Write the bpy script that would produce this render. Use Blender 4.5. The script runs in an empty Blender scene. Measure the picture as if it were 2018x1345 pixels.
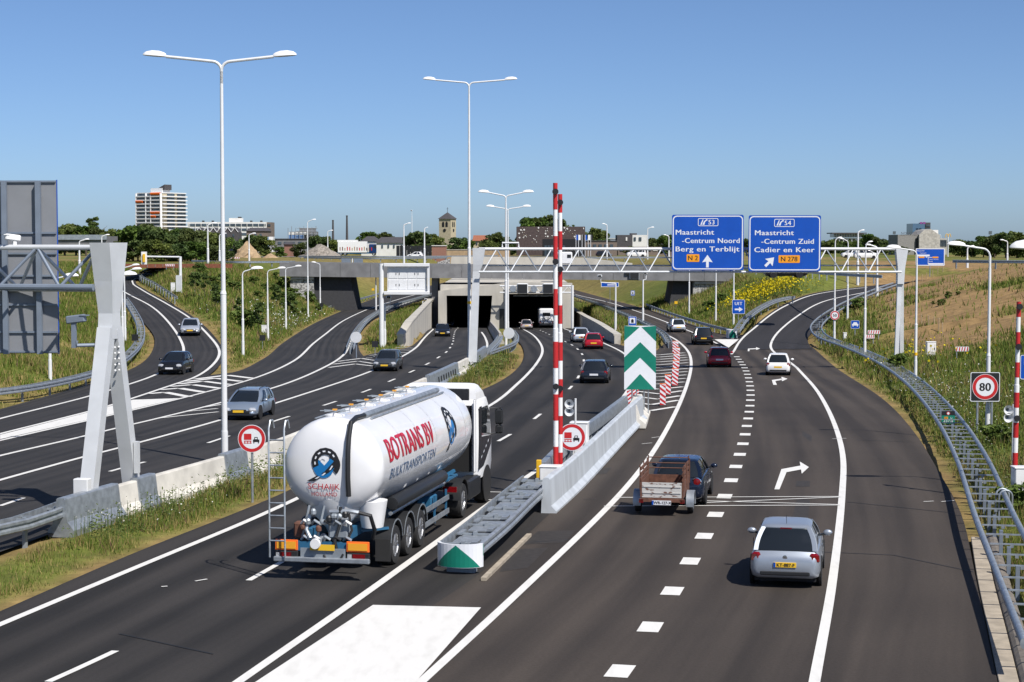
import bpy, bmesh, math, random
import numpy as np
from mathutils import Vector, Matrix
random.seed(7); RNG = np.random.default_rng(7)
SC = bpy.context.scene; COL = SC.collection
rad = math.radians
# ------------------------------------------------------------------ camera, sky, sun, exposure
FPX, CU, CV, CAMZ = 3570.0, 1009.0, 672.5, 8.0
PITCH = math.atan((CV - 480.0) / FPX)
cam = bpy.data.cameras.new('camera'); cam.sensor_width = 36.0; cam.lens = 36.0 * FPX / 2018.0
cam.clip_start = 0.5; cam.clip_end = 20000.0
cam_o = bpy.data.objects.new('camera', cam); COL.objects.link(cam_o)
cam_o.location = (0, 0, CAMZ); cam_o.rotation_euler = (math.pi / 2 - PITCH, 0, 0)
SC.camera = cam_o
SUN_EL, SUN_AZ = rad(50), (0.62, -0.785)
world = bpy.data.worlds.new('World'); SC.world = world; world.use_nodes = True
wn = world.node_tree.nodes; wn.clear()
sky = wn.new('ShaderNodeTexSky'); sky.sky_type = 'NISHITA'; sky.sun_disc = False
sky.sun_elevation = SUN_EL; sky.sun_rotation = math.atan2(SUN_AZ[0], SUN_AZ[1])
sky.altitude = 50; sky.air_density = 0.55; sky.dust_density = 0.7; sky.ozone_density = 6.5
bg = wn.new('ShaderNodeBackground'); bg.inputs[1].default_value = 0.098
wo = wn.new('ShaderNodeOutputWorld')
world.node_tree.links.new(sky.outputs[0], bg.inputs[0]); world.node_tree.links.new(bg.outputs[0], wo.inputs[0])
sl = bpy.data.lights.new('sun', 'SUN'); sl.energy = 4.6; sl.angle = rad(0.53); sl.color = (1.0, 0.955, 0.89)
so = bpy.data.objects.new('sun', sl); COL.objects.link(so)
tosun = Vector((SUN_AZ[0] * math.cos(SUN_EL), SUN_AZ[1] * math.cos(SUN_EL), math.sin(SUN_EL)))
so.rotation_euler = tosun.to_track_quat('Z', 'Y').to_euler(); so.location = (40, -40, 60)
SC.view_settings.view_transform = 'Standard'; SC.view_settings.look = 'None'
SC.view_settings.exposure = 0.3; SC.view_settings.gamma = 1.0
SC.render.resolution_x = 1024; SC.render.resolution_y = 682
SC.cycles.max_bounces = 6; SC.cycles.diffuse_bounces = 3; SC.cycles.glossy_bounces = 3
SC.cycles.transparent_max_bounces = 6; SC.cycles.caustics_reflective = False; SC.cycles.caustics_refractive = False
SC.cycles.use_denoising = True; SC.cycles.denoiser = 'OPENIMAGEDENOISE'
# ------------------------------------------------------------------ materials
def mat(name, col, rough=0.7, metal=0.0, var=0.0, scale=3.0, col2=None, bump=0.0, coat=0.0, emit=None, spec=0.5, stretch=None, detail=4, contrast=(0.35, 0.65)):
    m = bpy.data.materials.new(name); m.use_nodes = True
    nt = m.node_tree; b = nt.nodes['Principled BSDF']
    b.inputs['Base Color'].default_value = (*col, 1); b.inputs['Roughness'].default_value = rough
    b.inputs['Metallic'].default_value = metal; b.inputs['Specular IOR Level'].default_value = spec
    if coat: b.inputs['Coat Weight'].default_value = coat; b.inputs['Coat Roughness'].default_value = 0.05
    if emit:
        b.inputs['Emission Color'].default_value = (*emit[0], 1); b.inputs['Emission Strength'].default_value = emit[1]
    if var or bump:
        tc = nt.nodes.new('ShaderNodeTexCoord'); mp = nt.nodes.new('ShaderNodeMapping')
        if stretch: mp.inputs['Scale'].default_value = stretch
        nz = nt.nodes.new('ShaderNodeTexNoise'); nz.inputs['Scale'].default_value = scale; nz.inputs['Detail'].default_value = detail
        nt.links.new(tc.outputs['Object'], mp.inputs['Vector']); nt.links.new(mp.outputs[0], nz.inputs['Vector'])
        if var:
            c2 = col2 or tuple(c * (1 - var) for c in col)
            r = nt.nodes.new('ShaderNodeValToRGB'); r.color_ramp.elements[0].position = contrast[0]; r.color_ramp.elements[1].position = contrast[1]
            r.color_ramp.elements[0].color = (*c2, 1); r.color_ramp.elements[1].color = (*col, 1)
            nt.links.new(nz.outputs['Fac'], r.inputs['Fac']); nt.links.new(r.outputs[0], b.inputs['Base Color'])
        if bump:
            bp = nt.nodes.new('ShaderNodeBump'); bp.inputs['Strength'].default_value = bump; bp.inputs['Distance'].default_value = 0.05
            nt.links.new(nz.outputs['Fac'], bp.inputs['Height']); nt.links.new(bp.outputs[0], b.inputs['Normal'])
    return m
def attr_mat(name, rough=0.8, noise=0.35, scale=1.5, transl=0.0, bump=0.0):
    """colour from the mesh's own colour attribute 'tint', broken up with noise"""
    m = bpy.data.materials.new(name); m.use_nodes = True; nt = m.node_tree; b = nt.nodes['Principled BSDF']
    b.inputs['Roughness'].default_value = rough; b.inputs['Specular IOR Level'].default_value = 0.25
    a = nt.nodes.new('ShaderNodeAttribute'); a.attribute_name = 'tint'
    if noise:
        tc = nt.nodes.new('ShaderNodeTexCoord'); nz = nt.nodes.new('ShaderNodeTexNoise'); nz.inputs['Scale'].default_value = scale; nz.inputs['Detail'].default_value = 8; nz.inputs['Roughness'].default_value = 0.7
        mr = nt.nodes.new('ShaderNodeMapRange'); mr.inputs['From Min'].default_value = 0.3; mr.inputs['From Max'].default_value = 0.7
        mr.inputs['To Min'].default_value = 1 - noise; mr.inputs['To Max'].default_value = 1 + noise
        mx = nt.nodes.new('ShaderNodeMix'); mx.data_type = 'RGBA'; mx.blend_type = 'MULTIPLY'; mx.inputs['Factor'].default_value = 1
        nt.links.new(tc.outputs['Object'], nz.inputs['Vector']); nt.links.new(nz.outputs['Fac'], mr.inputs['Value'])
        nt.links.new(a.outputs['Color'], mx.inputs['A']); nt.links.new(mr.outputs[0], mx.inputs['B']); nt.links.new(mx.outputs['Result'], b.inputs['Base Color'])
        if bump:
            bp = nt.nodes.new('ShaderNodeBump'); bp.inputs['Strength'].default_value = bump; bp.inputs['Distance'].default_value = 0.2
            nt.links.new(nz.outputs['Fac'], bp.inputs['Height']); nt.links.new(bp.outputs[0], b.inputs['Normal'])
    else:
        nt.links.new(a.outputs['Color'], b.inputs['Base Color'])
    if transl:
        t = nt.nodes.new('ShaderNodeBsdfTranslucent'); ms = nt.nodes.new('ShaderNodeMixShader'); ms.inputs[0].default_value = transl
        nt.links.new(a.outputs['Color'], t.inputs['Color']); o = nt.nodes['Material Output']
        nt.links.new(b.outputs[0], ms.inputs[1]); nt.links.new(t.outputs[0], ms.inputs[2]); nt.links.new(ms.outputs[0], o.inputs['Surface'])
    return m
def asphalt_mat(name, base, dark, track=0.25, tw=3.3):
    """road strips carry a uv map: u = metres across, v = metres along; worn wheel tracks follow the lanes"""
    m = bpy.data.materials.new(name); m.use_nodes = True; nt = m.node_tree; N = nt.nodes; L = nt.links; b = N['Principled BSDF']
    b.inputs['Roughness'].default_value = 0.82; b.inputs['Specular IOR Level'].default_value = 0.25
    uv = N.new('ShaderNodeUVMap'); uv.uv_map = 'lane'
    mp = N.new('ShaderNodeMapping'); mp.inputs['Scale'].default_value = (1.1, 0.035, 1)
    n1 = N.new('ShaderNodeTexNoise'); n1.inputs['Scale'].default_value = 1.0; n1.inputs['Detail'].default_value = 5
    L.new(uv.outputs[0], mp.inputs['Vector']); L.new(mp.outputs[0], n1.inputs['Vector'])
    tc = N.new('ShaderNodeTexCoord')
    n2 = N.new('ShaderNodeTexNoise'); n2.inputs['Scale'].default_value = 14; n2.inputs['Detail'].default_value = 6; n2.inputs['Roughness'].default_value = 0.8
    n3 = N.new('ShaderNodeTexNoise'); n3.inputs['Scale'].default_value = 0.12; n3.inputs['Detail'].default_value = 3
    L.new(tc.outputs['Object'], n2.inputs['Vector']); L.new(tc.outputs['Object'], n3.inputs['Vector'])
    sx = N.new('ShaderNodeSeparateXYZ'); L.new(uv.outputs[0], sx.inputs[0])
    mu = N.new('ShaderNodeMath'); mu.operation = 'MULTIPLY'; mu.inputs[1].default_value = 4 * math.pi / tw; L.new(sx.outputs[0], mu.inputs[0])
    sn = N.new('ShaderNodeMath'); sn.operation = 'SINE'; L.new(mu.outputs[0], sn.inputs[0])
    ad = N.new('ShaderNodeMath'); ad.operation = 'MULTIPLY_ADD'; ad.inputs[1].default_value = track * 0.25; L.new(sn.outputs[0], ad.inputs[0]); L.new(n1.outputs['Fac'], ad.inputs[2])
    ad2 = N.new('ShaderNodeMath'); ad2.operation = 'MULTIPLY_ADD'; ad2.inputs[1].default_value = 0.5; L.new(n3.outputs['Fac'], ad2.inputs[0]); L.new(ad.outputs[0], ad2.inputs[2])
    r = N.new('ShaderNodeValToRGB'); r.color_ramp.elements[0].position = 0.55; r.color_ramp.elements[1].position = 0.95
    r.color_ramp.elements[0].color = (*dark, 1); r.color_ramp.elements[1].color = (*base, 1); L.new(ad2.outputs[0], r.inputs['Fac'])
    mr = N.new('ShaderNodeMapRange'); mr.inputs['From Min'].default_value = 0.25; mr.inputs['From Max'].default_value = 0.75; mr.inputs['To Min'].default_value = 0.72; mr.inputs['To Max'].default_value = 1.28
    L.new(n2.outputs['Fac'], mr.inputs['Value'])
    mx = N.new('ShaderNodeMix'); mx.data_type = 'RGBA'; mx.blend_type = 'MULTIPLY'; mx.inputs['Factor'].default_value = 1
    L.new(r.outputs[0], mx.inputs['A']); L.new(mr.outputs[0], mx.inputs['B']); L.new(mx.outputs['Result'], b.inputs['Base Color'])
    bp = N.new('ShaderNodeBump'); bp.inputs['Strength'].default_value = 0.25; bp.inputs['Distance'].default_value = 0.01
    L.new(n2.outputs['Fac'], bp.inputs['Height']); L.new(bp.outputs[0], b.inputs['Normal'])
    return m
M = {}
M['asphalt'] = asphalt_mat('asphalt', (0.066, 0.054, 0.045), (0.036, 0.030, 0.026), .5)
M['asphalt_main'] = asphalt_mat('asphalt_main', (0.041, 0.037, 0.0345), (0.019, 0.0178, 0.0172), .8)
M['asphalt_cool'] = asphalt_mat('asphalt_cool', (0.043, 0.040, 0.039), (0.022, 0.0215, 0.022), .35)
M['asphalt_new'] = asphalt_mat('asphalt_new', (0.036, 0.034, 0.036), (0.026, 0.025, 0.027))
M['paint'] = mat('road_paint', (0.70, 0.69, 0.66), 0.7, var=0.22, scale=4, col2=(0.62, 0.61, 0.58), detail=12, contrast=(.25, .5), stretch=(1.0, .25, 1))
M['white'] = mat('white_lacquer', (0.80, 0.80, 0.80), 0.35, var=0.06, scale=2)
M['white_pole'] = mat('white_pole', (0.74, 0.75, 0.76), 0.4, var=0.08, scale=1.5)
M['patch'] = mat('asphalt_patch', (0.036, 0.031, 0.028), 0.85, var=.35, scale=6, detail=9)
M['tar'] = mat('tar', (0.014, 0.014, 0.015), 0.6)
M['tile'] = mat('gutter_tile', (0.42, 0.36, 0.28), 0.9, var=.3, scale=2.5, detail=8); M['kerb'] = mat('kerb_stone', (0.20, 0.175, 0.15), 0.9, var=.3, scale=5)
M['galv'] = mat('galvanised_steel', (0.42, 0.46, 0.50), 0.42, metal=0.55, var=0.3, scale=5)
M['galv_wall'] = mat('galvanised_wall', (0.60, 0.64, 0.68), 0.5, metal=0.15, var=0.22, scale=2.0, stretch=(1, 1, .3), detail=8)
M['galv_dull'] = mat('dull_galvanised_steel', (0.34, 0.38, 0.42), 0.55, metal=0.35, var=0.25, scale=3)
M['gantry'] = mat('gantry_grey', (0.64, 0.66, 0.68), 0.45, metal=0.1, var=0.1, scale=1.5)
M['gantry_dark'] = mat('gantry_slate', (0.21, 0.25, 0.31), 0.5, metal=0.2, var=0.12, scale=2)
M['sign_back'] = mat('sign_back_grey', (0.23, 0.24, 0.26), 0.55, var=0.1, scale=1.5)
M['concrete'] = mat('concrete', (0.50, 0.47, 0.42), 0.85, var=0.3, scale=1.6, bump=0.15, detail=8)
M['concrete_white'] = mat('pale_concrete', (0.70, 0.67, 0.61), 0.85, var=0.28, scale=1.4, bump=0.1, detail=9)
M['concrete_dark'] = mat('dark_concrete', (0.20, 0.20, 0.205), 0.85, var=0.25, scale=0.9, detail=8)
M['concrete_shell'] = mat('portal_concrete', (0.52, 0.49, 0.43), 0.85, var=0.22, scale=0.5, stretch=(1, 1, 0.35), detail=9)
M['stone'] = mat('gabion_stone', (0.46, 0.45, 0.43), 0.9, var=0.7, scale=4.5, bump=0.6, contrast=(0.42, 0.58))
M['black'] = mat('black_plastic', (0.018, 0.019, 0.021), 0.45)
M['rubber'] = mat('rubber', (0.022, 0.022, 0.023), 0.8, var=0.2)
M['dark'] = mat('dark_underside', (0.012, 0.012, 0.013), 0.9)
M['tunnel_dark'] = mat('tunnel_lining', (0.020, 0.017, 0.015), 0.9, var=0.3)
M['glass'] = mat('window_glass', (0.012, 0.015, 0.018), 0.06, spec=0.75)
M['bglass'] = mat('building_glass', (0.07, 0.10, 0.13), 0.12, spec=0.6, var=0.5, scale=0.35)
M['chrome'] = mat('chrome', (0.72, 0.73, 0.75), 0.16, metal=1.0)
M['alloy'] = mat('alloy_rim', (0.50, 0.51, 0.53), 0.3, metal=0.8)
M['red'] = mat('red_lacquer', (0.52, 0.022, 0.025), 0.4, var=0.12, scale=3)
M['redlamp'] = mat('red_lamp', (0.20, 0.005, 0.008), 0.12, coat=0.6, var=0.35, scale=14)
M['clearlamp'] = mat('clear_lamp', (0.72, 0.74, 0.77), 0.1, metal=0.4, var=0.3, scale=18)
M['orange'] = mat('orange_board', (0.85, 0.16, 0.02), 0.45)
M['amber'] = mat('amber_board', (0.80, 0.36, 0.03), 0.4)
M['yellow'] = mat('yellow_paint', (0.80, 0.47, 0.02), 0.45, var=0.08)
M['plate'] = mat('plate_yellow', (0.78, 0.48, 0.03), 0.4)
M['blue_sign'] = mat('blue_sheeting', (0.004, 0.075, 0.44), 0.35, var=0.10, scale=1.2)
M['sheet_white'] = mat('white_sheeting', (0.74, 0.76, 0.80), 0.4, var=0.04, scale=2)
M['sheet_orange'] = mat('orange_sheeting', (0.82, 0.32, 0.01), 0.4)
M['green_sign'] = mat('green_sheeting', (0.005, 0.19, 0.13), 0.4, var=0.12, scale=2)
M['ink'] = mat('black_lettering', (0.012, 0.012, 0.014), 0.5)
M['wood'] = mat('stake_wood', (0.44, 0.33, 0.20), 0.8, var=0.3, scale=6)
M['brick'] = mat('brick', (0.30, 0.15, 0.11), 0.85, var=0.25, scale=9)
M['brown_brick'] = mat('brown_brick', (0.20, 0.155, 0.13), 0.85, var=0.25, scale=5)
M['roof_dark'] = mat('dark_roof', (0.075, 0.07, 0.075), 0.75, var=0.25, scale=2)
M['roof_red'] = mat('red_roof', (0.36, 0.13, 0.07), 0.8, var=0.3, scale=4)
M['render_white'] = mat('white_render', (0.72, 0.71, 0.68), 0.8, var=0.1, scale=0.8)
M['sandstone'] = mat('sandstone', (0.50, 0.43, 0.30), 0.85, var=0.2, scale=1.2)
M['sand'] = mat('sand', (0.42, 0.30, 0.18), 0.95, var=0.25, scale=1.3, bump=0.4)
M['rubble'] = mat('rubble', (0.33, 0.29, 0.25), 0.95, var=0.5, scale=2.5, bump=0.9)
M['bark'] = mat('bark', (0.11, 0.085, 0.06), 0.9, var=0.3, scale=6)
M['frame_blue'] = mat('chassis_blue', (0.025, 0.12, 0.23), 0.45)
M['rust'] = mat('rusty_steel', (0.16, 0.07, 0.045), 0.8, var=0.4, scale=9)
M['oldwhite'] = mat('peeling_white', (0.52, 0.51, 0.49), 0.7, var=0.7, scale=5, col2=(0.15, 0.08, 0.06), contrast=(0.36, 0.44), stretch=(1, 1, 2.2))
M['leaf'] = attr_mat('foliage', 0.65, 0.0, transl=0.28)
M['blade'] = attr_mat('grass_blade', 0.7, 0.0, transl=0.25)
M['soil'] = attr_mat('earth_and_turf', 0.95, 0.42, 1.1, bump=0.5)
def paint(name, col, metal=0.3, rough=0.3):
    return mat('car_paint_' + name, col, rough, metal=metal, coat=0.45)
# ------------------------------------------------------------------ mesh builder
def frame_of(d):
    d = Vector(d).normalized(); a = Vector((0, 0, 1)) if abs(d.z) < 0.95 else Vector((1, 0, 0))
    x = d.cross(a).normalized(); y = x.cross(d).normalized(); return x, y
class MB:
    def __init__(s): s.v = []; s.f = []; s.m = []; s.cur = 0
    def mi(s, i): s.cur = i; return s
    def add(s, vs, fs):
        o = len(s.v); s.v.extend(tuple(p) for p in vs)
        for f in fs: s.f.append(tuple(o + i for i in f)); s.m.append(s.cur)
        return s
    def box(s, c, d, rz=0.0, rx=0.0, ry=0.0, taper=1.0, bev=0.0):
        hx, hy, hz = d[0] / 2, d[1] / 2, d[2] / 2
        R = Matrix.Rotation(rz, 3, 'Z') @ Matrix.Rotation(ry, 3, 'Y') @ Matrix.Rotation(rx, 3, 'X')
        if bev:
            b = min(bev, hx * .9, hy * .9, hz * .9); rings = []
            for z, e in ((-hz, b), (-hz + b, 0), (hz - b, 0), (hz, b)):
                t = taper if z > 0 else 1.0
                X, Y = (hx - e) * t, (hy - e) * t; c_ = b * t
                rings.append([(X - c_, -Y, z), (X, -Y + c_, z), (X, Y - c_, z), (X - c_, Y, z), (-X + c_, Y, z), (-X, Y - c_, z), (-X, -Y + c_, z), (-X + c_, -Y, z)])
            vs = [Vector(c) + R @ Vector(p) for r in rings for p in r]; fs = [tuple(range(7, -1, -1)), tuple(range(24, 32))]
            for k in range(3):
                for i in range(8): j = (i + 1) % 8; fs.append((k * 8 + i, k * 8 + j, k * 8 + 8 + j, k * 8 + 8 + i))
            return s.add(vs, fs)
        vs = []
        for z in (-hz, hz):
            t = taper if z > 0 else 1.0
            for x, y in ((-hx, -hy), (hx, -hy), (hx, hy), (-hx, hy)): vs.append(Vector(c) + R @ Vector((x * t, y * t, z)))
        return s.add(vs, [(3, 2, 1, 0), (4, 5, 6, 7), (0, 1, 5, 4), (1, 2, 6, 5), (2, 3, 7, 6), (3, 0, 4, 7)])
    def bar(s, p0, p1, w, h=None, up=(0, 0, 1)):
        h = h or w; p0, p1 = Vector(p0), Vector(p1); d = (p1 - p0).normalized(); x = d.cross(Vector(up))
        x = x.normalized() if x.length > 1e-4 else Vector((1, 0, 0)); y = x.cross(d).normalized(); vs = []
        for p in (p0, p1):
            for a, b in ((-1, -1), (1, -1), (1, 1), (-1, 1)): vs.append(p + x * a * w / 2 + y * b * h / 2)
        return s.add(vs, [(0, 1, 2, 3), (7, 6, 5, 4), (0, 4, 5, 1), (1, 5, 6, 2), (2, 6, 7, 3), (3, 7, 4, 0)])
    def tube(s, pts, r, n=8, cap=True):
        pts = [Vector(p) for p in pts]; rs = r if isinstance(r, (list, tuple)) else [r] * len(pts); vs = []; fs = []
        px = None
        for i, p in enumerate(pts):
            d = (pts[min(i + 1, len(pts) - 1)] - pts[max(i - 1, 0)])
            d = d.normalized() if d.length > 1e-6 else Vector((0, 0, 1))
            if px is None: x = frame_of(d)[0]; y = d.cross(x)
            else:
                x = px - d * px.dot(d); x = x.normalized() if x.length > 1e-5 else frame_of(d)[0]; y = d.cross(x)
            px = x
            for k in range(n):
                a = 2 * math.pi * k / n; vs.append(p + (x * math.cos(a) + y * math.sin(a)) * rs[i])
        for i in range(len(pts) - 1):
            for k in range(n):
                k2 = (k + 1) % n; fs.append((i * n + k, i * n + k2, i * n + n + k2, i * n + n + k))
        if cap: fs += [tuple(range(n - 1, -1, -1)), tuple((len(pts) - 1) * n + k for k in range(n))]
        return s.add(vs, fs)
    def rings(s, rings, cap=True, closed=True):
        n = len(rings[0]); vs = [p for r in rings for p in r]; fs = []
        for i in range(len(rings) - 1):
            for k in range(n if closed else n - 1):
                k2 = (k + 1) % n; fs.append((i * n + k, i * n + k2, i * n + n + k2, i * n + n + k))
        if cap: fs += [tuple(range(n - 1, -1, -1)), tuple((len(rings) - 1) * n + k for k in range(n))]
        return s.add(vs, fs)
    def lathe(s, prof, c, axis='z', n=20, cap=True):
        rs = []
        for r, h in prof:
            ring = []
            for k in range(n):
                a = 2 * math.pi * k / n; ca, sa = math.cos(a) * r, math.sin(a) * r
                p = {'z': (ca, sa, h), 'x': (h, ca, sa), 'y': (sa, h, ca)}[axis]; ring.append((c[0] + p[0], c[1] + p[1], c[2] + p[2]))
            rs.append(ring)
        return s.rings(rs, cap)
    def ball(s, c, d, n=12, m=7):
        rs = []
        for i in range(m + 1):
            t = -math.pi / 2 + math.pi * (i + 0.02) / (m + 0.04); z = math.sin(t); r = math.cos(t)
            rs.append([(c[0] + d[0] / 2 * r * math.cos(2 * math.pi * k / n), c[1] + d[1] / 2 * r * math.sin(2 * math.pi * k / n), c[2] + d[2] / 2 * z) for k in range(n)])
        return s.rings(rs)
    def prism(s, poly, e0, e1, fn):
        """2-d polygon extruded between e0 and e1; fn(a, b, e) gives the 3-d point"""
        n = len(poly); vs = [fn(a, b, e0) for a, b in poly] + [fn(a, b, e1) for a, b in poly]
        fs = [tuple(range(n - 1, -1, -1)), tuple(range(n, 2 * n))] + [(i, (i + 1) % n, n + (i + 1) % n, n + i) for i in range(n)]
        return s.add(vs, fs)
    def quad(s, a, b, c, d): return s.add([a, b, c, d], [(0, 1, 2, 3)])
    def build(s, name, mats, parent=None, smooth=False, world=False, fix=True, ang=35):
        me = bpy.data.meshes.new(name); vs = s.v
        if world and parent is not None:
            l = parent.location; vs = [(p[0] - l.x, p[1] - l.y, p[2] - l.z) for p in vs]
        me.from_pydata(vs, [], s.f)
        mats = mats if isinstance(mats, (list, tuple)) else [mats]
        for m in mats: me.materials.append(m)
        if len(mats) > 1: me.polygons.foreach_set('material_index', s.m)
        if fix and len(s.f) < 60000:
            b = bmesh.new(); b.from_mesh(me); bmesh.ops.recalc_face_normals(b, faces=b.faces); b.to_mesh(me); b.free()
        if smooth:
            me.polygons.foreach_set('use_smooth', [True] * len(me.polygons)); me.set_sharp_from_angle(angle=rad(ang))
        me.update()
        o = bpy.data.objects.new(name, me); COL.objects.link(o)
        if parent is not None: o.parent = parent
        return o
def tag(o, label=None, cat=None, group=None, kind=None):
    for k, v in (('label', label), ('category', cat), ('group', group), ('kind', kind)):
        if v: o[k] = v
    return o
def thing(name, label, cat, loc=(0, 0, 0), rz=0.0, group=None):
    o = bpy.data.objects.new(name, None); COL.objects.link(o); o.location = loc; o.rotation_euler = (0, 0, rz); o.empty_display_size = 0.3
    return tag(o, label, cat, group)
def kids(o): return [c for c in bpy.data.objects if c.parent == o]
def dup(o, loc=None, rz=None, label=None, scale=None, group=None):
    c = o.copy(); COL.objects.link(c)
    if loc is not None: c.location = loc
    if rz is not None: c.rotation_euler = (0, 0, rz)
    if scale is not None: c.scale = scale if isinstance(scale, (tuple, list)) else (scale,) * 3
    if label: c['label'] = label
    if group: c['group'] = group
    for ch in o.children:
        d = ch.copy(); COL.objects.link(d); d.parent = c
        for g in ch.children: e = g.copy(); COL.objects.link(e); e.parent = d
    return c
_tx = {}
def text_geo(txt, size=1.0, spacing=1.0):
    """lettering as flat triangles: (verts2d, faces, width); baseline at y=0, starting at x=0"""
    key = (txt, spacing)
    if key not in _tx:
        cu = bpy.data.curves.new('lettering', 'FONT'); cu.body = txt; cu.size = 1.0; cu.space_character = spacing; cu.resolution_u = 3
        o = bpy.data.objects.new('lettering', cu); COL.objects.link(o); dg = bpy.context.evaluated_depsgraph_get(); ev = o.evaluated_get(dg)
        me = ev.to_mesh(); vs = [(v.co.x, v.co.y) for v in me.vertices]; fs = [tuple(p.vertices) for p in me.polygons]; ev.to_mesh_clear()
        bpy.data.objects.remove(o); bpy.data.curves.remove(cu); _tx[key] = (vs, fs)
    vs, fs = _tx[key]; x0 = min(v[0] for v in vs); x1 = max(v[0] for v in vs)
    cap = 0.7
    k = size / cap
    return [((a - x0) * k, b * k) for a, b in vs], fs, (x1 - x0) * k
# ------------------------------------------------------------------ levels of the roads (all given along the view axis y)
def prof(*kv):
    ys = [k for k, _ in kv]; zs = [z for _, z in kv]
    return lambda y: np.interp(y, ys, zs)
def smooth_prof(*kv, k=8):
    f = prof(*kv)
    return lambda y: (f(y) + f(y - k) + f(y + k) + f(y - 2 * k) + f(y + 2 * k)) / 5.0
ZM = smooth_prof((70, 0), (111, -0.6), (155, -1.2), (200, -2.3), (268, -4.5), (360, -6.0))       # main carriageways, down to the tunnel
ZS = smooth_prof((70, 0), (111, -0.6), (155, -1.2), (170, -1.35), (200, -1.6), (265, -1.9), (320, -1.8), (430, 0.5))  # parallel roads under the viaduct
_RR = smooth_prof((161, 0), (173, 0.7), (190, 2.2), (215, 4.05), (250, 5.6), (290, 6.3), k=3)
ZR = lambda y: ZS(y) + _RR(y)          # exit ramp
_RL = smooth_prof((124, 0), (146, 0.75), (180, 2.3), (230, 4.0), (290, 5.4), (330, 5.9), k=4)
ZL = lambda y: ZS(y) + _RL(y)          # entry ramp far left
Z0 = lambda y: 0.0 * np.asarray(y, float)
cp, sp_ = math.cos(PITCH), math.sin(PITCH)
def ray(u, v):
    xc, yc = (u - CU) / FPX, -(v - CV) / FPX
    return Vector((xc, cp + yc * sp_, -sp_ + yc * cp))
def at(u, v, zf=ZM, dz=0.0):
    """point of the surface zf (+dz) seen at pixel (u, v) of the 2018 x 1345 photograph"""
    d = ray(u, v)
    if not callable(zf): t = (zf + dz - CAMZ) / d.z; return Vector((0, 0, CAMZ)) + d * t
    lo, step = 8.0, 2.0
    g = lambda t: CAMZ + t * d.z - float(zf(t * d.y)) - dz
    t = lo
    while g(t) > 0 and t < 900: t += step
    a, b = t - step, t
    for _ in range(30):
        m = (a + b) / 2
        if g(m) > 0: a = m
        else: b = m
    return Vector((0, 0, CAMZ)) + d * ((a + b) / 2)
def atd(u, v, dist):
    """point at view distance y = dist on the line through a pixel (used to read real heights and widths off the photo)"""
    d = ray(u, v); return Vector((0, 0, CAMZ)) + d * (dist / d.y)
def catmull(P, step):
    """resample a world polyline as a smooth curve with about step metres between points"""
    P = [np.array(p, float) for p in P]; out = []
    Q = [2 * P[0] - P[1]] + P + [2 * P[-1] - P[-2]]
    for i in range(1, len(Q) - 2):
        p0, p1, p2, p3 = Q[i - 1], Q[i], Q[i + 1], Q[i + 2]; n = max(1, int(np.linalg.norm(p2 - p1) / step))
        t0 = 0.0; t1 = t0 + max(np.linalg.norm(p1 - p0), 1e-3) ** 0.5; t2 = t1 + max(np.linalg.norm(p2 - p1), 1e-3) ** 0.5; t3 = t2 + max(np.linalg.norm(p3 - p2), 1e-3) ** 0.5
        for k in range(n):
            t = t1 + (t2 - t1) * k / n
            A1 = (t1 - t) / (t1 - t0) * p0 + (t - t0) / (t1 - t0) * p1; A2 = (t2 - t) / (t2 - t1) * p1 + (t - t1) / (t2 - t1) * p2; A3 = (t3 - t) / (t3 - t2) * p2 + (t - t2) / (t3 - t2) * p3
            B1 = (t2 - t) / (t2 - t0) * A1 + (t - t0) / (t2 - t0) * A2; B2 = (t3 - t) / (t3 - t1) * A2 + (t - t1) / (t3 - t1) * A3
            out.append((t2 - t) / (t2 - t1) * B1 + (t - t1) / (t2 - t1) * B2)
    out.append(P[-1]); return np.array(out)
def pix_line(px, zf, step=2.0, ext0=0.0, ext1=0.0):
    """pixel polyline -> smooth world polyline on surface zf; ext0/ext1 lengthen the ends, in metres"""
    P = [np.array(at(u, v, zf)) for u, v in px]
    def ext(a, b, e):
        d = a - b; d[2] = 0; q = a + d / np.linalg.norm(d) * e; q[2] = float(zf(q[1])); return q
    if ext0: P.insert(0, ext(P[0].copy(), P[1].copy(), ext0))
    if ext1: P.append(ext(P[-1].copy(), P[-2].copy(), ext1))
    C = catmull(P, step) if len(P) > 1 else np.array(P); C[:, 2] = zf(C[:, 1]); return C
def resample(C, n):
    s = np.r_[0, np.cumsum(np.linalg.norm(np.diff(C[:, :2], axis=0), axis=1))]; t = np.linspace(0, s[-1], n)
    return np.stack([np.interp(t, s, C[:, i]) for i in range(3)], 1), s[-1]
BANDS = []
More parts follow.
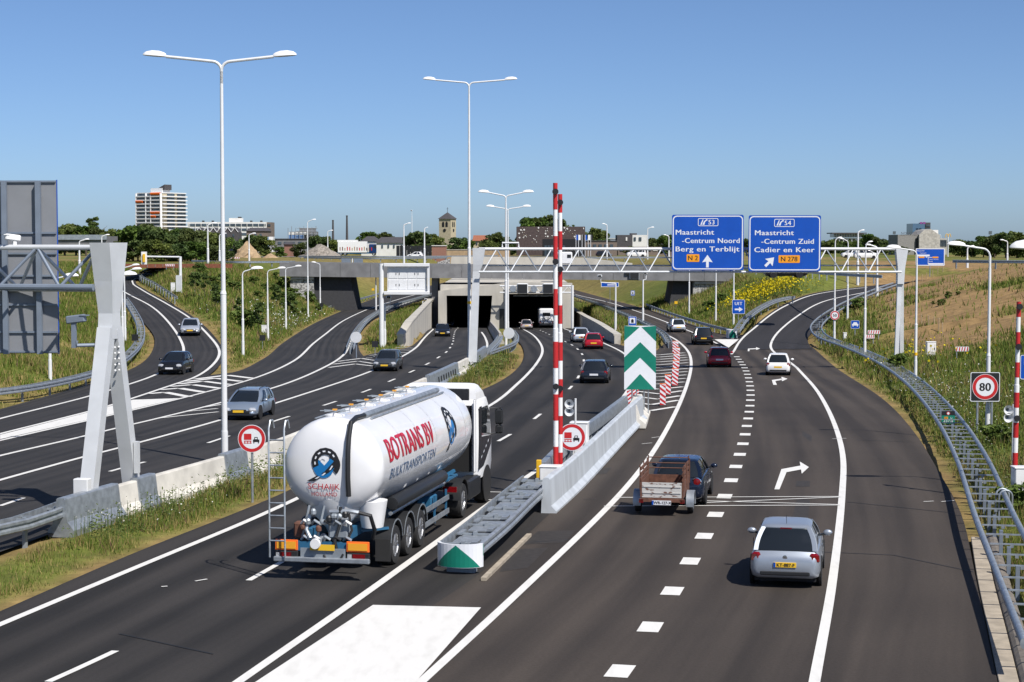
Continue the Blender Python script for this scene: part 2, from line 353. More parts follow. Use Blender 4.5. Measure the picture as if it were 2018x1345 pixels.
def road(name, left, right, zf, m, lift, sl, sr, ext=(0, 0), extr=None, nx=5, verge=1.1):
    """asphalt strip between two pixel edges; sl, sr: slope of the ground beyond the left and right edge, a number or a function of y"""
    A = pix_line(left, zf, 2.0, *ext); B = pix_line(right, zf, 2.0, *(extr or ext)); n = max(len(A), len(B))
    A, l = resample(A, n); B, _ = resample(B, n); me = bpy.data.meshes.new(name)
    vs = []; uvs = []
    for i in range(n):
        w = np.linalg.norm((B[i] - A[i])[:2])
        for k in range(nx):
            p = A[i] + (B[i] - A[i]) * k / (nx - 1); vs.append((p[0], p[1], float(zf(p[1])) + lift)); uvs.append((w * k / (nx - 1), l * i / (n - 1)))
    fs = [(i * nx + k, i * nx + k + 1, i * nx + nx + k + 1, i * nx + nx + k) for i in range(n - 1) for k in range(nx - 1)]
    me.from_pydata(vs, [], fs); me.materials.append(m); uvl = me.uv_layers.new(name='lane')
    li = np.zeros(len(me.loops), int); me.loops.foreach_get('vertex_index', li); uvl.data.foreach_set('uv', np.array(uvs)[li].ravel())
    b = bmesh.new(); b.from_mesh(me); bmesh.ops.recalc_face_normals(b, faces=b.faces)
    for f in b.faces:
        if f.normal.z < 0: f.normal_flip()
    b.to_mesh(me); b.free()
    o = bpy.data.objects.new(name, me); COL.objects.link(o); tag(o, kind='structure')
    BANDS.append((A, B, zf, sl, sr, verge)); return o
trench = lambda y: np.where(y > 172, 6.0, 0.03)
road('road', [(0, 1205), (250, 1096), (530, 984), (720, 893), (930, 778), (985, 752), (1018, 728), (1032, 705), (1031, 688), (1018, 668), (1003, 650), (998, 640)],
     [(740, 1345), (1010, 1120), (1232, 890), (1285, 800), (1300, 748), (1300, 712), (1292, 691), (1226, 681), (1190, 662), (1150, 645), (1112, 634), (1103, 628)],
     ZM, M['asphalt_main'], 0.000, 0.03, trench, (18, 60), (22, 60), nx=7)
road('road', [(610, 1345), (960, 1120), (1200, 890), (1255, 795), (1275, 735), (1285, 700), (1300, 686), (1316, 667), (1290, 648), (1230, 622), (1180, 602), (1130, 583), (1090, 570)],
     [(1966, 1345), (1925, 1150), (1895, 1015), (1850, 930), (1800, 850), (1740, 787), (1650, 727), (1600, 684), (1575, 668), (1480, 660), (1440, 660), (1380, 645), (1300, 617), (1200, 590), (1130, 571), (1090, 561)],
     ZS, M['asphalt'], 0.004, lambda y: np.where(y > 140, 0.10, 0.02), lambda y: np.where(y > 150, 0.42, 0.24), (20, 60), (20, 60), nx=7)
road('road', [(1443, 690), (1455, 672), (1480, 648), (1535, 606), (1592, 581), (1648, 571), (1705, 565), (1742, 561)],
     [(1602, 688), (1594, 679), (1592, 668), (1602, 653), (1618, 637), (1654, 612), (1709, 584), (1759, 566)],
     ZR, M['asphalt_new'], 0.008, 0.20, 0.24, (0, 14), (0, 14))
road('road', [(0, 936), (240, 872), (430, 822), (640, 750), (690, 714), (735, 697), (797, 687), (824, 672), (842, 652), (852, 643), (868, 634)],
     [(0, 1088), (130, 1042), (310, 985), (470, 930), (550, 898), (720, 818), (880, 741), (935, 710), (962, 695), (974, 681), (964, 658), (958, 641), (958, 632)],
     ZM, M['asphalt_cool'], 0.000, trench, 0.03, (25, 60), (25, 60), nx=7)
road('road', [(0, 856), (173, 812), (250, 790), (330, 766), (408, 740), (450, 736), (518, 708), (558, 676), (617, 639), (676, 612), (690, 606), (747, 586), (790, 576), (840, 565)],
     [(0, 942), (240, 878), (430, 828), (600, 773), (690, 742), (722, 716), (708, 690), (708, 662), (735, 631), (800, 603), (850, 585), (890, 574)],
     ZS, M['asphalt_cool'], 0.004, 0.40, lambda y: np.where(y > 128, 0.10, 0.02), (25, 70), (25, 70))
road('road', [(0, 807), (124, 772), (223, 742), (278, 717), (299, 694), (304, 665), (286, 639), (262, 612), (243, 588), (230, 565), (240, 546), (300, 536)],
     [(0, 868), (180, 822), (252, 802), (345, 770), (408, 742), (438, 712), (441, 692), (420, 660), (388, 630), (334, 597), (288, 572), (268, 558), (280, 548), (340, 541)],
     ZL, M['asphalt_cool'], 0.008, 0.33, 0.36, (25, 60), (25, 60))
# ------------------------------------------------------------------ the ground as one sheet
def vnoise(x, y, seed=0):
    def h(i, j): return np.modf(np.sin(i * 127.1 + j * 311.7 + seed * 74.7) * 43758.5453)[0] % 1.0
    i, j = np.floor(x), np.floor(y); fx, fy = x - i, y - j; fx = fx * fx * (3 - 2 * fx); fy = fy * fy * (3 - 2 * fy)
    return (h(i, j) * (1 - fx) + h(i + 1, j) * fx) * (1 - fy) + (h(i, j + 1) * (1 - fx) + h(i + 1, j + 1) * fx) * fy
def fbm(x, y, seed=0): return (vnoise(x, y, seed) + .5 * vnoise(x * 2.1, y * 2.1, seed + 1) + .25 * vnoise(x * 4.3, y * 4.3, seed + 2)) / 1.75
def seg_near(P, Q):
    """nearest point of polyline Q for each point of P: distance, z there, y there"""
    best = np.full(len(P), 1e9); bz = np.zeros(len(P)); by = np.zeros(len(P))
    Q = Q[::2] if len(Q) > 40 else Q
    for a, b in zip(Q[:-1], Q[1:]):
        d = b[:2] - a[:2]; l2 = d @ d + 1e-9; t = np.clip(((P - a[:2]) @ d) / l2, 0, 1)
        q = a[:2] + t[:, None] * d; ds = np.hypot(*(P - q).T); w = ds < best
        best = np.where(w, ds, best); bz = np.where(w, a[2] + t * (b[2] - a[2]), bz); by = np.where(w, a[1] + t * (b[1] - a[1]), by)
    return best, bz, by
def inside(P, poly):
    c = np.zeros(len(P), bool); n = len(poly)
    for i in range(n):
        (x0, y0), (x1, y1) = poly[i], poly[i - 1]
        if y0 == y1: continue
        w = ((y0 > P[:, 1]) != (y1 > P[:, 1])) & (P[:, 0] < (x1 - x0) * (P[:, 1] - y0) / (y1 - y0) + x0); c ^= w
    return c
def sstep(x, a, b): t = np.clip((x - a) / (b - a), 0, 1); return t * t * (3 - 2 * t)
def ground(P):
    """height, and distance to the nearest asphalt, at plan points P (n x 2)"""
    x, y = P[:, 0], P[:, 1]
    z = 4.6 + 1.3 * sstep(x, 28, 46) * sstep(y, 60, 110) * (1 - sstep(y, 190, 240)) - 0.25 * sstep(y, 380, 700)
    z += (fbm(x / 9, y / 9) - .5) * 0.5 * sstep(y, 20, 60) * (1 - sstep(y, 300, 420))
    z = np.where(y < 30, np.minimum(z, 1.0), z); near = np.full(len(P), 1e9); low = np.full(len(P), -99.0); cap = np.full(len(P), 99.0)
    for A, B, zf, sl, sr, verge in BANDS:
        poly = np.vstack([A[:, :2], B[::-1, :2]]); ins = inside(P, poly)
        da, za, ya = seg_near(P, A); db, zb, yb = seg_near(P, B); lf = da < db
        dist = np.where(ins, 0.0, np.minimum(da, db)); yy = np.where(lf, ya, yb); zz = np.where(ins, zf(y), np.where(lf, za, zb))
        f = lambda s, v: s(v) if callable(s) else np.full(len(P), s)
        sl_ = np.where(lf, f(sl, yy), f(sr, yy)); e = np.maximum(dist - verge, 0)
        steep = sl_ > 2
        e = np.where(steep, np.maximum(dist - 0.7, 0), e)
        rise = sl_ * e + np.where(sl_ < 0.15, 3.0 * np.maximum(e - np.where(sl_ < 0.05, 5.0, 9.0), 0), 0.0)
        z = np.minimum(z, zz - np.where(dist <= 0, 0.16, 0.09) + rise); near = np.minimum(near, dist)
        lb = np.where(steep, -99.0, zz - 0.09 - 0.6 * e); low = np.maximum(low, np.where(ins, -99.0, lb)); cap = np.minimum(cap, np.where(ins, zz - 0.16, np.where(steep & (dist < 3), zz - 0.09 + rise, 99.0)))
    z = np.minimum(np.maximum(z, low), cap)
    bump = np.clip((near - 1.5) / 4, 0, 1)
    z = z + bump * (fbm(x / 2.2, y / 2.2, 5) - .5) * 0.35
    return z, near
def gz(x, y): return float(ground(np.array([[x, y]]))[0][0])
def on_ground(u, v):
    """point of the ground sheet seen at a pixel"""
    d = ray(u, v); t = np.arange(20, 420, 1.0); P = np.stack([d.x * t, d.y * t], 1); z, _ = ground(P); h = CAMZ + d.z * t - z
    i = int(np.argmax(h < 0)) if (h < 0).any() else len(t) - 1
    i = max(i, 1); a = h[i - 1] / max(h[i - 1] - h[i], 1e-6) if h[i] < 0 else 1; tt = t[i - 1] + (t[i] - t[i - 1]) * min(max(a, 0), 1)
    return Vector((d.x * tt, d.y * tt, CAMZ + d.z * tt))
gx = np.unique(np.r_[-6000, -3000, -1500, -800, -400, -250, -170, np.arange(-120, -60, 3.0), np.arange(-60, 60, 0.8), np.arange(60, 121, 3.0), 170, 250, 400, 800, 1500, 3000, 6000])
gy = np.unique(np.r_[-60, -20, np.arange(0, 28, 4.0), np.arange(28, 140, 0.8), np.arange(140, 330, 1.3), np.arange(330, 460, 5.0), 500, 560, 650, 800, 1000, 1400, 2000, 3000, 5000, 9000])
XX, YY = np.meshgrid(gx, gy); GP = np.stack([XX.ravel(), YY.ravel()], 1); GZ, GN = ground(GP)
def soil_mask(P, z, near):
    """0 turf .. 1 bare earth: the hill beside the exit ramp, road edges, patches"""
    x, y = P[:, 0], P[:, 1]
    hill = sstep(x - 0.16 * (y - 100), 19.5, 26) * sstep(y, 112, 128) * (1 - sstep(y, 330, 380))
    hill *= 1 - .8 * sstep(fbm(x / 7, y / 7, 11), .60, .72)
    strip = (1 - sstep(near, 0.25, 0.9)) * (y > 22) * (0.55 + .45 * fbm(x / 3, y / 3, 3))
    patch = sstep(fbm(x / 14 + 3, y / 10, 21), .62, .75) * .55
    far = sstep(y, 300, 360) * (1 - sstep(y, 620, 900)) * .5 * sstep(fbm(x / 60, y / 60, 9), .4, .6)
    return np.clip(np.maximum(np.maximum(hill, strip), np.maximum(patch, far)), 0, 1)
gm = soil_mask(GP, GZ, GN)
def turf_col(P, seed=0):
    a = fbm(P[:, 0] / 5 + seed, P[:, 1] / 7, 31)[:, None]; b = fbm(P[:, 0] / 18, P[:, 1] / 18, 37)[:, None]
    c = np.array([0.085, 0.115, 0.016]) * (1 - a) + np.array([0.150, 0.155, 0.032]) * a
    return c * (0.8 + 0.4 * b)
tc_ = turf_col(GP); so_ = np.array([0.265, 0.170, 0.074]) * (0.8 + .4 * fbm(GP[:, 0] / 4, GP[:, 1] / 4, 41))[:, None]
gc = tc_ * (1 - gm[:, None]) + so_ * gm[:, None]
me = bpy.data.meshes.new('ground'); nxg = len(gx)
fs = [(j * nxg + i, j * nxg + i + 1, (j + 1) * nxg + i + 1, (j + 1) * nxg + i) for j in range(len(gy) - 1) for i in range(nxg - 1)]
me.from_pydata(np.c_[GP, GZ].tolist(), [], fs); me.materials.append(M['soil'])
ca = me.color_attributes.new('tint', 'FLOAT_COLOR', 'POINT'); ca.data.foreach_set('color', np.c_[gc, np.ones(len(gc))].ravel())
me.polygons.foreach_set('use_smooth', [True] * len(me.polygons))
tag(bpy.data.objects.new('ground', me), kind='structure'); COL.objects.link(bpy.data.objects['ground'])
# ------------------------------------------------------------------ painted markings
mk = MB()
def strip(C, w, lift=0.014, zf=None):
    C = np.asarray(C); d = np.gradient(C[:, :2], axis=0); d /= np.maximum(np.linalg.norm(d, axis=1), 1e-6)[:, None]; nrm = np.stack([d[:, 1], -d[:, 0]], 1)
    vs = []
    for p, n in zip(C, nrm):
        for sgn in (-1, 1): q = p[:2] + n * sgn * w / 2; vs.append((q[0], q[1], (float(zf(q[1])) if zf else p[2]) + lift))
    mk.add(vs, [(2 * i, 2 * i + 1, 2 * i + 3, 2 * i + 2) for i in range(len(C) - 1)])
def line(px, zf, w=0.2, dash=None, ext0=0, ext1=0, phase=0.0, lift=0.014):
    C = pix_line(px, zf, 1.0, ext0, ext1)
    if not dash: return strip(C, w, lift, zf)
    s = np.r_[0, np.cumsum(np.linalg.norm(np.diff(C[:, :2], axis=0), axis=1))]; t = phase
    while t < s[-1]:
        q = np.linspace(max(t, 0), min(t + dash[0], s[-1]), 4)
        if q[-1] - q[0] > 0.3: strip(np.stack([np.interp(q, s, C[:, i]) for i in range(3)], 1), w, lift, zf)
        t += dash[0] + dash[1]
def fill(px, zf, lift=0.014):
    P = [at(u, v, zf) for u, v in px]; mk.add([(p.x, p.y, p.z + lift) for p in P], [tuple(range(len(P)))])
W = 0.21
line([(0, 1232), (250, 1127), (530, 1009), (720, 917), (960, 803), (1020, 757), (1058, 716), (1069, 692), (1058, 668), (1034, 651), (1016, 642)], ZM, W, ext0=22)
AR = [(470, 1345), (735, 1160), (1000, 968), (1163, 852), (1234, 775), (1250, 735), (1240, 708), (1228, 696), (1190, 677), (1150, 661), (1111, 648)]
line(AR, ZM, W, ext0=12)
line([(95, 1345), (230, 1283), (510, 1134), (720, 1012), (950, 888), (1038, 837), (1085, 800), (1117, 772), (1136, 750), (1149, 720), (1149, 702), (1131, 683), (1085, 661), (1064, 651)], ZM, 0.16, (3.0, 7.6), phase=-.4)
BL = [(830, 1345), (1010, 1180), (1220, 977), (1290, 887), (1342, 790), (1362, 722), (1357, 695), (1341, 677), (1325, 666), (1290, 650)]
line(BL, ZS, W, ext0=12)
line([(1210, 1340), (1262, 1268), (1310, 1190), (1350, 1125), (1381, 1070), (1405, 1025), (1432, 970), (1452, 915), (1466, 868), (1478, 800), (1478, 760), (1468, 727), (1450, 701)], ZS, 0.45, (1.0, 3.0), phase=.15)
BR = [(1605, 1345), (1640, 1150), (1660, 970), (1661, 900), (1645, 838), (1611, 772), (1571, 726)]
line(BR, ZS, W, ext0=14)
line([(1571, 726), (1554, 713), (1526, 695), (1519, 680), (1532, 657), (1571, 624), (1626, 594), (1703, 577), (1740, 569)], ZR, W, lift=.018)
line([(1441, 699), (1460, 671), (1488, 646), (1543, 606), (1598, 583), (1654, 573), (1709, 567)], ZR, W, lift=.018)
line([(1130, 580), (1190, 594), (1249, 612), (1310, 634), (1366, 656), (1410, 676), (1434, 690)], ZS, W)
fill([(1408, 669.5), (1456, 669.5), (1436, 686)], ZR, .02)
line([(0, 947), (166, 901), (240, 882), (429, 830), (640, 764), (729, 733), (789, 705), (818, 687), (834, 669), (855, 648)], ZM, W, ext0=20)
line([(0, 998), (50, 981), (270, 915), (316, 904), (460, 857), (700, 779), (762, 754.5), (838, 720), (864, 705), (880, 694), (892, 677), (894, 664), (899, 650), (907, 643)], ZM, 0.16, (3.0, 6.9), phase=-1.2)
line([(952, 697), (960, 682), (957, 668), (949, 655)], ZM, W)
line([(0, 899), (171, 859), (240, 842), (312, 825), (436, 794), (560, 758), (640, 724), (676, 701), (691, 673), (705, 647), (735, 624), (800, 598), (845, 583)], ZS, W, ext0=20)
line([(0, 869), (173, 829.5), (248, 812), (372, 782), (500, 746.5), (577, 713), (617, 678), (640, 660), (678, 632), (733, 607), (797, 587), (840, 576)], ZS, W, ext0=20)
line([(0, 856), (178, 811), (248, 790), (335, 761), (384, 744), (419, 720), (432, 700), (429, 684), (407, 657), (379, 631), (328, 599), (280, 572), (262, 559), (272, 549), (330, 543)], ZL, W, ext0=20, lift=.018)
line([(0, 826), (181, 780), (307, 739), (357, 704), (362, 690), (353, 665), (328, 631), (296, 603), (258, 583), (236, 571)], ZL, W, ext0=20, lift=.018)
line([(262, 583), (304, 583)], ZL, .18, lift=.018)
fill([(262, 789), (354, 786), (258, 808.5), (178, 827.5), (178, 813)], ZS, .024); fill([(178, 813), (178, 827.5), (0, 867), (0, 858.5)], ZS, .024)
for st in ([(386, 747.8), (448, 740.3), (498, 746.5)], [(367, 752.7), (424, 746.2), (476, 752.7)], [(352, 757.7), (401, 752.2), (453, 759)], [(335, 762.6), (379, 759), (431, 766)], [(315, 769), (354, 766), (401, 773.8)], [(293, 776.8), (325, 774), (372, 783)]):
    for a, b in zip(st[:-1], st[1:]): line([a, b], ZL, .55, lift=.02)
for st in ([(648, 725), (700, 718), (734, 722)], [(656, 718.5), (706, 712.5), (734, 717)], [(666, 713), (712, 707), (738, 711)], [(721, 706), (742, 706)], [(728, 701), (744, 700)], [(770, 702), (797, 702)], [(782, 695), (806, 696)], [(780, 690), (812, 691)], [(780, 685.5), (818, 687)], [(312, 825), (430, 812.5)], [(365, 812), (429, 806)], [(400, 803.5), (436, 798)]):
    for a, b in zip(st[:-1], st[1:]): line([a, b], ZM, .28 if a[0] > 500 else .2, lift=.016)
for st in ([(1216, 802), (1281, 810.5), (1331, 802.5)], [(1226, 790), (1283, 798.5), (1337, 789.6)], [(1234, 780), (1297, 787.7), (1340, 780.8)], [(1244, 770.5), (1301, 777.5), (1344, 771)], [(1248, 763), (1300, 768), (1346, 763)]):
    for a, b in zip(st[:-1], st[1:]): line([a, b], ZS, .32, lift=.018)
for yv, xr in zip((755, 748, 741, 734.5, 728.5, 722.5, 717, 711.5, 706.5, 702, 697.5), (1349, 1351, 1353, 1355, 1356, 1357, 1356.5, 1356, 1354.5, 1352, 1349)):
    line([(1248, yv + 3), (1300, yv + 2.5)], ZS, .32, lift=.018); line([(1300, yv + 2.5), (xr, yv - 1.5)], ZS, .32, lift=.018)
fill([(735, 1194), (948, 1199), (820, 1345), (735, 1440), (360, 1440), (505, 1345)], ZS, .018)
for q in ([(1526, 966), (1536, 966), (1550, 932), (1540, 926)], [(1540, 926), (1550, 932), (1579, 926.5), (1578, 919)], [(1576, 911), (1594, 922), (1580, 935)],
          [(1524, 759.5), (1531, 759.5), (1528, 752), (1521, 750)], [(1521, 750), (1528, 752), (1542, 749.5), (1541, 747)], [(1540, 743.5), (1552, 747.5), (1541, 752.5)]):
    fill(q, ZS, .02)
for q in ([(1473.5, 693), (1477, 693), (1477, 689.5), (1474, 688)], [(1474, 688), (1477, 689.5), (1491, 688.8), (1491, 687)], [(1490, 685), (1498, 688), (1490, 690.5)]): fill(q, ZR, .02)
for a, b in (((1190, 999), (1656, 997)), ((1212, 982), (1656, 980)), ((1370, 993), (1656, 981)), ((1370, 988), (1656, 996)), ((925, 970), (1010, 972)), ((900, 985), (990, 987))): line([a, b], ZS, .10, lift=.022)
for a, b in (((1265, 876), (1285, 874)), ((1284, 864), (1300, 862)), ((1640, 866), (1668, 865)), ((385, 1147), (408, 1143)), ((318, 1158), (330, 1157)), ((1820, 990), (1840, 989)), ((1855, 990), (1880, 988))): line([a, b], ZM, .07, lift=.02)
mko = mk.build('road_markings', M['paint'], fix=False); tag(mko, kind='structure')

mk = MB()      # dark tar seams and narrow saw cuts across the asphalt
for a, b in (((1622, 1089), (1760, 1095)), ((1760, 1095), (1918, 1128)), ((1500, 1033), (1600, 1034)), ((1668, 990), (1880, 1012)), ((1040, 1070), (1130, 1064)), ((1150, 985), (1175, 984)), ((1690, 868), (1800, 872)), ((560, 1040), (760, 1052)), ((235, 1250), (420, 1290)), ((1120, 905), (1200, 903)), ((1500, 735), (1690, 738))): line([a, b], ZS, .045, lift=.011)
tag(mk.build('tar_seams', M['tar'], fix=False), kind='structure')
mk = MB()      # repaired patches and a darker strip of newer surface
for q in ([(1060, 1048), (1135, 1046), (1112, 1070), (1030, 1074)], [(1000, 1085), (1080, 1080), (1040, 1120), (985, 1128)], [(1168, 925), (1205, 922), (1196, 934), (1155, 938)], [(1560, 1030), (1592, 1030), (1596, 985), (1570, 985)], [(1568, 960), (1596, 960), (1600, 860), (1582, 850)], [(640, 1060), (720, 1040), (700, 1058), (640, 1078)]): fill(q, ZS, .009)
tag(mk.build('road_patches', M['patch'], fix=False), kind='structure')
# concrete gutter tiles and round kerb along the lower right edge
GUT = pix_line([(1912, 1060), (1926, 1150), (1945, 1240), (1966, 1345)], ZS, 1.0, 0, 6); dG = np.gradient(GUT[:, :2], axis=0); dG /= np.linalg.norm(dG, axis=1)[:, None]; nG = np.stack([-dG[:, 1], dG[:, 0]], 1); nG *= np.sign(nG[:, :1])
mk = MB(); mk2 = MB(); sG = np.r_[0, np.cumsum(np.linalg.norm(np.diff(GUT[:, :2], axis=0), axis=1))]; t_ = 0.0
while t_ < sG[-1] - .6:
    p = np.array([np.interp(t_ + .29, sG, GUT[:, i]) for i in (0, 1)]); i = int(np.searchsorted(sG, t_ + .29)) - 1; q = p + nG[i] * .20; a = math.atan2(-dG[i][0], dG[i][1])
    mk.box((q[0], q[1], -.02), (.36, .56, .10), rz=a, bev=.01); q = p + nG[i] * .58
    mk2.rings([[(q[0] + nG[i][0] * .19 * math.cos(w) + dG[i][0] * s_, q[1] + nG[i][1] * .19 * math.cos(w) + dG[i][1] * s_, -.02 + .17 * math.sin(w)) for w in np.linspace(0, math.pi, 7)] for s_ in (-.275, .275)]); t_ += .58
tag(mk.build('gutter_tiles', M['tile']), kind='structure'); tag(mk2.build('kerb', M['kerb']), kind='structure')
# ------------------------------------------------------------------ helpers that follow a line on the ground
def zpx(v, y): return atd(CU, v, y).z
def normals(C):
    d = np.gradient(np.asarray(C)[:, :2], axis=0); d /= np.maximum(np.linalg.norm(d, axis=1), 1e-6)[:, None]; return np.stack([d[:, 1], -d[:, 0]], 1)
def sweep(mb, C, prof_, off=0.0, cap=True):
    N = normals(C); mb.rings([[(p[0] + n[0] * (a + off), p[1] + n[1] * (a + off), p[2] + b) for a, b in prof_] for p, n in zip(C, N)], cap)
def along(C, t):
    s = np.r_[0, np.cumsum(np.linalg.norm(np.diff(C[:, :2], axis=0), axis=1))]; t = min(max(t, 0), s[-1])
    p = np.array([np.interp(t, s, C[:, i]) for i in range(3)]); q = np.array([np.interp(min(t + .3, s[-1]), s, C[:, i]) for i in range(3)]); r = np.array([np.interp(max(t - .3, 0), s, C[:, i]) for i in range(3)])
    return p, math.atan2(-(q - r)[0], (q - r)[1])
def length(C): return float(np.sum(np.linalg.norm(np.diff(np.asarray(C)[:, :2], axis=0), axis=1)))
def cut(C, t0, t1, n=None):
    n = n or max(3, int((t1 - t0) / 1.2)); return np.array([along(C, t)[0] for t in np.linspace(t0, t1, n)])
def s_at(C, u):
    """distance along C where it passes pixel column u"""
    us = CU + FPX * C[:, 0] / (C[:, 1] * cp); s = np.r_[0, np.cumsum(np.linalg.norm(np.diff(C[:, :2], axis=0), axis=1))]
    i = int(np.argmin(np.abs(us - u))); return float(s[i])
WPROF = [(0.0, 0.44), (0.035, 0.44), (0.085, 0.47), (0.085, 0.535), (0.035, 0.575), (0.035, 0.615), (0.085, 0.655), (0.085, 0.72), (0.035, 0.75), (0.0, 0.75)]
RAILGRP = 'steel guard rails along the roads'
def guard_rail(label, px, zf, sides=(1,), width=0.42, post=4.0, bar=0.0, lift=0.0, beam=False, world_line=None, groundz=False, mat_='galv', ends=True):
    C = world_line if world_line is not None else pix_line(px, zf, 1.5)
    if groundz: C = C.copy(); C[:, 2] = ground(C[:, :2])[0]
    b0 = C[0]; t = thing('guard_rail', label, 'guard rail', tuple(b0), 0, RAILGRP); L = length(C)
    for sd in sides:
        mb = MB(); N = normals(C); pr = [(sd * (a + width / 2), b + lift) for a, b in WPROF]
        if beam: pr = [(sd * (width / 2 + 0.09 + 0.075 * math.cos(k * math.pi / 8)), 0.66 + lift + 0.105 * math.sin(k * math.pi / 8)) for k in range(16)]
        sweep(mb, C, pr)
        mb.build('rail', M[mat_], t, smooth=True, world=True, ang=40)
    pm = MB().box((0, 0, 0.29), (0.09, 0.14, 0.86))
    if not beam: pm.box((0, 0, 0.65 + lift), (width * len(sides) / 2 + .04, 0.05, 0.05))
    proto = None; n = int(L / post) + 1
    for i in range(min(n, 99)):
        p, a = along(C, min(i * post + .3, L))
        if proto is None: proto = pm.build('post', M['gantry_dark'] if beam else M['galv_dull'], t); o = proto
        else: o = proto.copy(); COL.objects.link(o); o.parent = t
        o.location = (p[0] - b0[0], p[1] - b0[1], p[2] - b0[2]); o.rotation_euler = (0, 0, a)
    if bar:
        bm_ = MB().box((0, 0, 0.69 + lift), (width, 0.055, 0.035)).box((0.1, 0, 0.64 + lift), (0.08, 0.07, 0.065)); proto = None
        for i in range(min(int(L / bar), 99)):
            p, a = along(C, i * bar + .6)
            if proto is None: proto = bm_.build('crossbar', M['galv'], t); o = proto
            else: o = proto.copy(); COL.objects.link(o); o.parent = t
            o.location = (p[0] - b0[0], p[1] - b0[1], p[2] - b0[2]); o.rotation_euler = (0, 0, a)
    return t, C
JERSEY = [(-0.31, -0.1), (-0.31, 0.08), (-0.16, 0.30), (-0.10, 0.86), (-0.08, 0.90), (0.08, 0.90), (0.10, 0.86), (0.16, 0.30), (0.31, 0.08), (0.31, -0.1)]
def barrier(C, name, label, m, k=1.0, group='median barrier sections'):
    t = tag(MB_sweep(C, [(a * k, b * (1 + (k - 1) * .35)) for a, b in JERSEY], m, name), label, 'barrier', group); return t
def MB_sweep(C, pr, m, name, parent=None):
    b0 = C[0]; mb = MB(); D = np.asarray(C) - b0; sweep(mb, D, pr); o = mb.build(name, m, parent)
    if parent is None: o.location = tuple(b0)
    return o
# ------------------------------------------------------------------ tunnel portal, retaining walls
YP = 262.0
px_x = lambda u, y: float(atd(u, 600, y).x)
zr = float(ZM(YP))
t = thing('tunnel_portal', 'pale concrete tunnel portal with two dark road tubes under the viaduct', 'tunnel', (0, YP, zr))
xl0, xl1, xr0, xr1 = px_x(880, YP), px_x(970, YP), px_x(1003, YP), px_x(1106, YP); zt, ztop = zpx(583, YP), zpx(557, YP)
mb = MB(); H0 = zr - 0.6
def fx(a, b, e): return (a, e, b)
mb.prism([(xl0 - 1.2, H0), (xl0, H0), (xl0, zt), (xl1, zt), (xl1 - 0.4, H0), (xr0 - .2, H0), (xr0, zt + .25), (xr1, zt + .25), (xr1, H0), (xr1 + 1.6, H0), (xr1 + 1.6, ztop - .1), (xr1 - 4, ztop), (0, ztop), (-4.5, ztop - .5), (xl0 - 1.2, zpx(574, YP))], YP, YP + 1.2, fx)
mb.build('front_wall', M['concrete_shell'], t, world=True)
mb = MB(); mb.box((-.9, YP + 38, (zt + .5 + ztop - .4) / 2), (xr1 - xl0 + 2.4, 73.6, ztop - zt - .9))
mb.build('roof', M['concrete_shell'], t, world=True)
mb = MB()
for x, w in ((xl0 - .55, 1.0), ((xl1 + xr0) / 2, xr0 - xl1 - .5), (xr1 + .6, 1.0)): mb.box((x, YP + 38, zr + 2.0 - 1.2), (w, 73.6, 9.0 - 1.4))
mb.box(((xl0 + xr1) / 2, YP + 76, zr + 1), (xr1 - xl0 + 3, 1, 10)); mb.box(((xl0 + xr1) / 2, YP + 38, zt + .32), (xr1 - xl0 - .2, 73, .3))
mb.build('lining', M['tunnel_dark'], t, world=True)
MB().box((px_x(989, YP), YP - 0.02, zr + 1.35), (px_x(993.5, YP) - px_x(984.5, YP), .1, 2.9)).build('door', M['black'], t, world=True)
mb = MB()
for k in range(9): mb.box((xr0 + 1 + k * .75, YP + 3, zt - .1), (.8, 1.2 + .2 * (k % 3), .16))
mb.build('tube_fittings', M['galv_dull'], t, world=True)
def wall_run(name, label, base, tops, zf, m, th=0.6, foot=1.0, side=-1, capm=None):
    P = [at(u, v, zf) for u, v in base]; T = [zpx(vt, p.y) for p, vt in zip(P, tops)]
    C = catmull([(p.x, p.y, h) for p, h in zip(P, T)], 2.0); N = normals(C); b0 = Vector((P[-1].x, P[-1].y, P[-1].z)); rings = []; caps = []
    for p, n in zip(C, N):
        zb = float(zf(p[1])) - foot; q = p[:2] + n * side * th
        rings.append([(p[0], p[1], zb), (p[0], p[1], p[2]), (q[0], q[1], p[2]), (q[0], q[1], zb)])
        r0 = p[:2] - n * side * .08; r1 = p[:2] + n * side * (th + .08)
        caps.append([(r0[0], r0[1], p[2] + .003), (r0[0], r0[1], p[2] + .16), (r1[0], r1[1], p[2] + .16), (r1[0], r1[1], p[2] + .003)])
    t = thing(name, label, 'wall', b0); MB().rings(rings).build('wall_body', m, t, world=True); MB().rings(caps).build('coping', capm or M['concrete_shell'], t, world=True); return t
wall_run('retaining_wall', 'pale curved retaining wall sweeping down left of the left tunnel tube', [(795, 682), (806, 681), (818, 669), (834, 657), (852, 646), (866, 638)], [662, 645, 629, 611, 592, 578], ZM, M['concrete_shell'], side=-1)
wall_run('retaining_wall', 'shaded retaining wall right of the right tunnel tube below the grass', [(1223, 678), (1190, 663), (1150, 646.5), (1125, 639), (1106, 630)], [662, 641, 620, 604, 588], ZM, M['concrete'], side=-1)
lc = thing('lane_signal_gantry', 'white lane signal frame with two black matrix boxes above the right tunnel tube', 'signal gantry', (px_x(1130, YP - 2), YP - 2, float(ZM(YP)) - .2))
yy = YP - 2; z1, z0 = zpx(564, yy), zpx(577, yy); mb = MB()
for z in (z0, z1): mb.tube([(px_x(985, yy), yy, z), (px_x(1130, yy), yy, z)], .1)
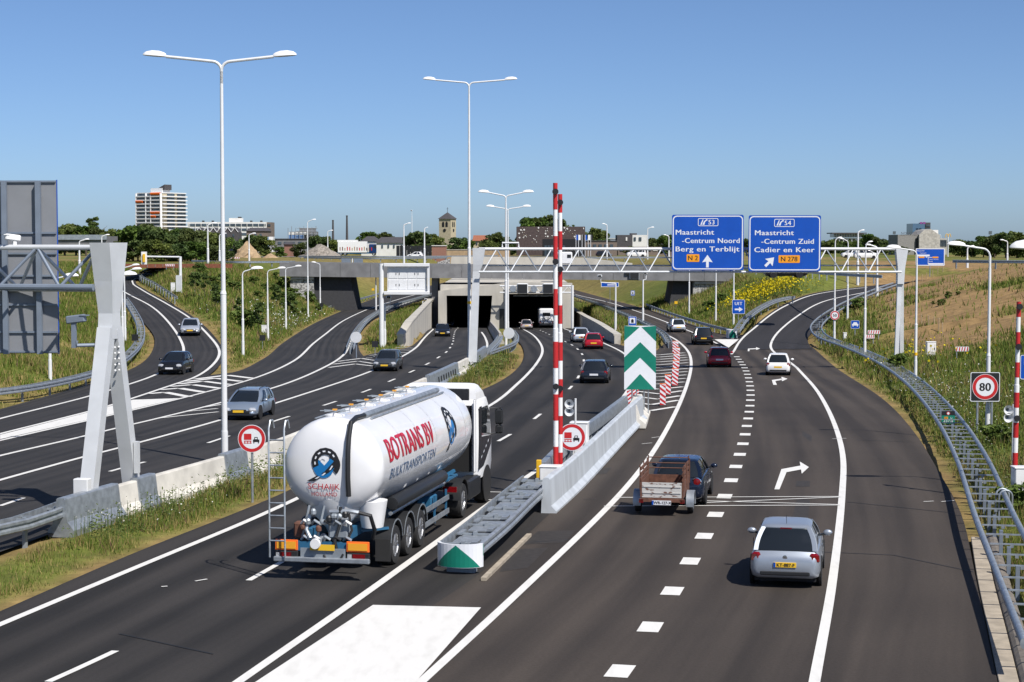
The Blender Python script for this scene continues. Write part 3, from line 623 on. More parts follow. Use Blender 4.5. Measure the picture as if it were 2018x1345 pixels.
for k in range(13): mb.tube([(px_x(988 + 11 * k, yy), yy, z0 if k % 2 else z1), (px_x(999 + 11 * k, yy), yy, z1 if k % 2 else z0)], .06, 6)
mb.build('frame', M['white_pole'], lc, world=True)
for u in (1029.5, 1080):
    o = MB().box((px_x(u, yy), yy - .45, zpx(569, yy)), (1.62, .4, 1.5), bev=.12).build('signal_housing', M['white_pole'], lc, world=True)
    MB().box((px_x(u, yy), yy - .68, zpx(569, yy)), (1.4, .1, 1.28)).build('screen', M['black'], lc, world=True)
for u in (1011, 1052):
    MB().lathe([(.46, -.7), (.5, -.2), (.42, .6), (.38, .7)], (px_x(u, yy), yy, zpx(570, yy)), 'y', 16).build('jet_fan', M['galv'], lc, world=True)
MB().tube([(px_x(1128, yy), yy, zr - .5), (px_x(1128, yy), yy, z1 + .1)], .2, 10).build('post', M['white_pole'], lc, world=True)
MB().tube([(px_x(998, yy), yy + 1.6, zr), (px_x(998, yy), yy + 1.6, z1)], .12, 8).build('post', M['white_pole'], lc, world=True)
# ------------------------------------------------------------------ viaduct
YV = 267.0
zl_t, zl_b, zr_t, zr_b = zpx(517.5, YV), zpx(545, YV), zpx(529.5, YV), zpx(555, YV); xa, xb = px_x(552, YV), px_x(1447, YV)
t = thing('viaduct', 'long dark concrete viaduct crossing over the tunnel mouth and both parallel roads', 'viaduct', (0, YV, 3.0))
mb = MB(); zi = lambda x, a, b: a + (b - a) * (x - xa) / (xb - xa); n = 15
xs = [xa + (xb - xa) * i / n for i in range(n + 1)]
for i in range(n):
    x0, x1 = xs[i], xs[i + 1] - 0.04
    mb.add([(x, y, z) for x in (x0, x1) for y, z in ((YV - .35, zi(x, zl_b, zr_b)), (YV - .35, zi(x, zl_t, zr_t)), (YV + .1, zi(x, zl_t, zr_t)), (YV + .1, zi(x, zl_b, zr_b)))], [(0, 1, 2, 3), (7, 6, 5, 4), (0, 4, 5, 1), (1, 5, 6, 2), (2, 6, 7, 3), (3, 7, 4, 0)])
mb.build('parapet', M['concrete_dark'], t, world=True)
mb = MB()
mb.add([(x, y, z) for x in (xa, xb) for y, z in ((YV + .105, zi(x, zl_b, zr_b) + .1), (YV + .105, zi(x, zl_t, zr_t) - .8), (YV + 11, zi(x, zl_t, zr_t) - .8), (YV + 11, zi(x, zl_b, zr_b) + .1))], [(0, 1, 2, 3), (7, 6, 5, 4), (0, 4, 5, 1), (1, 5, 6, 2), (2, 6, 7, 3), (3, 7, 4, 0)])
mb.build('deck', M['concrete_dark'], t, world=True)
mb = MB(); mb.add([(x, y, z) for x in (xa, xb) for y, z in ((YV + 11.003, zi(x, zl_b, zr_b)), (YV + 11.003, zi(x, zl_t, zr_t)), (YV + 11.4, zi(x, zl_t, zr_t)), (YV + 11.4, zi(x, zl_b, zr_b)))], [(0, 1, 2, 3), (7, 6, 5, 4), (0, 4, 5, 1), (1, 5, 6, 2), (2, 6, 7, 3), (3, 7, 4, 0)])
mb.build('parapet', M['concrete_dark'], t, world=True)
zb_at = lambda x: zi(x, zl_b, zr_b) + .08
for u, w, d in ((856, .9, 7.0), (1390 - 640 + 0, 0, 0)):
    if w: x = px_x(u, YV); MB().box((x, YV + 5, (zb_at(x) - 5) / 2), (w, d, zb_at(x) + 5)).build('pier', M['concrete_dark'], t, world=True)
for u0, u1, lean in ((612, 690, .12), (1316, 1366, -.06)):
    x0, x1 = px_x(u0, YV), px_x(u1, YV); mb = MB()
    mb.prism([(x0, -3.2), (x1 + (lean > 0) * 1.1, -3.2), (x1, zb_at(x1)), (x0 + (lean < 0) * .9, zb_at(x0))], YV + 1.0, YV + 10.5, fx)
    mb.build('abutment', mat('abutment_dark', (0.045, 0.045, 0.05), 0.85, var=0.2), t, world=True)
for sgn, ua, ub, label in ((-1, 572, 618, 'sloping stone gabion wall under the left end of the viaduct'), (1, 1366, 1436, 'pale sloping stone gabion wall under the right end of the viaduct')):
    x0, x1 = px_x(ua, YV), px_x(ub, YV); zt_ = zb_at((x0 + x1) / 2) - .12; xo, xi = (x0, x1) if sgn < 0 else (x1, x0)
    g = thing('gabion_wall', label, 'stone wall', ((x0 + x1) / 2, YV, -1.5))
    mb = MB(); mb.prism([(xi, -3.4), (xi, zt_), (xo, zt_), (xo - sgn * 1.0, zt_ - 1.5), (xi + sgn * 1.5, -3.4)] if sgn > 0 else [(xi, -3.4), (xi + sgn * 1.5, -3.4), (xo, zt_ - 1.4), (xo, zt_), (xi, zt_)], YV + .3, YV + 10, fx)
    mb.build('stone_face', M['stone'], g, world=True)
    MB().box(((x0 + x1) / 2 + .1, YV + .2, zt_ - .2), (abs(x1 - x0) * .96, .5, .35)).build('coping', M['concrete'], g, world=True)
t = thing('parapet_wall', 'long beige concrete parapet wall behind the viaduct', 'wall', (px_x(1040, 300), 300, 4.3))
mb = MB(); mb.prism([(px_x(886, 300), 3.4), (px_x(1246, 300), 3.4), (px_x(1246, 300), zpx(519, 300)), (px_x(1150, 300), zpx(508, 300)), (px_x(890, 300), zpx(506, 300))], 300, 301, fx)
mb.build('wall_body', M['concrete_shell'], t, world=True)
MB().prism([(px_x(856, 300), 3.4), (px_x(885, 300), 3.4), (px_x(887, 300), zpx(510, 300)), (px_x(862, 300), zpx(517, 300))], 300, 301.2, fx).build('stone_end', M['stone'], t, world=True)
# ------------------------------------------------------------------ median barrier between the carriageways
MED = pix_line([(40, 1082), (120, 1052), (300, 995), (480, 938), (560, 910), (720, 833), (880, 754), (938, 720), (960, 703)], ZM, 1.0)
S = lambda u: s_at(MED, u)
segs = [('steel_barrier_block', S(108), S(204), 'galv', 'galvanised steel barrier block around the foot of the nearest gantry leg'), ('concrete_barrier', S(205), S(254), 'concrete_white', 'short pale concrete barrier between the two steel blocks under the gantry'),
        ('steel_barrier_block', S(255), S(306), 'galv', 'galvanised steel barrier block under the farther leg of the near gantry'), ('concrete_barrier', S(307), S(434), 'concrete_white', 'pale concrete barrier behind tall weeds between gantry and tall lamp'),
        ('steel_barrier_block', S(435), S(480), 'galv', 'galvanised steel barrier block holding the foot of the tallest lamp'), ('concrete_barrier', S(481), S(838), 'concrete_white', 'long pale concrete barrier running behind the tanker truck'),
        ('steel_barrier_block', S(840), S(898), 'galv', 'galvanised slotted barrier section just beyond the truck cab'), ('concrete_barrier', S(899), S(926), 'concrete_white', 'short pale concrete barrier ending at the second tall lamp'),
        ('steel_barrier_block', S(928), S(956), 'galv', 'steel barrier block at the left foot of the sign gantry')]
for nm, a, b, m, lb in segs:
    o = barrier(cut(MED, a, b), nm, lb, M[m], 1.25 if nm.startswith('steel') else 1.0)
    if 'slotted' in lb:
        for k in range(8):
            p, an = along(MED, a + (b - a) * (.25 + .085 * k)); q = MB().box((.21, 0, 0), (.03, .22, .34), ry=-.1).build('slot', M['black'], o); q.location = Vector(p) - o.location + Vector((0, 0, .5)); q.rotation_euler = (0, 0, an)
# gore between main road and exit lanes: steel barrier, nose, guard rail
GORE = pix_line([(1082, 1012), (1130, 968), (1190, 905), (1240, 852), (1266, 826)], Z0, 0.8)
g = thing('steel_barrier', 'tall grey steel step barrier beside the raised boom, right face to the exit lanes', 'barrier', tuple(GORE[0]))
k = np.linspace(.65, 1.0, len(GORE)); N = normals(GORE); mb = MB()
mb.rings([[(p[0] + n[0] * a, p[1] + n[1] * a, p[2] + b) for a, b in ((.22, -.02), (.22, .06), (.06, .22), (.02, 1.0), (-.02, 1.05), (-.16, 1.05), (-.2, 1.0), (-.24, -.02))] for p, n in zip(GORE, N)]); mb.build('barrier_body', M['galv_wall'], g, world=True)
G2 = pix_line([(1068, 972), (1120, 915), (1180, 866), (1232, 822)], Z0, 0.8)
g2 = thing('steel_barrier', 'slotted grey steel barrier on the truck side of the gore', 'barrier', tuple(G2[0])); mb = MB(); sweep(mb, G2, [(-.16, .55), (.16, .55), (.1, .98), (-.1, .98)]); mb.build('rail', M['galv'], g2, world=True)
for i in range(14):
    p, a = along(G2, .4 + i * length(G2) / 14); q = MB().box((0, 0, .27), (.2, .3, .56)).build('post', M['galv_dull'], g2); q.location = Vector(p) - g2.location; q.rotation_euler = (0, 0, a)
e0 = at(1246, 840, Z0); e1 = at(1258, 814, ZM)
g = tag(MB_sweep(np.array([tuple(e0 + (e1 - e0) * k_) for k_ in (0, .33, .66, 1)]), [(a * 1.9, b * 1.02) for a, b in JERSEY], M['concrete_white'], 'concrete_barrier'), 'white wedge-shaped concrete barrier end below the green chevron board', 'barrier')
NOSE = pix_line([(908, 1128), (965, 1078), (1015, 1028), (1062, 985)], Z0, 0.8); nose_len = length(NOSE); p0 = NOSE[0]
g, _ = guard_rail('double guard rail with steel cover plates behind the green chevron nose', None, Z0, (-1, 1), .95, 1.5, 0, world_line=NOSE)
for i in range(6):
    p, a = along(NOSE, .3 + i * nose_len / 6.2); q = MB().box((0, nose_len / 12.6, .60), (.70, nose_len / 7.6, .04)).box((.3, .1, .69), (.16, .5, .06)).box((-.36, nose_len / 8, .68), (.12, .6, .05)).build('cover_plate', M['galv'], g); q.location = Vector(p) - g.location; q.rotation_euler = (0, 0, a)
hd = math.radians(-16)
nz = thing('crash_nose', 'rounded green and white chevron nose at the start of the gore guard rail', 'crash barrier', (p0[0], p0[1], 0), hd)
def arc_panel(mb, poly, r, cz, off=0.0):
    """polygon in (arc angle, z) wrapped round a half cylinder"""
    pts = [((r + off) * math.sin(a) , -(r * .62 + off) * math.cos(a), cz + z) for a, z in poly]; mb.add(pts, [tuple(range(len(pts)))])
mb = MB(); mb.rings([[(.58 * math.sin(a), -.40 * math.cos(a), z) for a in np.linspace(-1.55, 1.55, 17)] + [(.5 * math.sin(a), -.34 * math.cos(a), z) for a in np.linspace(1.55, -1.55, 17)] for z in (.17, .74)]); mb.mi(0)
mb.build('nose_shell', M['sheet_white'], nz)
mb = MB()
for s_ in (-1, 1):
    for k in range(6):
        a0, a1 = s_ * 1.5 * k / 6 * .78, s_ * 1.5 * (k + 1) / 6 * .78; f = lambda a: .54 * (1 - abs(a) / 1.17)
        mb.add([(.584 * math.sin(a), -.404 * math.cos(a), .18 + z) for a, z in ((a0, 0), (a1, 0), (a1, max(f(a1), .001)), (a0, f(a0)))], [(0, 1, 2, 3)])
    mb.add([(.584 * math.sin(a), -.404 * math.cos(a), .18 + z) for a, z in ((s_ * .95, .55), (s_ * 1.54, .55), (s_ * 1.54, .25))], [(0, 1, 2)])
mb.build('chevron', M['green_sign'], nz); MB().box((0, .1, .09), (.7, .25, .2)).build('foot', M['galv_dull'], nz)
kb = at(953, 1146, Z0); k1 = at(1043, 1058, Z0); d = (k1 - kb); kerb_ = tag(MB().box((0, 0, .05), (.13, d.length, .08)).build('kerb', M['tile']), kind='structure')
kerb_.location = (kb + k1) / 2; kerb_.rotation_euler = (0, 0, math.atan2(-d.x, d.y))
# ------------------------------------------------------------------ guard rails
guard_rail('long double guard rail with many crossbars bordering the right edge of the exit lanes', [(2075, 1345), (2010, 1190), (1962, 1075), (1915, 945), (1868, 858), (1800, 777), (1740, 733), (1660, 695), (1617, 676), (1608, 660), (1618, 645), (1650, 622), (1700, 596), (1768, 570)], ZR if False else (lambda y: np.where(np.asarray(y) > 100, ZR(y), ZS(y))), (-1, 1), .85, 2.6, 1.5, beam=True, lift=.03)
guard_rail('guard rail following the grass bank at the left edge of the entry ramp', [(-40, 800), (60, 786), (180, 757), (255, 715), (276, 685), (276, 655), (262, 625), (246, 600)], ZL, (-1, 1), .5, 4.0, 2.0)
guard_rail('guard rail curving up the grass bank beside the top of the entry ramp', [(345, 598), (322, 582), (298, 566), (276, 553), (278, 544), (302, 538), (338, 535)], lambda y: ZL(y) + .15, (1,), .4, 4.0)
guard_rail('low guard rail with double beams at the lower left ending at the steel block', [(-60, 1100), (40, 1076), (132, 1040)], Z0, (-1, 1), .45, 2.0, 2.0)
guard_rail('guard rail between the left parallel road and the grass island', [(690, 700), (702, 668), (728, 636), (770, 612), (820, 596), (868, 580)], lambda y: ZS(y) - .05, (-1, 1), .5, 4.0)
guard_rail('guard rail on the far side of the left parallel road below the abutment', [(648, 613), (690, 601), (745, 586), (790, 572)], lambda y: ZS(y) - .05, (1,), .3, 4.0)
guard_rail('guard rail on the left side of the right parallel road along the grass', [(1318, 688), (1308, 672), (1280, 653), (1225, 626), (1180, 607), (1128, 588)], lambda y: ZS(y) - .05, (-1, 1), .45, 4.0)
guard_rail('guard rail on the right side of the right parallel road meeting the green cone', [(1447, 664), (1400, 652), (1350, 636), (1300, 618), (1276, 608)], lambda y: ZS(y) - .05, (-1,), .4, 4.0)
guard_rail('guard rail rising with the exit ramp from the green cone', [(1452, 664), (1468, 642), (1500, 618), (1530, 604), (1562, 597)], lambda y: ZR(y) + .1, (1, -1), .5, 4.0, 2.0)
guard_rail('curved guard rail around the round sign back between the tunnel roads', [(960, 712), (985, 702), (1008, 692), (1017, 680), (1010, 664)], ZM, (1,), .4, 2.0)
guard_rail('short guard rail with crossbars leading from the median to the tunnel wall', [(962, 708), (978, 690), (986, 676)], ZM, (-1, 1), .4, 2.0, 1.3)
MIDW = pix_line([(986, 677), (979, 665), (969, 650), (964, 640)], ZM, 1.5); barrier(MIDW, 'concrete_barrier', 'low concrete divider at the tunnel mouth between the two tubes', M['concrete'], 1.3)
guard_rail('guard rail along the top of the embankment left of the viaduct', [(380, 522), (470, 525), (580, 524)], 4.62 if False else (lambda y: 4.55 + 0 * np.asarray(y)), (1,), .3, 4.0)
guard_rail('guard rail on the upper road behind the exit ramp', [(1440, 537), (1530, 541), (1650, 552), (1742, 558)], lambda y: 4.3 + 0 * np.asarray(y), (1,), .3, 4.0)
guard_rail('pale guard rail on the upper road left of the beige wall', [(600, 514), (740, 516), (880, 514)], lambda y: 4.4 + 0 * np.asarray(y), (1,), .3, 4.0)
c = at(1443, 668, ZS); ct = thing('crash_nose', 'green and white crash cone where exit ramp and parallel road split', 'crash barrier', tuple(c))
MB().rings([[(.52 * math.cos(a) * k_, -.5 * math.sin(a) * k_, z) for a in np.linspace(0, math.pi, 11)] + [(-.5 * k_, .9, z), (.5 * k_, .9, z)] for z, k_ in ((.05, 1.0), (.9, 1.0))]).build('nose_shell', M['sheet_white'], ct)
MB().rings([[(.53 * math.cos(a), -.51 * math.sin(a), z) for a in np.linspace(.9, math.pi - .9, 7)] for z in (.1, .5)] + [[(.53 * math.cos(a), -.51 * math.sin(a), .88) for a in np.linspace(1.4, math.pi - 1.4, 7)]], cap=False, closed=False).build('chevron', M['green_sign'], ct)
# ------------------------------------------------------------------ lamp posts
def head_geo(mb, c, dx, L=1.05, W=.36, H=.2, dy=0.0):
    """lamp head: a flattened shell growing from c along dx (unit, +-1)"""
    rs = []
    for t, w, h in ((0, .35, .5), (.08, .6, .75), (.3, .9, 1.0), (.6, 1, 1.0), (.85, .8, .75), (.96, .5, .4), (1, .2, .15)):
        rs.append([(c[0] + dx * L * t, c[1] + W / 2 * w * math.cos(a), c[2] + t * .06 + (H * h * math.sin(a) * (1 if math.sin(a) > 0 else .18))) for a in np.linspace(0, 2 * math.pi, 12, endpoint=False)])
    mb.rings(rs)
def lamp(name, label, base, top, arms, group, r=(.11, .055), headk=1.0, rise=.35, band=None, arm_r=.04):
    """base: world point; top: world z of the arm; arms: list of signed lateral reaches (metres) to the head's near end"""
    t = thing(name, label, 'street lamp', tuple(base), 0, group); h = top - base[2]
    j = h * .42; mb = MB(); mb.tube([(0, 0, -.3), (0, 0, 1.2)], r[0] * 1.18, 12); mb.tube([(0, 0, 1.2), (0, 0, j)], r[0], 12); mb.tube([(0, 0, j), (0, 0, j + .12)], [r[0] * 1.12, r[0] * .8], 12)
    mb.tube([(0, 0, j + .12), (0, 0, h - .8 - rise)], [r[0] * .78, r[1] * 1.15], 12); mb.tube([(0, 0, h - .8 - rise), (0, 0, h - .3 - rise)], r[1], 10)
    mb.build('pole', M['white_pole'], t, smooth=True)
    for a in arms:
        s_ = 1 if a > 0 else -1; rr = min(.34, abs(a) * .5)
        pts = [(0, 0, h - rise - .9), (0, 0, h - rise - .36)] + [(s_ * rr * (1 - math.cos(q)), 0, h - rise - .34 + .34 * math.sin(q)) for q in np.linspace(.2, math.pi / 2, 5)] + [(a, 0, h)]
        MB().tube(pts, arm_r, 8).build('arm', M['white_pole'], t, smooth=True)
        mb = MB(); head_geo(mb, (a, 0, h), s_, 1.05 * headk, .36 * headk, .24 * headk); mb.build('lamp_head', M['white'], t, smooth=True)
    if band:
        MB().tube([(0, 0, band), (0, 0, band + .18)], r[0] * 1.22, 12).build('band', M['yellow'], t)
    return t
GD = 'tall double-armed lamps along the median'; GS = 'single-armed white lamps along the ramps'
b = at(443, 914, ZM); lamp('double_street_lamp', 'tallest double-armed white lamp rising from the median left of the tanker', b, zpx(112, b.y), (-(108 / FPX * b.y), 102 / FPX * b.y), GD, r=(.108, .052), headk=.80, rise=.17, arm_r=.055)
b = at(925, 729, ZM); lamp('double_street_lamp', 'second tall double-armed white lamp standing in the median barrier before the tunnel', b, zpx(158, b.y), (-66 / FPX * b.y, 70 / FPX * b.y), GD, r=(.118, .055), headk=.82, rise=.17, band=4.6, arm_r=.055)
b = at(997, 680, ZM); lamp('double_street_lamp', 'third double-armed lamp just in front of the middle tunnel wall', b, zpx(380, b.y), (-33 / FPX * b.y, 33 / FPX * b.y), GD, r=(.12, .065), headk=1.0, rise=.25, arm_r=.06)
b = at(1001, 652, ZM); lamp('double_street_lamp', 'farthest double-armed lamp, half hidden behind the third one', b, zpx(408, b.y), (-27 / FPX * b.y, 29 / FPX * b.y), GD, r=(.13, .075), headk=1.05, rise=.25, arm_r=.07)
singles = [  # u, base v, top v, head near-end u, head length px, label
 (242, 700, 524, 262, 15, 'single lamp by the entry ramp, its head just right of the near gantry column', ), (246.5, 676, 532, 262, 19, 'single lamp by the entry ramp guard rail, slightly lower head beside the gantry column'),
 (222, 714, 543, 240, 32, 'single lamp mostly hidden behind the gantry leg, lowest of its three heads'), (99, 748, 546, 128, 30, 'lamp on the left bank with its foot below the grey sign back'),
 (479, 703, 531, 496, 24, 'lamp on the left bank nearest to the tall median lamp'), (528, 672, 530, 548, 16, 'second lamp of the row on the bank between the two entry roads'),
 (563.5, 650, 526, 582, 13, 'third lamp of the row on the bank, left of the viaduct abutment'), (607, 627, 434, 616, 8, 'tall lamp in front of the dark left abutment'),
 (631, 605, 518, 623, -9, 'lamp with its arm to the left before the dark abutment wall'), (796, 521, 441, 803, 7, 'distant tall lamp behind the white display panel'),
 (646, 508, 455, 651, 6, 'distant lamp in front of the rubble heap'), (836.5, 522, 449, 840, 4, 'distant lamp to the left of the church tower'), (410, 528, 441, 418, 10, 'tall lamp before the dark trees left of the tall median lamp'),
 (433, 520, 461, 441, 6, 'small lamp just left of the tall median lamp'), (491, 516, 461, 497, 8, 'lamp beside the pointed sand heap'), (157, 545, 473, 167, 10, 'lamp in front of the grey flyover on the left'), (201, 520, 464, 208, 9, 'lamp rising behind the near gantry top'),
 (1358, 622, 470, 1361, 9, 'thin lamp pole under the left blue sign, left one'), (1410.5, 636, 470, 1414, 9, 'thin lamp pole under the left blue sign, middle one'), (1445.5, 648, 470, 1449, 9, 'thin lamp pole behind the blue exit panel'),
 (1644, 681, 470, 1648, 10, 'lamp pole beside the round fifty sign'), (1670, 630, 472, 1662, -9, 'lamp pole on the bank right of the exit ramp'), (1704, 705, 478, 1708, 10, 'lamp pole between blue car sign and gantry leg'), (1690, 562, 455, 1695, 8, 'far lamp pole behind the exit ramp'), (1728, 587, 484, 1716, -12, 'lamp pole just left of the right gantry leg'),
 (1196, 512, 442, 1192, -6, 'thin lamp pole behind the gantry truss near the striped boom'), (1276, 512, 449, 1282, 7, 'thin distant lamp before the black and white house'), (1318, 515, 464, 1313, -6, 'thin lamp just left of the left blue sign'),
 (1906, 530, 486, 1912, 8, 'small lamp on the horizon fence by the left of the tall right lamp'), (1854, 497, 463, 1848, -6, 'distant lamp under the yellow arches sign'), (1985, 520, 474, 1978, -8, 'distant lamp at the right edge of the picture before the trees')]
for u, vb, vt, uh, hl, label in singles:
    b = on_ground(u, vb) if vb > 540 else at(u, vb, 4.5); k = FPX / b.y
    hk = abs(hl) / k / 1.05; lamp('street_lamp', label, b, zpx(vt, b.y), ((uh - u) / k,), GS, r=(.10, .05) if vb > 600 else (.16, .09), headk=hk, rise=.12, arm_r=.045 if vb > 600 else .09)
for u, vb, vt, uh, hl, label, bd in ((1804, 750, 490, 1772, -28, 'lamp right of the gantry leg with a yellow band low on its pole', 1.5), (1946, 858, 485, 1897, -36, 'lamp standing directly behind the eighty sign', 2.1)):
    b = on_ground(u, vb); k = FPX / b.y; lamp('street_lamp', label, b, zpx(vt, b.y), ((uh - u) / k,), GS, r=(.085, .05), headk=abs(hl) / k / 1.05 , rise=.1, band=bd)
b = Vector((17.9, 57.0, gz(17.9, 57.0))); lamp('street_lamp', 'lamp whose large white head juts in at the right edge above the hill', b, zpx(492, 57.0), (-1.05,), GS, headk=1.15, rise=.1)
# ------------------------------------------------------------------ gantries
TH = math.radians(10.8); LEFT = Vector((-math.cos(TH), math.sin(TH), 0)); FWD = Vector((math.sin(TH), math.cos(TH), 0))
YG = 53.2; ap = atd(214, 486, YG); zb0 = 0.85
f0 = at(170, 972, Z0, .85); f1 = at(262, 947, Z0, .85)
g = thing('sign_gantry', 'near grey steel gantry on splayed legs with a truss running out of the left edge', 'gantry', (ap.x, ap.y, 0))
node = Vector((ap.x, ap.y, 6.0)); DIRB = (f1 - f0); DIRB.z = 0; DIRB.normalize()
mb = MB(); rs = []
for z, a, w in ((8.02, .56, .62), (6.9, .36, .56), (5.95, .24, .44), (5.2, .33, .42)):
    rs.append([tuple(Vector((ap.x, ap.y, z)) + DIRB * sa * a + LEFT * sb * w / 2) for sa, sb in ((-1, -1), (1, -1), (1, 1), (-1, 1))])
mb.rings(rs); mb.build('column_head', M['gantry'], g, world=True)
for f, o in ((f0, -.2), (f1, .2)): MB().bar(f - Vector((0, 0, .5)), Vector((ap.x, ap.y, 5.5)) + DIRB * o, .38, .42, up=tuple(LEFT)).build('leg', M['gantry'], g, world=True)
TL = 15.0; p_top = Vector((ap.x, ap.y, 7.88)); p_lo = Vector((ap.x, ap.y, 6.72)) - FWD * .55; p_hi = Vector((ap.x, ap.y, 6.62)) + FWD * .75
for p, r, nm in ((p_top, .085, 'top_chord'), (p_lo, .1, 'lower_chord'), (p_hi, .07, 'lower_chord')): MB().tube([p + LEFT * .25, p + LEFT * TL], r, 10).build(nm, M['gantry'] if nm == 'top_chord' else M['gantry_dark'] if r > .09 else M['gantry'], g, smooth=True, world=True)
for pl in (p_lo, p_hi):
    k = 0; x = .35
    while x < TL - 1:
        a = p_top + LEFT * x if k % 2 == 0 else pl + LEFT * x; b_ = pl + LEFT * (x + .95) if k % 2 == 0 else p_top + LEFT * (x + .95)
        MB().tube([a, b_], .05, 8).build('diagonal', M['gantry'] if pl is p_hi else M['gantry_dark'], g, smooth=True, world=True); x += .95; k += 1
mb = MB()
for i in range(3): MB().bar(p_lo + LEFT * (1.2 + 2.9 * i), p_hi + LEFT * (1.2 + 2.9 * i), .08).build('cross_strut', M['gantry_dark'], g, world=True)
bx = at(172, 968, Z0, 1.15); MB().box(tuple(f0 + Vector((-.02, -.38, .22))), (.44, .3, .5), rz=-TH, bev=.02).build('junction_box', M['white_pole'], g, world=True)
MB().box(tuple(f1 + (Vector((ap.x, ap.y, 5.5)) - f1) * .16 + Vector((.26, -.15, 0))), (.12, .2, .95), rz=-TH).build('cable_duct', M['gantry'], g, world=True)
for sgn in (-1, 1):
    for r_ in range(5):
        MB().ball(tuple(Vector((ap.x, ap.y, 4.95 - r_ * .17)) + DIRB * (.12 * sgn) - LEFT * .22), (.07, .07, .07), 6, 4).build('bolt', M['white'], g, world=True)
# back of the direction sign hung on the far side of the near gantry
YS = YG + 1.25; sr = atd(112, 500, YS + .2); zt_, zb_ = zpx(356, sr.y), zpx(697, sr.y)
s = thing('direction_sign', 'large grey back of a direction sign, ribbed with posts, at the left edge', 'road sign', (sr.x, sr.y, zb_))
Wd = 4.6; h = zt_ - zb_; L2 = Vector((-1, .0, 0)); cs = Vector((sr.x - Wd / 2, sr.y + .05, (zt_ + zb_) / 2))
MB().box(tuple(cs), (Wd, .05, h)).build('panel', M['sign_back'], s, world=True)
MB().box((sr.x + .004, sr.y + .075, cs.z), (.03, .06, h + .04)).build('panel_edge', M['blue_sign'], s, world=True)
for i in range(4):
    x = sr.x - .52 - 1.04 * i * .98 - (.0 if i else 0); MB().box((x, sr.y - .09, cs.z - .02), (.15, .16, h - .02)).build('post', M['gantry_dark'], s, world=True)
for fz in (.0, .30, .42, .55, .72, .88, .995): MB().box((cs.x, sr.y - .006, zt_ - .03 - fz * (h - .06)), (Wd - .02, .05, .055)).build('stiffener', M['gantry_dark'], s, world=True)
# traffic camera and surveillance cameras on the near gantry
def cctv(label, p, yaw, m, k=1.0, stem=0.0, nm='security_camera'):
    t = thing(nm, label, 'camera', tuple(p), yaw, 'traffic cameras')
    MB().box((0, 0, .12 * k), (.16 * k, .42 * k, .17 * k), rx=-.12, bev=.03).build('housing', m, t); MB().box((0, -.19 * k, .20 * k), (.19 * k, .16 * k, .02 * k)).build('sun_shade', m, t)
    MB().box((0, .05 * k, -.06 * k - stem / 2), (.09 * k, .09 * k, .22 * k + stem)).build('bracket', m, t); return t
cctv('white camera on top of the near gantry truss at the left edge', p_top + LEFT * 3.02 + Vector((0, 0, .16)), -1.0, M['white'], 1.1)
c = cctv('dark camera hanging beside the near gantry leg on a bent arm', atd(150, 640, YG - .6), 1.45, M['gantry_dark'], 1.35, .45)
a0 = atd(151, 672, YG - .6); a1 = atd(196, 680, YG - .3); MB().tube([a0 - c.location, Vector((a0.x, a0.y, a1.z)) - c.location, a1 - c.location], .055, 8).build('bent_arm', M['gantry_dark'], c).rotation_euler = (0, 0, -1.45)
# far gantry carrying the two blue signs
YF = 125.0; k = FPX / YF; X = lambda u: float(atd(u, 600, YF).x); Zf = lambda v: zpx(v, YF)
fl = at(933, 712, ZM); fr = Vector((X(1765), YF - .3, gz(X(1765), YF) - .1)); fr2 = Vector((X(1781), YF + .5, gz(X(1781), YF) - .1))
g = thing('sign_gantry', 'far grey truss gantry spanning the road and carrying two blue direction signs', 'gantry', (X(940), YF, float(ZM(YF))))
mb = MB(); mb.rings([[(X(u) + sx * w, YF + sy * w * .8, z) for sx, sy in ((-1, -1), (1, -1), (1, 1), (-1, 1))] for u, z, w in ((931, float(ZM(YF)) + .6, .29), (939, Zf(535), .24), (942, Zf(522), .33), (944, Zf(489), .44))]); mb.build('column', M['gantry'], g, world=True)
zt_, zl_ = Zf(491), Zf(536)
for dy, z, r, nm in ((0, zt_, .10, 'top_chord'), (-.6, zl_, .075, 'lower_chord'), (.7, Zf(524), .055, 'lower_chord')): MB().tube([(X(944), YF + dy, z), (X(1772), YF + dy, z)], r, 8).build(nm, M['white_pole'] if r > .08 else M['gantry'] if r > .06 else M['galv'], g, smooth=True, world=True)
u = 952.0; i = 0
while u < 1745:
    a = (X(u), YF - (.6 if i % 2 == 0 else 0), zl_ if i % 2 == 0 else zt_); b_ = (X(u + 27), YF - (.6 if i % 2 else 0), zl_ if i % 2 else zt_)
    MB().tube([a, b_], .045, 6).build('diagonal', M['gantry'] if i % 2 == 0 else M['galv'], g, smooth=True, world=True); u += 27; i += 1
mb = MB(); mb.rings([[(X(u) + sx * w, YF + sy * .3, z) for sx, sy in ((-1, -1), (1, -1), (1, 1), (-1, 1))] for u, z, w in ((1773, Zf(560), .22), (1774, Zf(528), .25), (1775, Zf(491), .42))]); mb.build('column_head', M['gantry'], g, world=True)
for p, q in ((fr, X(1772)), (fr2, X(1776))): MB().bar((p.x, p.y, p.z - .3), (q, YF, Zf(548)), .27, .27, up=(0, 1, 0)).build('leg', M['gantry'], g, world=True)
mb = MB().tube([(X(1005 - 15), YF, zt_ + .1), (X(1005 - 15), YF, zt_ + .42), (X(1022), YF, zt_ + .42), (X(1022), YF, zt_ + .1)], .07, 6); mb.build('cable_frame', M['white_pole'], g, world=True)
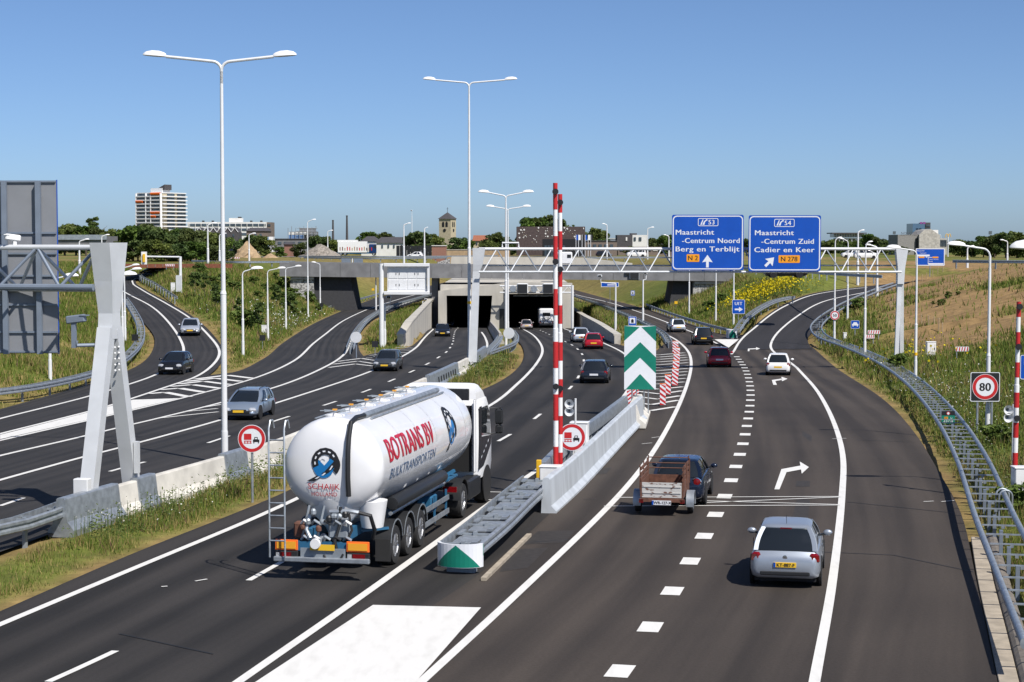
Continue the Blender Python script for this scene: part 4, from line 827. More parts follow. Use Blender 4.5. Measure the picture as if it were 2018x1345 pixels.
# ------------------------------------------------------------------ sign building
def rrect(w, h, r, n=5):
    P = []
    for cx, cz, a0 in ((w / 2 - r, h / 2 - r, 0), (-w / 2 + r, h / 2 - r, 90), (-w / 2 + r, -h / 2 + r, 180), (w / 2 - r, -h / 2 + r, 270)):
        for i in range(n + 1): a = rad(a0 + 90 * i / n); P.append((cx + r * math.cos(a), cz + r * math.sin(a)))
    return P
FACE = lambda y: (lambda a, b, e: (a, y + e, b))
def plate(mb, poly, y, th=.03): mb.prism(poly, 0, th, FACE(y)); return mb
def ringplate(mb, P, Q, y):
    n = len(P); mb.add([(a, y, b) for a, b in P] + [(a, y, b) for a, b in Q], [(i, (i + 1) % n, n + (i + 1) % n, n + i) for i in range(n)]); return mb
def flat(mb, poly, y): mb.add([(a, y, b) for a, b in poly], [tuple(range(len(poly)))]); return mb
def write(mb, txt, x, z, size, y, align='l', spacing=1.03, bold=.0):
    vs, fs, w = text_geo(txt, size, spacing); ox = x - (w / 2 if align == 'c' else w if align == 'r' else 0)
    for dx in ((0,) if not bold else (-bold, 0, bold)): mb.add([(ox + a + dx, y - .0012 * (1 + (dx > 0)) * (dx != 0), z + b) for a, b in vs], fs)
    return mb
def big_sign(label, u0, u1, v0, v1, lines, num, route, rpos, arrow, dist):
    p = atd((u0 + u1) / 2, v1, dist); k = FPX / dist; w, h = (u1 - u0) / k, (v1 - v0) / k
    t = thing('direction_sign', label, 'road sign', tuple(p), 0, 'blue overhead direction signs')
    Zc = h / 2; S_ = lambda x, v: ((x - (u0 + u1) / 2) / k, (v1 - v) / k)
    o = plate(MB(), [(a, b + Zc) for a, b in rrect(w, h, .12)], 0, .06).build('panel', M['blue_sign'], t)
    mb = MB(); ringplate(mb, [(a, b + Zc) for a, b in rrect(w - .10, h - .12, .28)], [(a, b + Zc) for a, b in rrect(w - .24, h - .26, .22)], -.006); mb.build('border', M['sheet_white'], t)
    mb = MB()
    for txt, x, v, cap, wpx in lines:
        vs, fs, wt = text_geo(txt, cap / k, 1.08); xx, zz = S_(x, v); sx = (wpx / k) / wt; mb.add([(xx + a * sx, -.008, zz + b) for a, b in vs], fs)
        for d in (-.012, .012): mb.add([(xx + a * sx + d, -.0095 - d * .1, zz + b) for a, b in vs], fs)
    bx, bz = S_(*num[1]); bw, bh = 40 / k, 15.5 / k
    ringplate(mb, [(bx + a, bz + b) for a, b in rrect(bw, bh, .1)], [(bx + a, bz + b) for a, b in rrect(bw - .08, bh - .08, .07)], -.008)
    write(mb, num[0], bx + .02, bz - .155, .31, -.008, 'l', 1.1, .008)
    for poly in ([(-.52, -.18), (-.42, -.18), (-.30, .18), (-.36, .18)], [(-.38, -.18), (-.24, -.18), (-.20, .0), (-.08, .12), (-.06, .05), (-.02, .19), (-.14, .2), (-.11, .17), (-.26, .06)]): flat(mb, [(bx + a - .02, bz + b) for a, b in poly], -.0082)
    ax, az = S_(*arrow[0]); ca, sa = math.cos(arrow[1]), math.sin(arrow[1])
    for poly in ([(-.09, -.40), (.09, -.40), (.09, .12), (-.09, .12)], [(-.36, -.05), (0, .02), (.36, -.05), (0, .46)]): flat(mb, [(ax + a * ca - b * sa, az + a * sa + b * ca) for a, b in poly], -.0084 if len(poly) == 4 and poly[0][1] > -.2 else -.008)
    mb.build('lettering', M['sheet_white'], t)
    rx, rz_ = S_(*rpos); rw = (25 if len(route) < 4 else 42) / k
    r = MB(); plate(r, [(rx + a, rz_ + b) for a, b in rrect(rw, 15 / k, .06)], -.012, .012); shield = r.build('route_shield', M['sheet_orange'], t)
    write(MB(), route, rx, rz_ - .155, .32, -.014, 'c', 1.0, .01).build('lettering', M['ink'], shield)
    for s_ in (-.3, .3): MB().box((s_ * w, .12, Zc + .2), (.1, .12, h * .8)).build('bracket', M['galv_dull'], t)
    return t
big_sign('left blue overhead sign pointing straight on to Centrum Noord', 1324, 1465, 424, 533, [('Maastricht', 1331.5, 463, 9.8, 75), ('-Centrum Noord', 1344, 479.5, 9.8, 113), ('Berg en Terblijt', 1331.5, 496, 9.8, 125)], ('53', (1395, 438.5)), 'N 2', (1365.5, 509), ((1394, 516), 0), YF - .85)
big_sign('right blue overhead sign pointing half right to Centrum Zuid', 1475, 1617, 425, 535, [('Maastricht', 1487.5, 464, 9.8, 76), ('-Centrum Zuid', 1500, 481, 9.8, 103), ('Cadier en Keer', 1486.5, 497.5, 9.8, 118)], ('54', (1545, 440)), 'N 278', (1555, 511), ((1516, 517), -math.pi / 4), YF - .85)
def posts(t, xs, h, r=.035, m='galv', name='post', depth=.4):
    for x in xs: MB().tube([(x, .06, -depth), (x, .06, h)], r, 8).build(name, M[m], t)
def disc(r, n=36): return [(r * math.cos(2 * math.pi * i / n), r * math.sin(2 * math.pi * i / n)) for i in range(n)]
def lorry_sign(label, u, v, rpx, vb, zf):
    b = at(u, vb, zf); k = FPX / b.y; r = rpx / k; z = zpx(v, b.y) - b.z; t = thing('round_sign', label, 'road sign', tuple(b), 0, 'no overtaking signs')
    sh = lambda P, s=1.0: [(a * s, c * s + z) for a, c in P]; posts(t, (0,), z, .04)
    pl = plate(MB(), sh(disc(r)), 0, .025).build('sign_plate', M['sheet_white'], t)
    ringplate(MB(), sh(disc(r * .96)), sh(disc(r * .73)), -.004).build('red_ring', M['red'], t)
    mb = MB(); flat(mb, sh([(-.56 * r, -.08 * r), (-.02 * r, -.08 * r), (-.02 * r, .36 * r), (-.56 * r, .36 * r)]), -.004); flat(mb, sh([(-.56 * r, -.20 * r), (-.02 * r, -.20 * r), (-.02 * r, -.14 * r), (-.56 * r, -.14 * r)]), -.004); flat(mb, sh([(-.58 * r, -.34 * r), (-.0, -.34 * r), (-.0, -.29 * r), (-.58 * r, -.29 * r)]), -.004)
    for x in (-.5, -.08, -.29): flat(mb, sh([((x - .03) * r, -.36 * r), ((x + .03) * r, -.36 * r), ((x + .03) * r, -.2 * r), ((x - .03) * r, -.2 * r)]), -.0045)
    mb.build('lorry_symbol', M['red'], pl)
    mb = MB(); ringplate(mb, sh([(.16 * r, -.05 * r), (.46 * r, -.05 * r), (.42 * r, .12 * r), (.20 * r, .12 * r)]), sh([(.22 * r, -.03 * r), (.41 * r, -.03 * r), (.38 * r, .07 * r), (.24 * r, .07 * r)]), -.004)
    flat(mb, sh([(.09 * r, -.24 * r), (.55 * r, -.24 * r), (.55 * r, -.06 * r), (.09 * r, -.06 * r)]), -.004)
    for x in (.12, .45): flat(mb, sh([(x * r, -.34 * r), ((x + .07) * r, -.34 * r), ((x + .07) * r, -.2 * r), (x * r, -.2 * r)]), -.0042)
    mb.build('car_symbol', M['ink'], pl); return t
lorry_sign('round red-ringed no overtaking sign in the weedy median left of the tanker', 497, 865, 27.5, 985, Z0)
lorry_sign('round red-ringed no overtaking sign beside the raised striped boom', 1127, 862, 27, 945, Z0)
def speed_sign(label, u, v, rpx, b, txt, board=None, nposts=1):
    k = FPX / b.y; r = rpx / k; z = zpx(v, b.y) - b.z; t = thing('speed_sign', label, 'road sign', tuple(b)); sh = lambda P, y=0: [(a, c + z) for a, c in P]
    if nposts: posts(t, (0,) if nposts == 1 else (-.29, .30), z, .045)
    if board:
        w = board / k; pl = plate(MB(), sh(rrect(w, w, .06)), 0, .03).build('sign_board', M['ink'], t); ringplate(MB(), sh(rrect(w, w, .06)), sh(rrect(w - .05, w - .05, .05)), -.004).build('board_edge', M['sheet_white'], t)
    else: pl = plate(MB(), sh(disc(r * 1.03)), 0, .03).build('sign_plate', M['sheet_white'], t)
    flat(MB(), sh(disc(r * .74)), -.006).build('sign_face', M['sheet_white'], pl); ringplate(MB(), sh(disc(r * .97)), sh(disc(r * .72)), -.008).build('red_ring', M['red'], pl); ringplate(MB(), sh(disc(r * 1.0)), sh(disc(r * .96)), -.007).build('white_rim', M['sheet_white'], pl)
    write(MB(), txt, 0, z - .30 * r, .62 * r, -.010, 'c', 1.05, .014 * r / .5).build('lettering', M['ink'], pl); return t
speed_sign('square black board with a red-ringed eighty on twin posts at the right', 1952, 763, 25.5, on_ground(1940, 862), '80', 58, 2)
b = on_ground(1644, 681); speed_sign('small round fifty sign mounted on a lamp pole by the exit ramp', 1644, 622, 9, Vector((b.x, b.y - .16, b.z)), '50', None, 0)
def blue_panel(label, u, v0, v1, wpx, b, draw, name='information_sign', post=True):
    k = FPX / b.y; t = thing(name, label, 'road sign', tuple(b)); z1, z0 = zpx(v0, b.y) - b.z, zpx(v1, b.y) - b.z; w = wpx / k; zc = (z0 + z1) / 2; h = z1 - z0
    if post: posts(t, (0,), zc, .045)
    pl = plate(MB(), [(a, c + zc) for a, c in rrect(w, h, .08)], 0, .03).build('sign_panel', M['blue_sign'], t); e = .05 * w
    ringplate(MB(), [(a, c + zc) for a, c in rrect(w, h, .08)], [(a, c + zc) for a, c in rrect(w - e, h - e, .06)], -.004).build('border', M['sheet_white'], t); draw(pl, w, h, zc); return t
def d_uit(pl, w, h, z):
    mb = write(MB(), 'UIT', 0, z + .12 * h, .22 * h, -.006, 'c', 1.15, .012); flat(mb, [(-.3 * w, z - .24 * h), (.06 * w, z - .24 * h), (.06 * w, z - .13 * h), (-.3 * w, z - .13 * h)], -.006); flat(mb, [(.04 * w, z - .36 * h), (.34 * w, z - .185 * h), (.04 * w, z - .01 * h)], -.0062); mb.build('lettering', M['sheet_white'], pl)
blue_panel('blue UIT panel with a white arrow at the ramp split', 1454, 591, 619, 25, on_ground(1455, 660), d_uit)
def d_car(pl, w, h, z):
    mb = MB(); flat(mb, [(-.36 * w, z - .12 * h), (.36 * w, z - .12 * h), (.36 * w, z + .06 * h), (.26 * w, z + .08 * h), (.18 * w, z + .28 * h), (-.18 * w, z + .28 * h), (-.26 * w, z + .08 * h), (-.36 * w, z + .06 * h)], -.006)
    for x in (-.3, .2): flat(mb, [(x * w, z - .26 * h), ((x + .1) * w, z - .26 * h), ((x + .1) * w, z - .1 * h), (x * w, z - .1 * h)], -.0062)
    mb.build('car_symbol', M['sheet_white'], pl)
blue_panel('small blue sign with a white car symbol on the bare soil by the ramp', 1685, 632, 648, 17, on_ground(1685, 670), d_car)
def d_tun(pl, w, h, z):
    flat(MB(), rr(0, z + .04 * h, .7 * w, .62 * h), -.005).build('white_field', M['sheet_white'], pl); flat(MB(), [(-.16 * w, z - .2 * h), (.16 * w, z - .2 * h), (.16 * w, z + .1 * h), (.08 * w, z + .2 * h), (-.08 * w, z + .2 * h), (-.16 * w, z + .1 * h)], -.007).build('tunnel_symbol', M['ink'], pl)
rr = lambda x, z, w, h: [(x - w / 2, z - h / 2), (x + w / 2, z - h / 2), (x + w / 2, z + h / 2), (x - w / 2, z + h / 2)]
blue_panel('blue tunnel sign with black tube symbol on top of the chevron board', 1246, 624, 642, 16, at(1246, 705, ZS), d_tun)
blue_panel('second small blue tunnel sign beyond the viaduct on the right', 1245, 573, 583, 8, on_ground(1247, 592), d_tun)
blue_panel('blue road sign fixed under the right end of the viaduct', 1202, 557, 566, 35, at(1202, 600, ZS), lambda pl, w, h, z: flat(MB(), rr(.1 * w, z - .05 * h, .5 * w, .22 * h), -.005).build('lettering', M['sheet_white'], pl))
def d_edge(pl, w, h, z): write(MB(), 'P', -.32 * w, z + .1 * h, .25 * h, -.006, 'l').build('lettering', M['sheet_white'], pl)
blue_panel('blue sign cut by the right edge of the picture below the hill', 2033, 700, 748, 42, on_ground(2030, 830), d_edge)
b = at(1836, 548, 5.6); b = Vector((b.x, 190.0, 4.9)); b.x = float(atd(1833, 520, 190).x)
def d_far(pl, w, h, z):
    mb = MB(); write(mb, 'Maastricht', -.46 * w, z + .33 * h, .07 * h, -.006); write(mb, 'Centrum', -.36 * w, z + .2 * h, .07 * h, -.006); write(mb, 'Cadier en Keer', -.04 * w, z - .16 * h, .06 * h, -.006); write(mb, 'Bunde', -.04 * w, z - .28 * h, .06 * h, -.006)
    flat(mb, rr(-.24 * w, z + .09 * h, .44 * w, .1 * h), -.006); flat(mb, rr(.2 * w, z - .4 * h, .52 * w, .09 * h), -.006); flat(mb, rr(-.07 * w, z - .2 * h, .015 * w, .44 * h), -.006); flat(mb, rr(.0 * w, z - .02 * h, .14 * w, .03 * h), -.006); flat(mb, [(-.18 * w, z + .0 * h), (-.1 * w, z + .04 * h), (-.1 * w, z - .04 * h)], -.006); mb.build('lettering', M['sheet_white'], pl)
    flat(MB(), rr(-.3 * w, z - .01 * h, .2 * w, .09 * h), -.007).build('route_shield', M['sheet_orange'], pl); flat(MB(), rr(.18 * w, z - .02 * h, .2 * w, .09 * h), -.007).build('route_shield', M['sheet_orange'], pl)
blue_panel('wide blue direction sign with small orange shields on the hill crest', 1830.5, 490, 524, 57, b, d_far, 'direction_sign')
b = at(1865, 856, Z0); b = on_ground(1868, 862)
kt = thing('kilometre_sign', 'small green kilometre board reading 257.5 on the right guard rail', 'road sign', tuple(b)); k = FPX / b.y; z = zpx(827, b.y) - b.z
posts(kt, (0,), z, .03); o = MB().box((0, 0, z), (26 / k, .03, 16 / k)).build('sign_board', M['green_sign'], kt); MB().box((0, 0.001, zpx(815, b.y) - b.z), (26 / k, .03, 9 / k)).build('upper_board', M['ink'], kt)
mb = MB(); write(mb, '257.5', 0, z - .11, .13, -.02, 'c'); write(mb, 'Li', .1, z + .03, .08, -.02); mb.build('lettering', M['sheet_white'], o); plate(MB(), rr(-.09, z + .065, .15, .09), -.022, .005).build('route_shield', M['sheet_orange'], o); write(MB(), 'N2', -.09, z + .035, .06, -.028, 'c').build('lettering', M['ink'], o)
zz = zpx(815, b.y) - b.z; ringplate(MB(), [(a, c + zz) for a, c in disc(.075, 20)], [(a, c + zz) for a, c in disc(.05, 20)], -.02).build('red_ring', M['red'], kt); flat(MB(), [(a, c + zz) for a, c in disc(.05, 20)], -.0195).build('sign_face', M['sheet_white'], kt)
for u, v, vb, rpx, zf, label in ((702, 665, 706, 11, ZM, 'round grey back of a sign at the gore of the left roads'), (1003, 657, 686, 11, ZM, 'round grey back of a sign in the median before the tunnel')):
    b = at(u, vb, zf); k = FPX / b.y; t = thing('round_sign', label, 'road sign', tuple(b)); z = zpx(v, b.y) - b.z; plate(MB(), [(a, c + z) for a, c in disc(rpx / k)], 0, .03).build('sign_back', M['gantry'], t); posts(t, (0,), z + .3, .05, 'gantry_dark'); t.children[-1].location.y = -.1
# chevron board, delineators
b = at(1264, 812, Z0); k = FPX / b.y; ch = thing('chevron_board', 'tall green and white chevron board standing at the exit gore', 'road sign', tuple(b)); z0, z1 = zpx(768, b.y) - b.z, zpx(642.5, b.y) - b.z; w = 62.5 / k; xo = (1261 - 1264) / k
bd = MB().box((xo, 0, (z0 + z1) / 2), (w, .05, z1 - z0)).build('board', M['sheet_white'], ch); mb = MB(); h = z1 - z0
V = lambda fx_, fz: (xo + (fx_ - .5) * w, -.03, z1 - fz * h)
for q in ([(0, 0), (.48, 0.02), (0, .235)], [(.54, .02), (1, 0), (1, .245)], [(.5, .255), (1, .495), (1, .745), (.5, .5)], [(.5, .255), (.5, .5), (0, .735), (0, .495)], [(.5, .755), (.97, 1), (.04, 1)]): mb.add([V(*p) for p in q], [tuple(range(len(q)))])
mb.build('chevron', M['green_sign'], bd); posts(ch, (xo - .38, xo - .16, xo + .2, xo + .4), z1 - .2, .03)
def stripes_panel(w, h, n, y, slant=1, z0=0.0):
    """red diagonal stripes clipped to a w x h panel"""
    out = []; p = h / n
    for i in range(-1, n + 1):
        b0 = i * p; q = [(-w / 2, b0), (w / 2, b0 + slant * w * .75), (w / 2, b0 + slant * w * .75 + p * .5), (-w / 2, b0 + p * .5)]; q = [(x, min(max(z, 0), h)) for x, z in q]
        if abs(q[0][1] - q[3][1]) + abs(q[1][1] - q[2][1]) > .01: out.append([(x, y, z + z0) for x, z in q])
    return out
dl = None
for i, (u, vb, vt, sl_, label) in enumerate(((1306, 801, 757, -1, 'nearest striped delineator right of the chevron board'), (1316, 780, 739, -1, 'second striped delineator right of the chevron board'), (1330, 762, 727, -1, 'third striped delineator behind the chevron board'), (1331.5, 745, 711, -1, 'fourth striped delineator in the curving row'), (1333, 726, 697, -1, 'fifth striped delineator in the curving row'), (1334, 711, 686, -1, 'sixth striped delineator in the curving row'), (1331, 697, 673, -1, 'farthest striped delineator at the top of the row'), (1241, 802, 767, 1, 'striped delineator under the left corner of the chevron board'), (1253, 781, 752, 1, 'striped delineator partly hidden behind the chevron board'))):
    b = at(u, vb, ZS); k = FPX / b.y; t = thing('delineator_panel', label, 'delineator', tuple(b), 0, 'red and white delineator panels'); hh = (vb - vt) / k - .06; w = 11.5 / k
    MB().box((0, .1, .03), (.38, .62, .07), bev=.02).build('foot', M['rubber'], t); p = MB().box((0, 0, hh / 2 + .06), (w, .05, hh)).build('panel', M['sheet_white'], t)
    mb = MB(); 
    for q in stripes_panel(w, hh, 4, -.028, sl_, .06): mb.add(q, [(0, 1, 2, 3)])
    mb.build('stripe', M['red'], p); MB().box((0, -.001, hh + .07), (w + .02, .056, .04)).build('rim', M['orange'], t)
# ------------------------------------------------------------------ boom barriers
def boom(label, u0, u1, vt, vb, b, n, first='red', cab=True):
    k = FPX / b.y; t = thing('boom_barrier', label, 'boom barrier', tuple(b), 0, 'raised striped boom barriers'); zt = zpx(vt, b.y) - b.z; zb = zpx(vb, b.y) - b.z; dx = (u1 - u0) / k
    arm = None; P = lambda f: (dx * f, 0, zb + (zt - zb) * f)
    R = lambda f: .082 if f < .50 else .068
    MB().tube([P(0), P(.499)], R(0), 12).tube([P(.499), P(.501)], [R(0), R(1)], 12).tube([P(.501), P(1)], R(1), 12) if False else None; a = MB().tube([P(0), P(.5), P(.502), P(1)], [R(0), R(0), R(1), R(1)], 12).build('boom', M['white'], t, smooth=True)
    for i in range(n):
        f0, f1 = i / n, (i + 1) / n; red = (i % 2 == 0) == (first == 'red'); MB().tube([P(f0), P(f1)], max(R(f0 + .001), R(f1 - .001)) + .004, 12).build('red_band', M['red'], a, smooth=True) if red else None
    for f in (.30, .73, .97): MB().lathe([(.09, -.05), (.1, 0), (.06, .04)], (P(f)[0], -.12, P(f)[2]), 'y', 10).build('warning_lamp', M['ink'], t)
    return t
b1 = at(1090, 985, Z0); boom('striped boom standing upright nearest the tanker, taller of the pair', 1096, 1094, 361, 932, Vector((float(at(1096, 985, Z0).x), b1.y + .35, 0)), 11)
b2 = at(1104, 962, Z0); boom('striped boom just behind the first one, slightly shorter', 1102, 1101, 383, 928, b2, 15)
br_ = on_ground(1999, 985); boom('striped boom raised beside the right guard rail', 1999, 2002, 595, 922, br_, 11)
def cabinet(label, b, d, m='white', top=None, group='roadside cabinets', rz=0.0):
    t = thing('control_cabinet', label, 'cabinet', tuple(b), rz, group); MB().box((0, 0, d[2] / 2), d, bev=.03).build('body', M[m], t); MB().box((0, 0, d[2] + .02), (d[0] + .04, d[1] + .04, .05), bev=.015).build('lid', M[m], t)
    MB().box((d[0] * .32, -d[1] / 2 - .015, d[2] * .55), (.03, .03, .14)).build('handle', M['black'], t); MB().box((0, 0, -.12), (d[0] * .9, d[1] * .9, .3)).build('plinth', M['concrete'], t); return t
cabinet('white cabinet at the foot of the tall striped boom, beside a yellow post', at(1086, 986, Z0), (.66, .5, 1.05), rz=-TH)
cabinet('white cabinet behind the no overtaking sign on the gore', at(1142, 925, Z0), (.62, .5, 1.65), rz=-TH)
cabinet('white cabinet under the striped boom at the right edge', on_ground(2018, 990), (.7, .5, 1.05))
cabinet('pale grey cabinet with a sloped hood in the grass right of the gantry leg', on_ground(1834, 702), (.62, .5, .95))
cabinet('small white cabinet beside the blue car sign', on_ground(1665, 672), (.3, .25, .7)); cabinet('small white cabinet on the left bank by the traffic signal', on_ground(341, 578), (.5, .3, 1.2)); cabinet('low white cabinet among the grass between the left lamps', on_ground(521, 658), (.55, .4, .8))
b = at(1062, 980, Z0); yp = thing('marker_post', 'square yellow marker post left of the boom cabinet', 'post', tuple(b), -TH); MB().box((0, 0, .58), (.15, .15, 1.2), bev=.01).build('shaft', M['yellow'], yp); MB().box((0, 0, .05), (.3, .3, .06)).build('foot', M['galv'], yp)
def speakers(label, u, v, b, m='white'):
    k = FPX / b.y; t = thing('horn_loudspeaker', label, 'loudspeaker', tuple(b), 0, 'horn loudspeakers on posts'); z = zpx(v, b.y) - b.z; posts(t, (0,), z + .3, .035, 'white_pole')
    for dz, dx in ((.13, -.22), (-.13, -.22)):
        MB().lathe([(.05, .2), (.07, .08), (.1, -.05), (.15, -.16), (.165, -.17), (.14, -.15), (.05, .0)], (dx, 0, z + dz), 'y', 14, cap=False).build('horn', M['gantry'], t, smooth=True); MB().bar((dx, .15, z + dz), (0, .06, z + dz), .04).build('bracket', M['galv'], t)
speakers('pair of grey horn loudspeakers on a post above the gore cabinet', 1134, 803, at(1134, 938, Z0)); speakers('pair of horn loudspeakers beside the boom at the right edge', 1997, 815, on_ground(1996, 935))
b = on_ground(1982, 1030); hb = thing('tubular_handrail', 'pair of bent steel tube handrails over the right guard rail', 'handrail', tuple(b)); 
for dy in (0, .35): MB().tube([(-.2, dy, -.1), (-.2, dy, .75)] + [(-.2 + .19 * (1 - math.cos(a)), dy, .75 + .19 * math.sin(a)) for a in np.linspace(.2, math.pi - .2, 7)] + [(.18, dy, .75), (.18, dy, -.1)], .028, 8).build('tube_hoop', M['galv'], hb, smooth=True)
b = on_ground(1616, 668); hb = thing('tubular_handrail', 'small green tube hoop with a black box by the ramp guard rail', 'handrail', tuple(b))
for dx in (0, .28): MB().tube([(dx, 0, -.2), (dx, 0, .75)] + [(dx + .1 * (1 - math.cos(a)), 0, .75 + .1 * math.sin(a)) for a in np.linspace(.2, math.pi - .2, 5)] + [(dx + .2, 0, .75), (dx + .2, 0, -.2)], .03, 6).build('tube_hoop', M['green_sign'], hb)
MB().box((-.45, 0, .85), (.4, .1, .3)).build('black_box', M['black'], hb)
# display panel on its mast, camera poles, traffic signal
b = at(752, 684, ZM); k = FPX / b.y; v = thing('display_panel', 'white cabinet back of a motorway display on a single mast', 'display sign', tuple(b)); zc = lambda q: zpx(q, b.y) - b.z; px = lambda q: (q - 752) / k
MB().tube([(0, 0, -.3), (0, 0, zc(520))], .22, 14).build('mast', M['white_pole'], v, smooth=True)
cb = MB().box(((px(764) + px(841)) / 2, .3, (zc(527) + zc(576)) / 2), (px(841) - px(764), .5, zc(527) - zc(576))).build('cabinet', M['white'], v)
for z, hh in ((zc(522.5), .3), (zc(578), .3)): MB().box(((px(757) + px(847)) / 2, 0, z), (px(847) - px(757), .75, hh), bev=.03).build('frame_beam', M['white_pole'], v)
MB().box((px(845), 0, zc(550)), (.2, .5, zc(525) - zc(576))).build('frame_beam', M['white_pole'], v)
for i in range(4):
    for j in range(2): d = MB().box((px(775 + i * 18.5), .03, zc(540 + j * 22) + .02), (17 / k, .04, 20 / k - .04)).build('door', M['white_pole'], v); MB().box((px(775 + i * 18.5 + (6 if i % 2 == 0 else -6)), -.0, zc(540 + j * 22)), (.05, .04, .2)).build('handle', M['black'], d)
def campole(label, u, vb, vt, b=None, arm=.0):
    b = b or on_ground(u, vb); k = FPX / b.y; t = thing('camera_mast', label, 'camera mast', tuple(b), 0, 'white camera masts'); h = zpx(vt, b.y) - b.z
    MB().tube([(0, 0, -.3), (0, 0, h * .35)], .13, 10).tube([(0, 0, h * .35), (0, 0, h * .88)], .09, 10).tube([(0, 0, h * .88), (arm, 0, h * .9), (arm, 0, h)], .06, 8).build('mast', M['white_pole'], t, smooth=True)
    MB().box((arm - .12, -.1, h + .1), (.5, .3, .26), bev=.05).build('camera', M['white'] if vb < 655 else M['gantry'], t); MB().box((arm - .12, -.27, h + .1), (.3, .06, .18)).build('lens', M['black'], t); return t
campole('camera mast with a crooked top in front of the grass left of the display panel', 666, 595, 556, arm=.9); campole('white camera mast just right of the display panel mast', 758, 684, 588, at(758.5, 683, ZM), .5); campole('white camera mast in front of the left abutment edge', 741, 614, 536, arm=-.5)
campole('white camera mast standing left of the dark signal box on the viaduct', 1267, 645, 540, on_ground(1267, 645), .35); campole('white camera mast on the grass island right of the tunnel', 1213, 655, 546, on_ground(1213, 655), -1.6)
campole('tall distant surveillance mast left of the church', 812, 505, 416, at(812, 506, 4.5)); campole('small camera post on the wall left of the tunnel', 834, 612, 592, on_ground(833, 612), .6)
b = on_ground(356, 580); k = FPX / b.y; ts = thing('traffic_signal', 'traffic signal hanging from a long white cantilever arm at the ramp top', 'traffic light', tuple(b)); zc = lambda q: zpx(q, b.y) - b.z; px = lambda q: (q - 356) / k
MB().tube([(0, 0, -.3), (0, 0, zc(506))], .17, 10).build('mast', M['white_pole'], ts); MB().tube([(0, 0, zc(507)), (px(287), 0, zc(506))], .1, 8).build('arm', M['white_pole'], ts)
hdb = MB().box((px(285), -.05, zc(509)), (11 / k, .12, 25 / k)).build('back_board', M['white'], ts); MB().box((px(285), -.18, zc(509)), (4.5 / k, .2, 16 / k)).build('signal_head', M['yellow'], hdb); MB().box((px(353), -.2, zc(559)), (.6, .3, 1.9)).build('cabinet', M['gantry'], ts)
bs = thing('signal_box', 'dark signal box fixed on the right part of the viaduct face', 'signal', (px_x(1250, YV - .6), YV - .6, zpx(551, YV))); MB().box((0, 0, .65), (1.45, .4, 1.3), bev=.05).build('housing', M['galv_dull'], bs); MB().box((0, -.22, .65), (1.25, .06, 1.1)).build('screen', M['black'], bs); MB().box((-1.05, .1, 1.0), (.6, .3, .5)).build('hood', M['black'], bs)
for u, vb, label in ((517, 690, 'low black marker board on a thin post beside the left parallel road'), (634, 616, 'small black marker board by the guard rail before the abutment'), (266.5, 692, 'black marker board on the entry ramp guard rail'), (739, 704, 'black marker board beside the round grey sign back')):
    b = on_ground(u, vb); k = FPX / b.y; t = thing('marker_board', label, 'road sign', tuple(b), 0, 'small black marker boards'); posts(t, (0,), .9, .03); MB().box((0, 0, 1.05), (.5, .05, .5)).build('board', M['black'], t)
b = on_ground(1073, 1); 
for i, (u, vb, vt, label) in enumerate(((1332, 610, 597, 'small yellow sign in front of the right abutment'), (735, 582, 571, 'yellow hoop sign beside the left parallel road'))):
    b = on_ground(u, vb); k = FPX / b.y; t = thing('yellow_sign', label, 'road sign', tuple(b)); z = zpx(vt, b.y) - b.z; posts(t, (0,), z, .03); MB().box((0, 0, z), (.45, .05, .4), bev=.02).build('sign_plate', M['yellow'], t)
# construction barriers, fence stakes and posts on the right hill
for u, vb, w, label in ((1722, 668, 24, 'red and white striped barrier board on the bare soil'), (1713, 677, 20, 'second striped barrier board just below the first'), (1896, 705, 26, 'tilted striped barrier board by the concrete slab'), (335, 531, 18, 'striped barrier by the orange fence at the ramp top'), (462, 514, 20, 'striped barrier on the upper left road')):
    b = on_ground(u, vb) if vb > 540 else at(u, vb, 4.5); k = FPX / b.y; ww = w / k; t = thing('striped_barrier', label, 'traffic barrier', tuple(b), 0, 'striped construction barriers'); p = MB().box((0, 0, .55), (ww, .04, .3)).build('board', M['sheet_white'], t); mb = MB()
    for i in range(5): x = -ww / 2 + ww * (i + .1) / 5; mb.add([(x, -.025, .42), (x + ww / 12, -.025, .42), (x + ww / 7, -.025, .68), (x + ww / 18, -.025, .68)], [(0, 1, 2, 3)])
    mb.build('stripe', M['red'], p)
    for s_ in (-.4, .4): MB().box((ww * s_, .05, .25), (.06, .06, .6)).build('leg', M['galv'], t)
stk = tag(MB().tube([(0, 0, -.2), (0, 0, .75), (0, 0, .8)], [.045, .045, .02], 6).build('fence_stake', M['wood']), 'pale wooden stake at the fence corner beside the right gantry leg', 'stake', 'wooden stakes up the hill')
sp = [(1755, 612), (1758, 606), (1762, 600), (1765, 594), (1769, 588), (1773, 583)] + [(1790, 575), (1799, 568), (1808, 562), (1817, 555), (1826, 550), (1838, 545), (1848, 541), (1858, 537)] + [(1816, 638), (1830, 643), (1841, 649), (1850, 655), (1857, 662)]
for i, (u, vb) in enumerate(sp):
    b = on_ground(u, vb); o = stk if i == 0 else stk.copy()
    if i: COL.objects.link(o)
    o.location = b; o.rotation_euler = (0, 0, i); o.scale = (1, 1, random.uniform(1.0, 1.5))
    o['label'] = 'pale wooden stake in the row beside the exit ramp guard rail' if i < 6 else 'pale wooden stake in the row climbing to the wide blue sign' if i < 14 else 'pale wooden stake in the short row low on the bare hill'
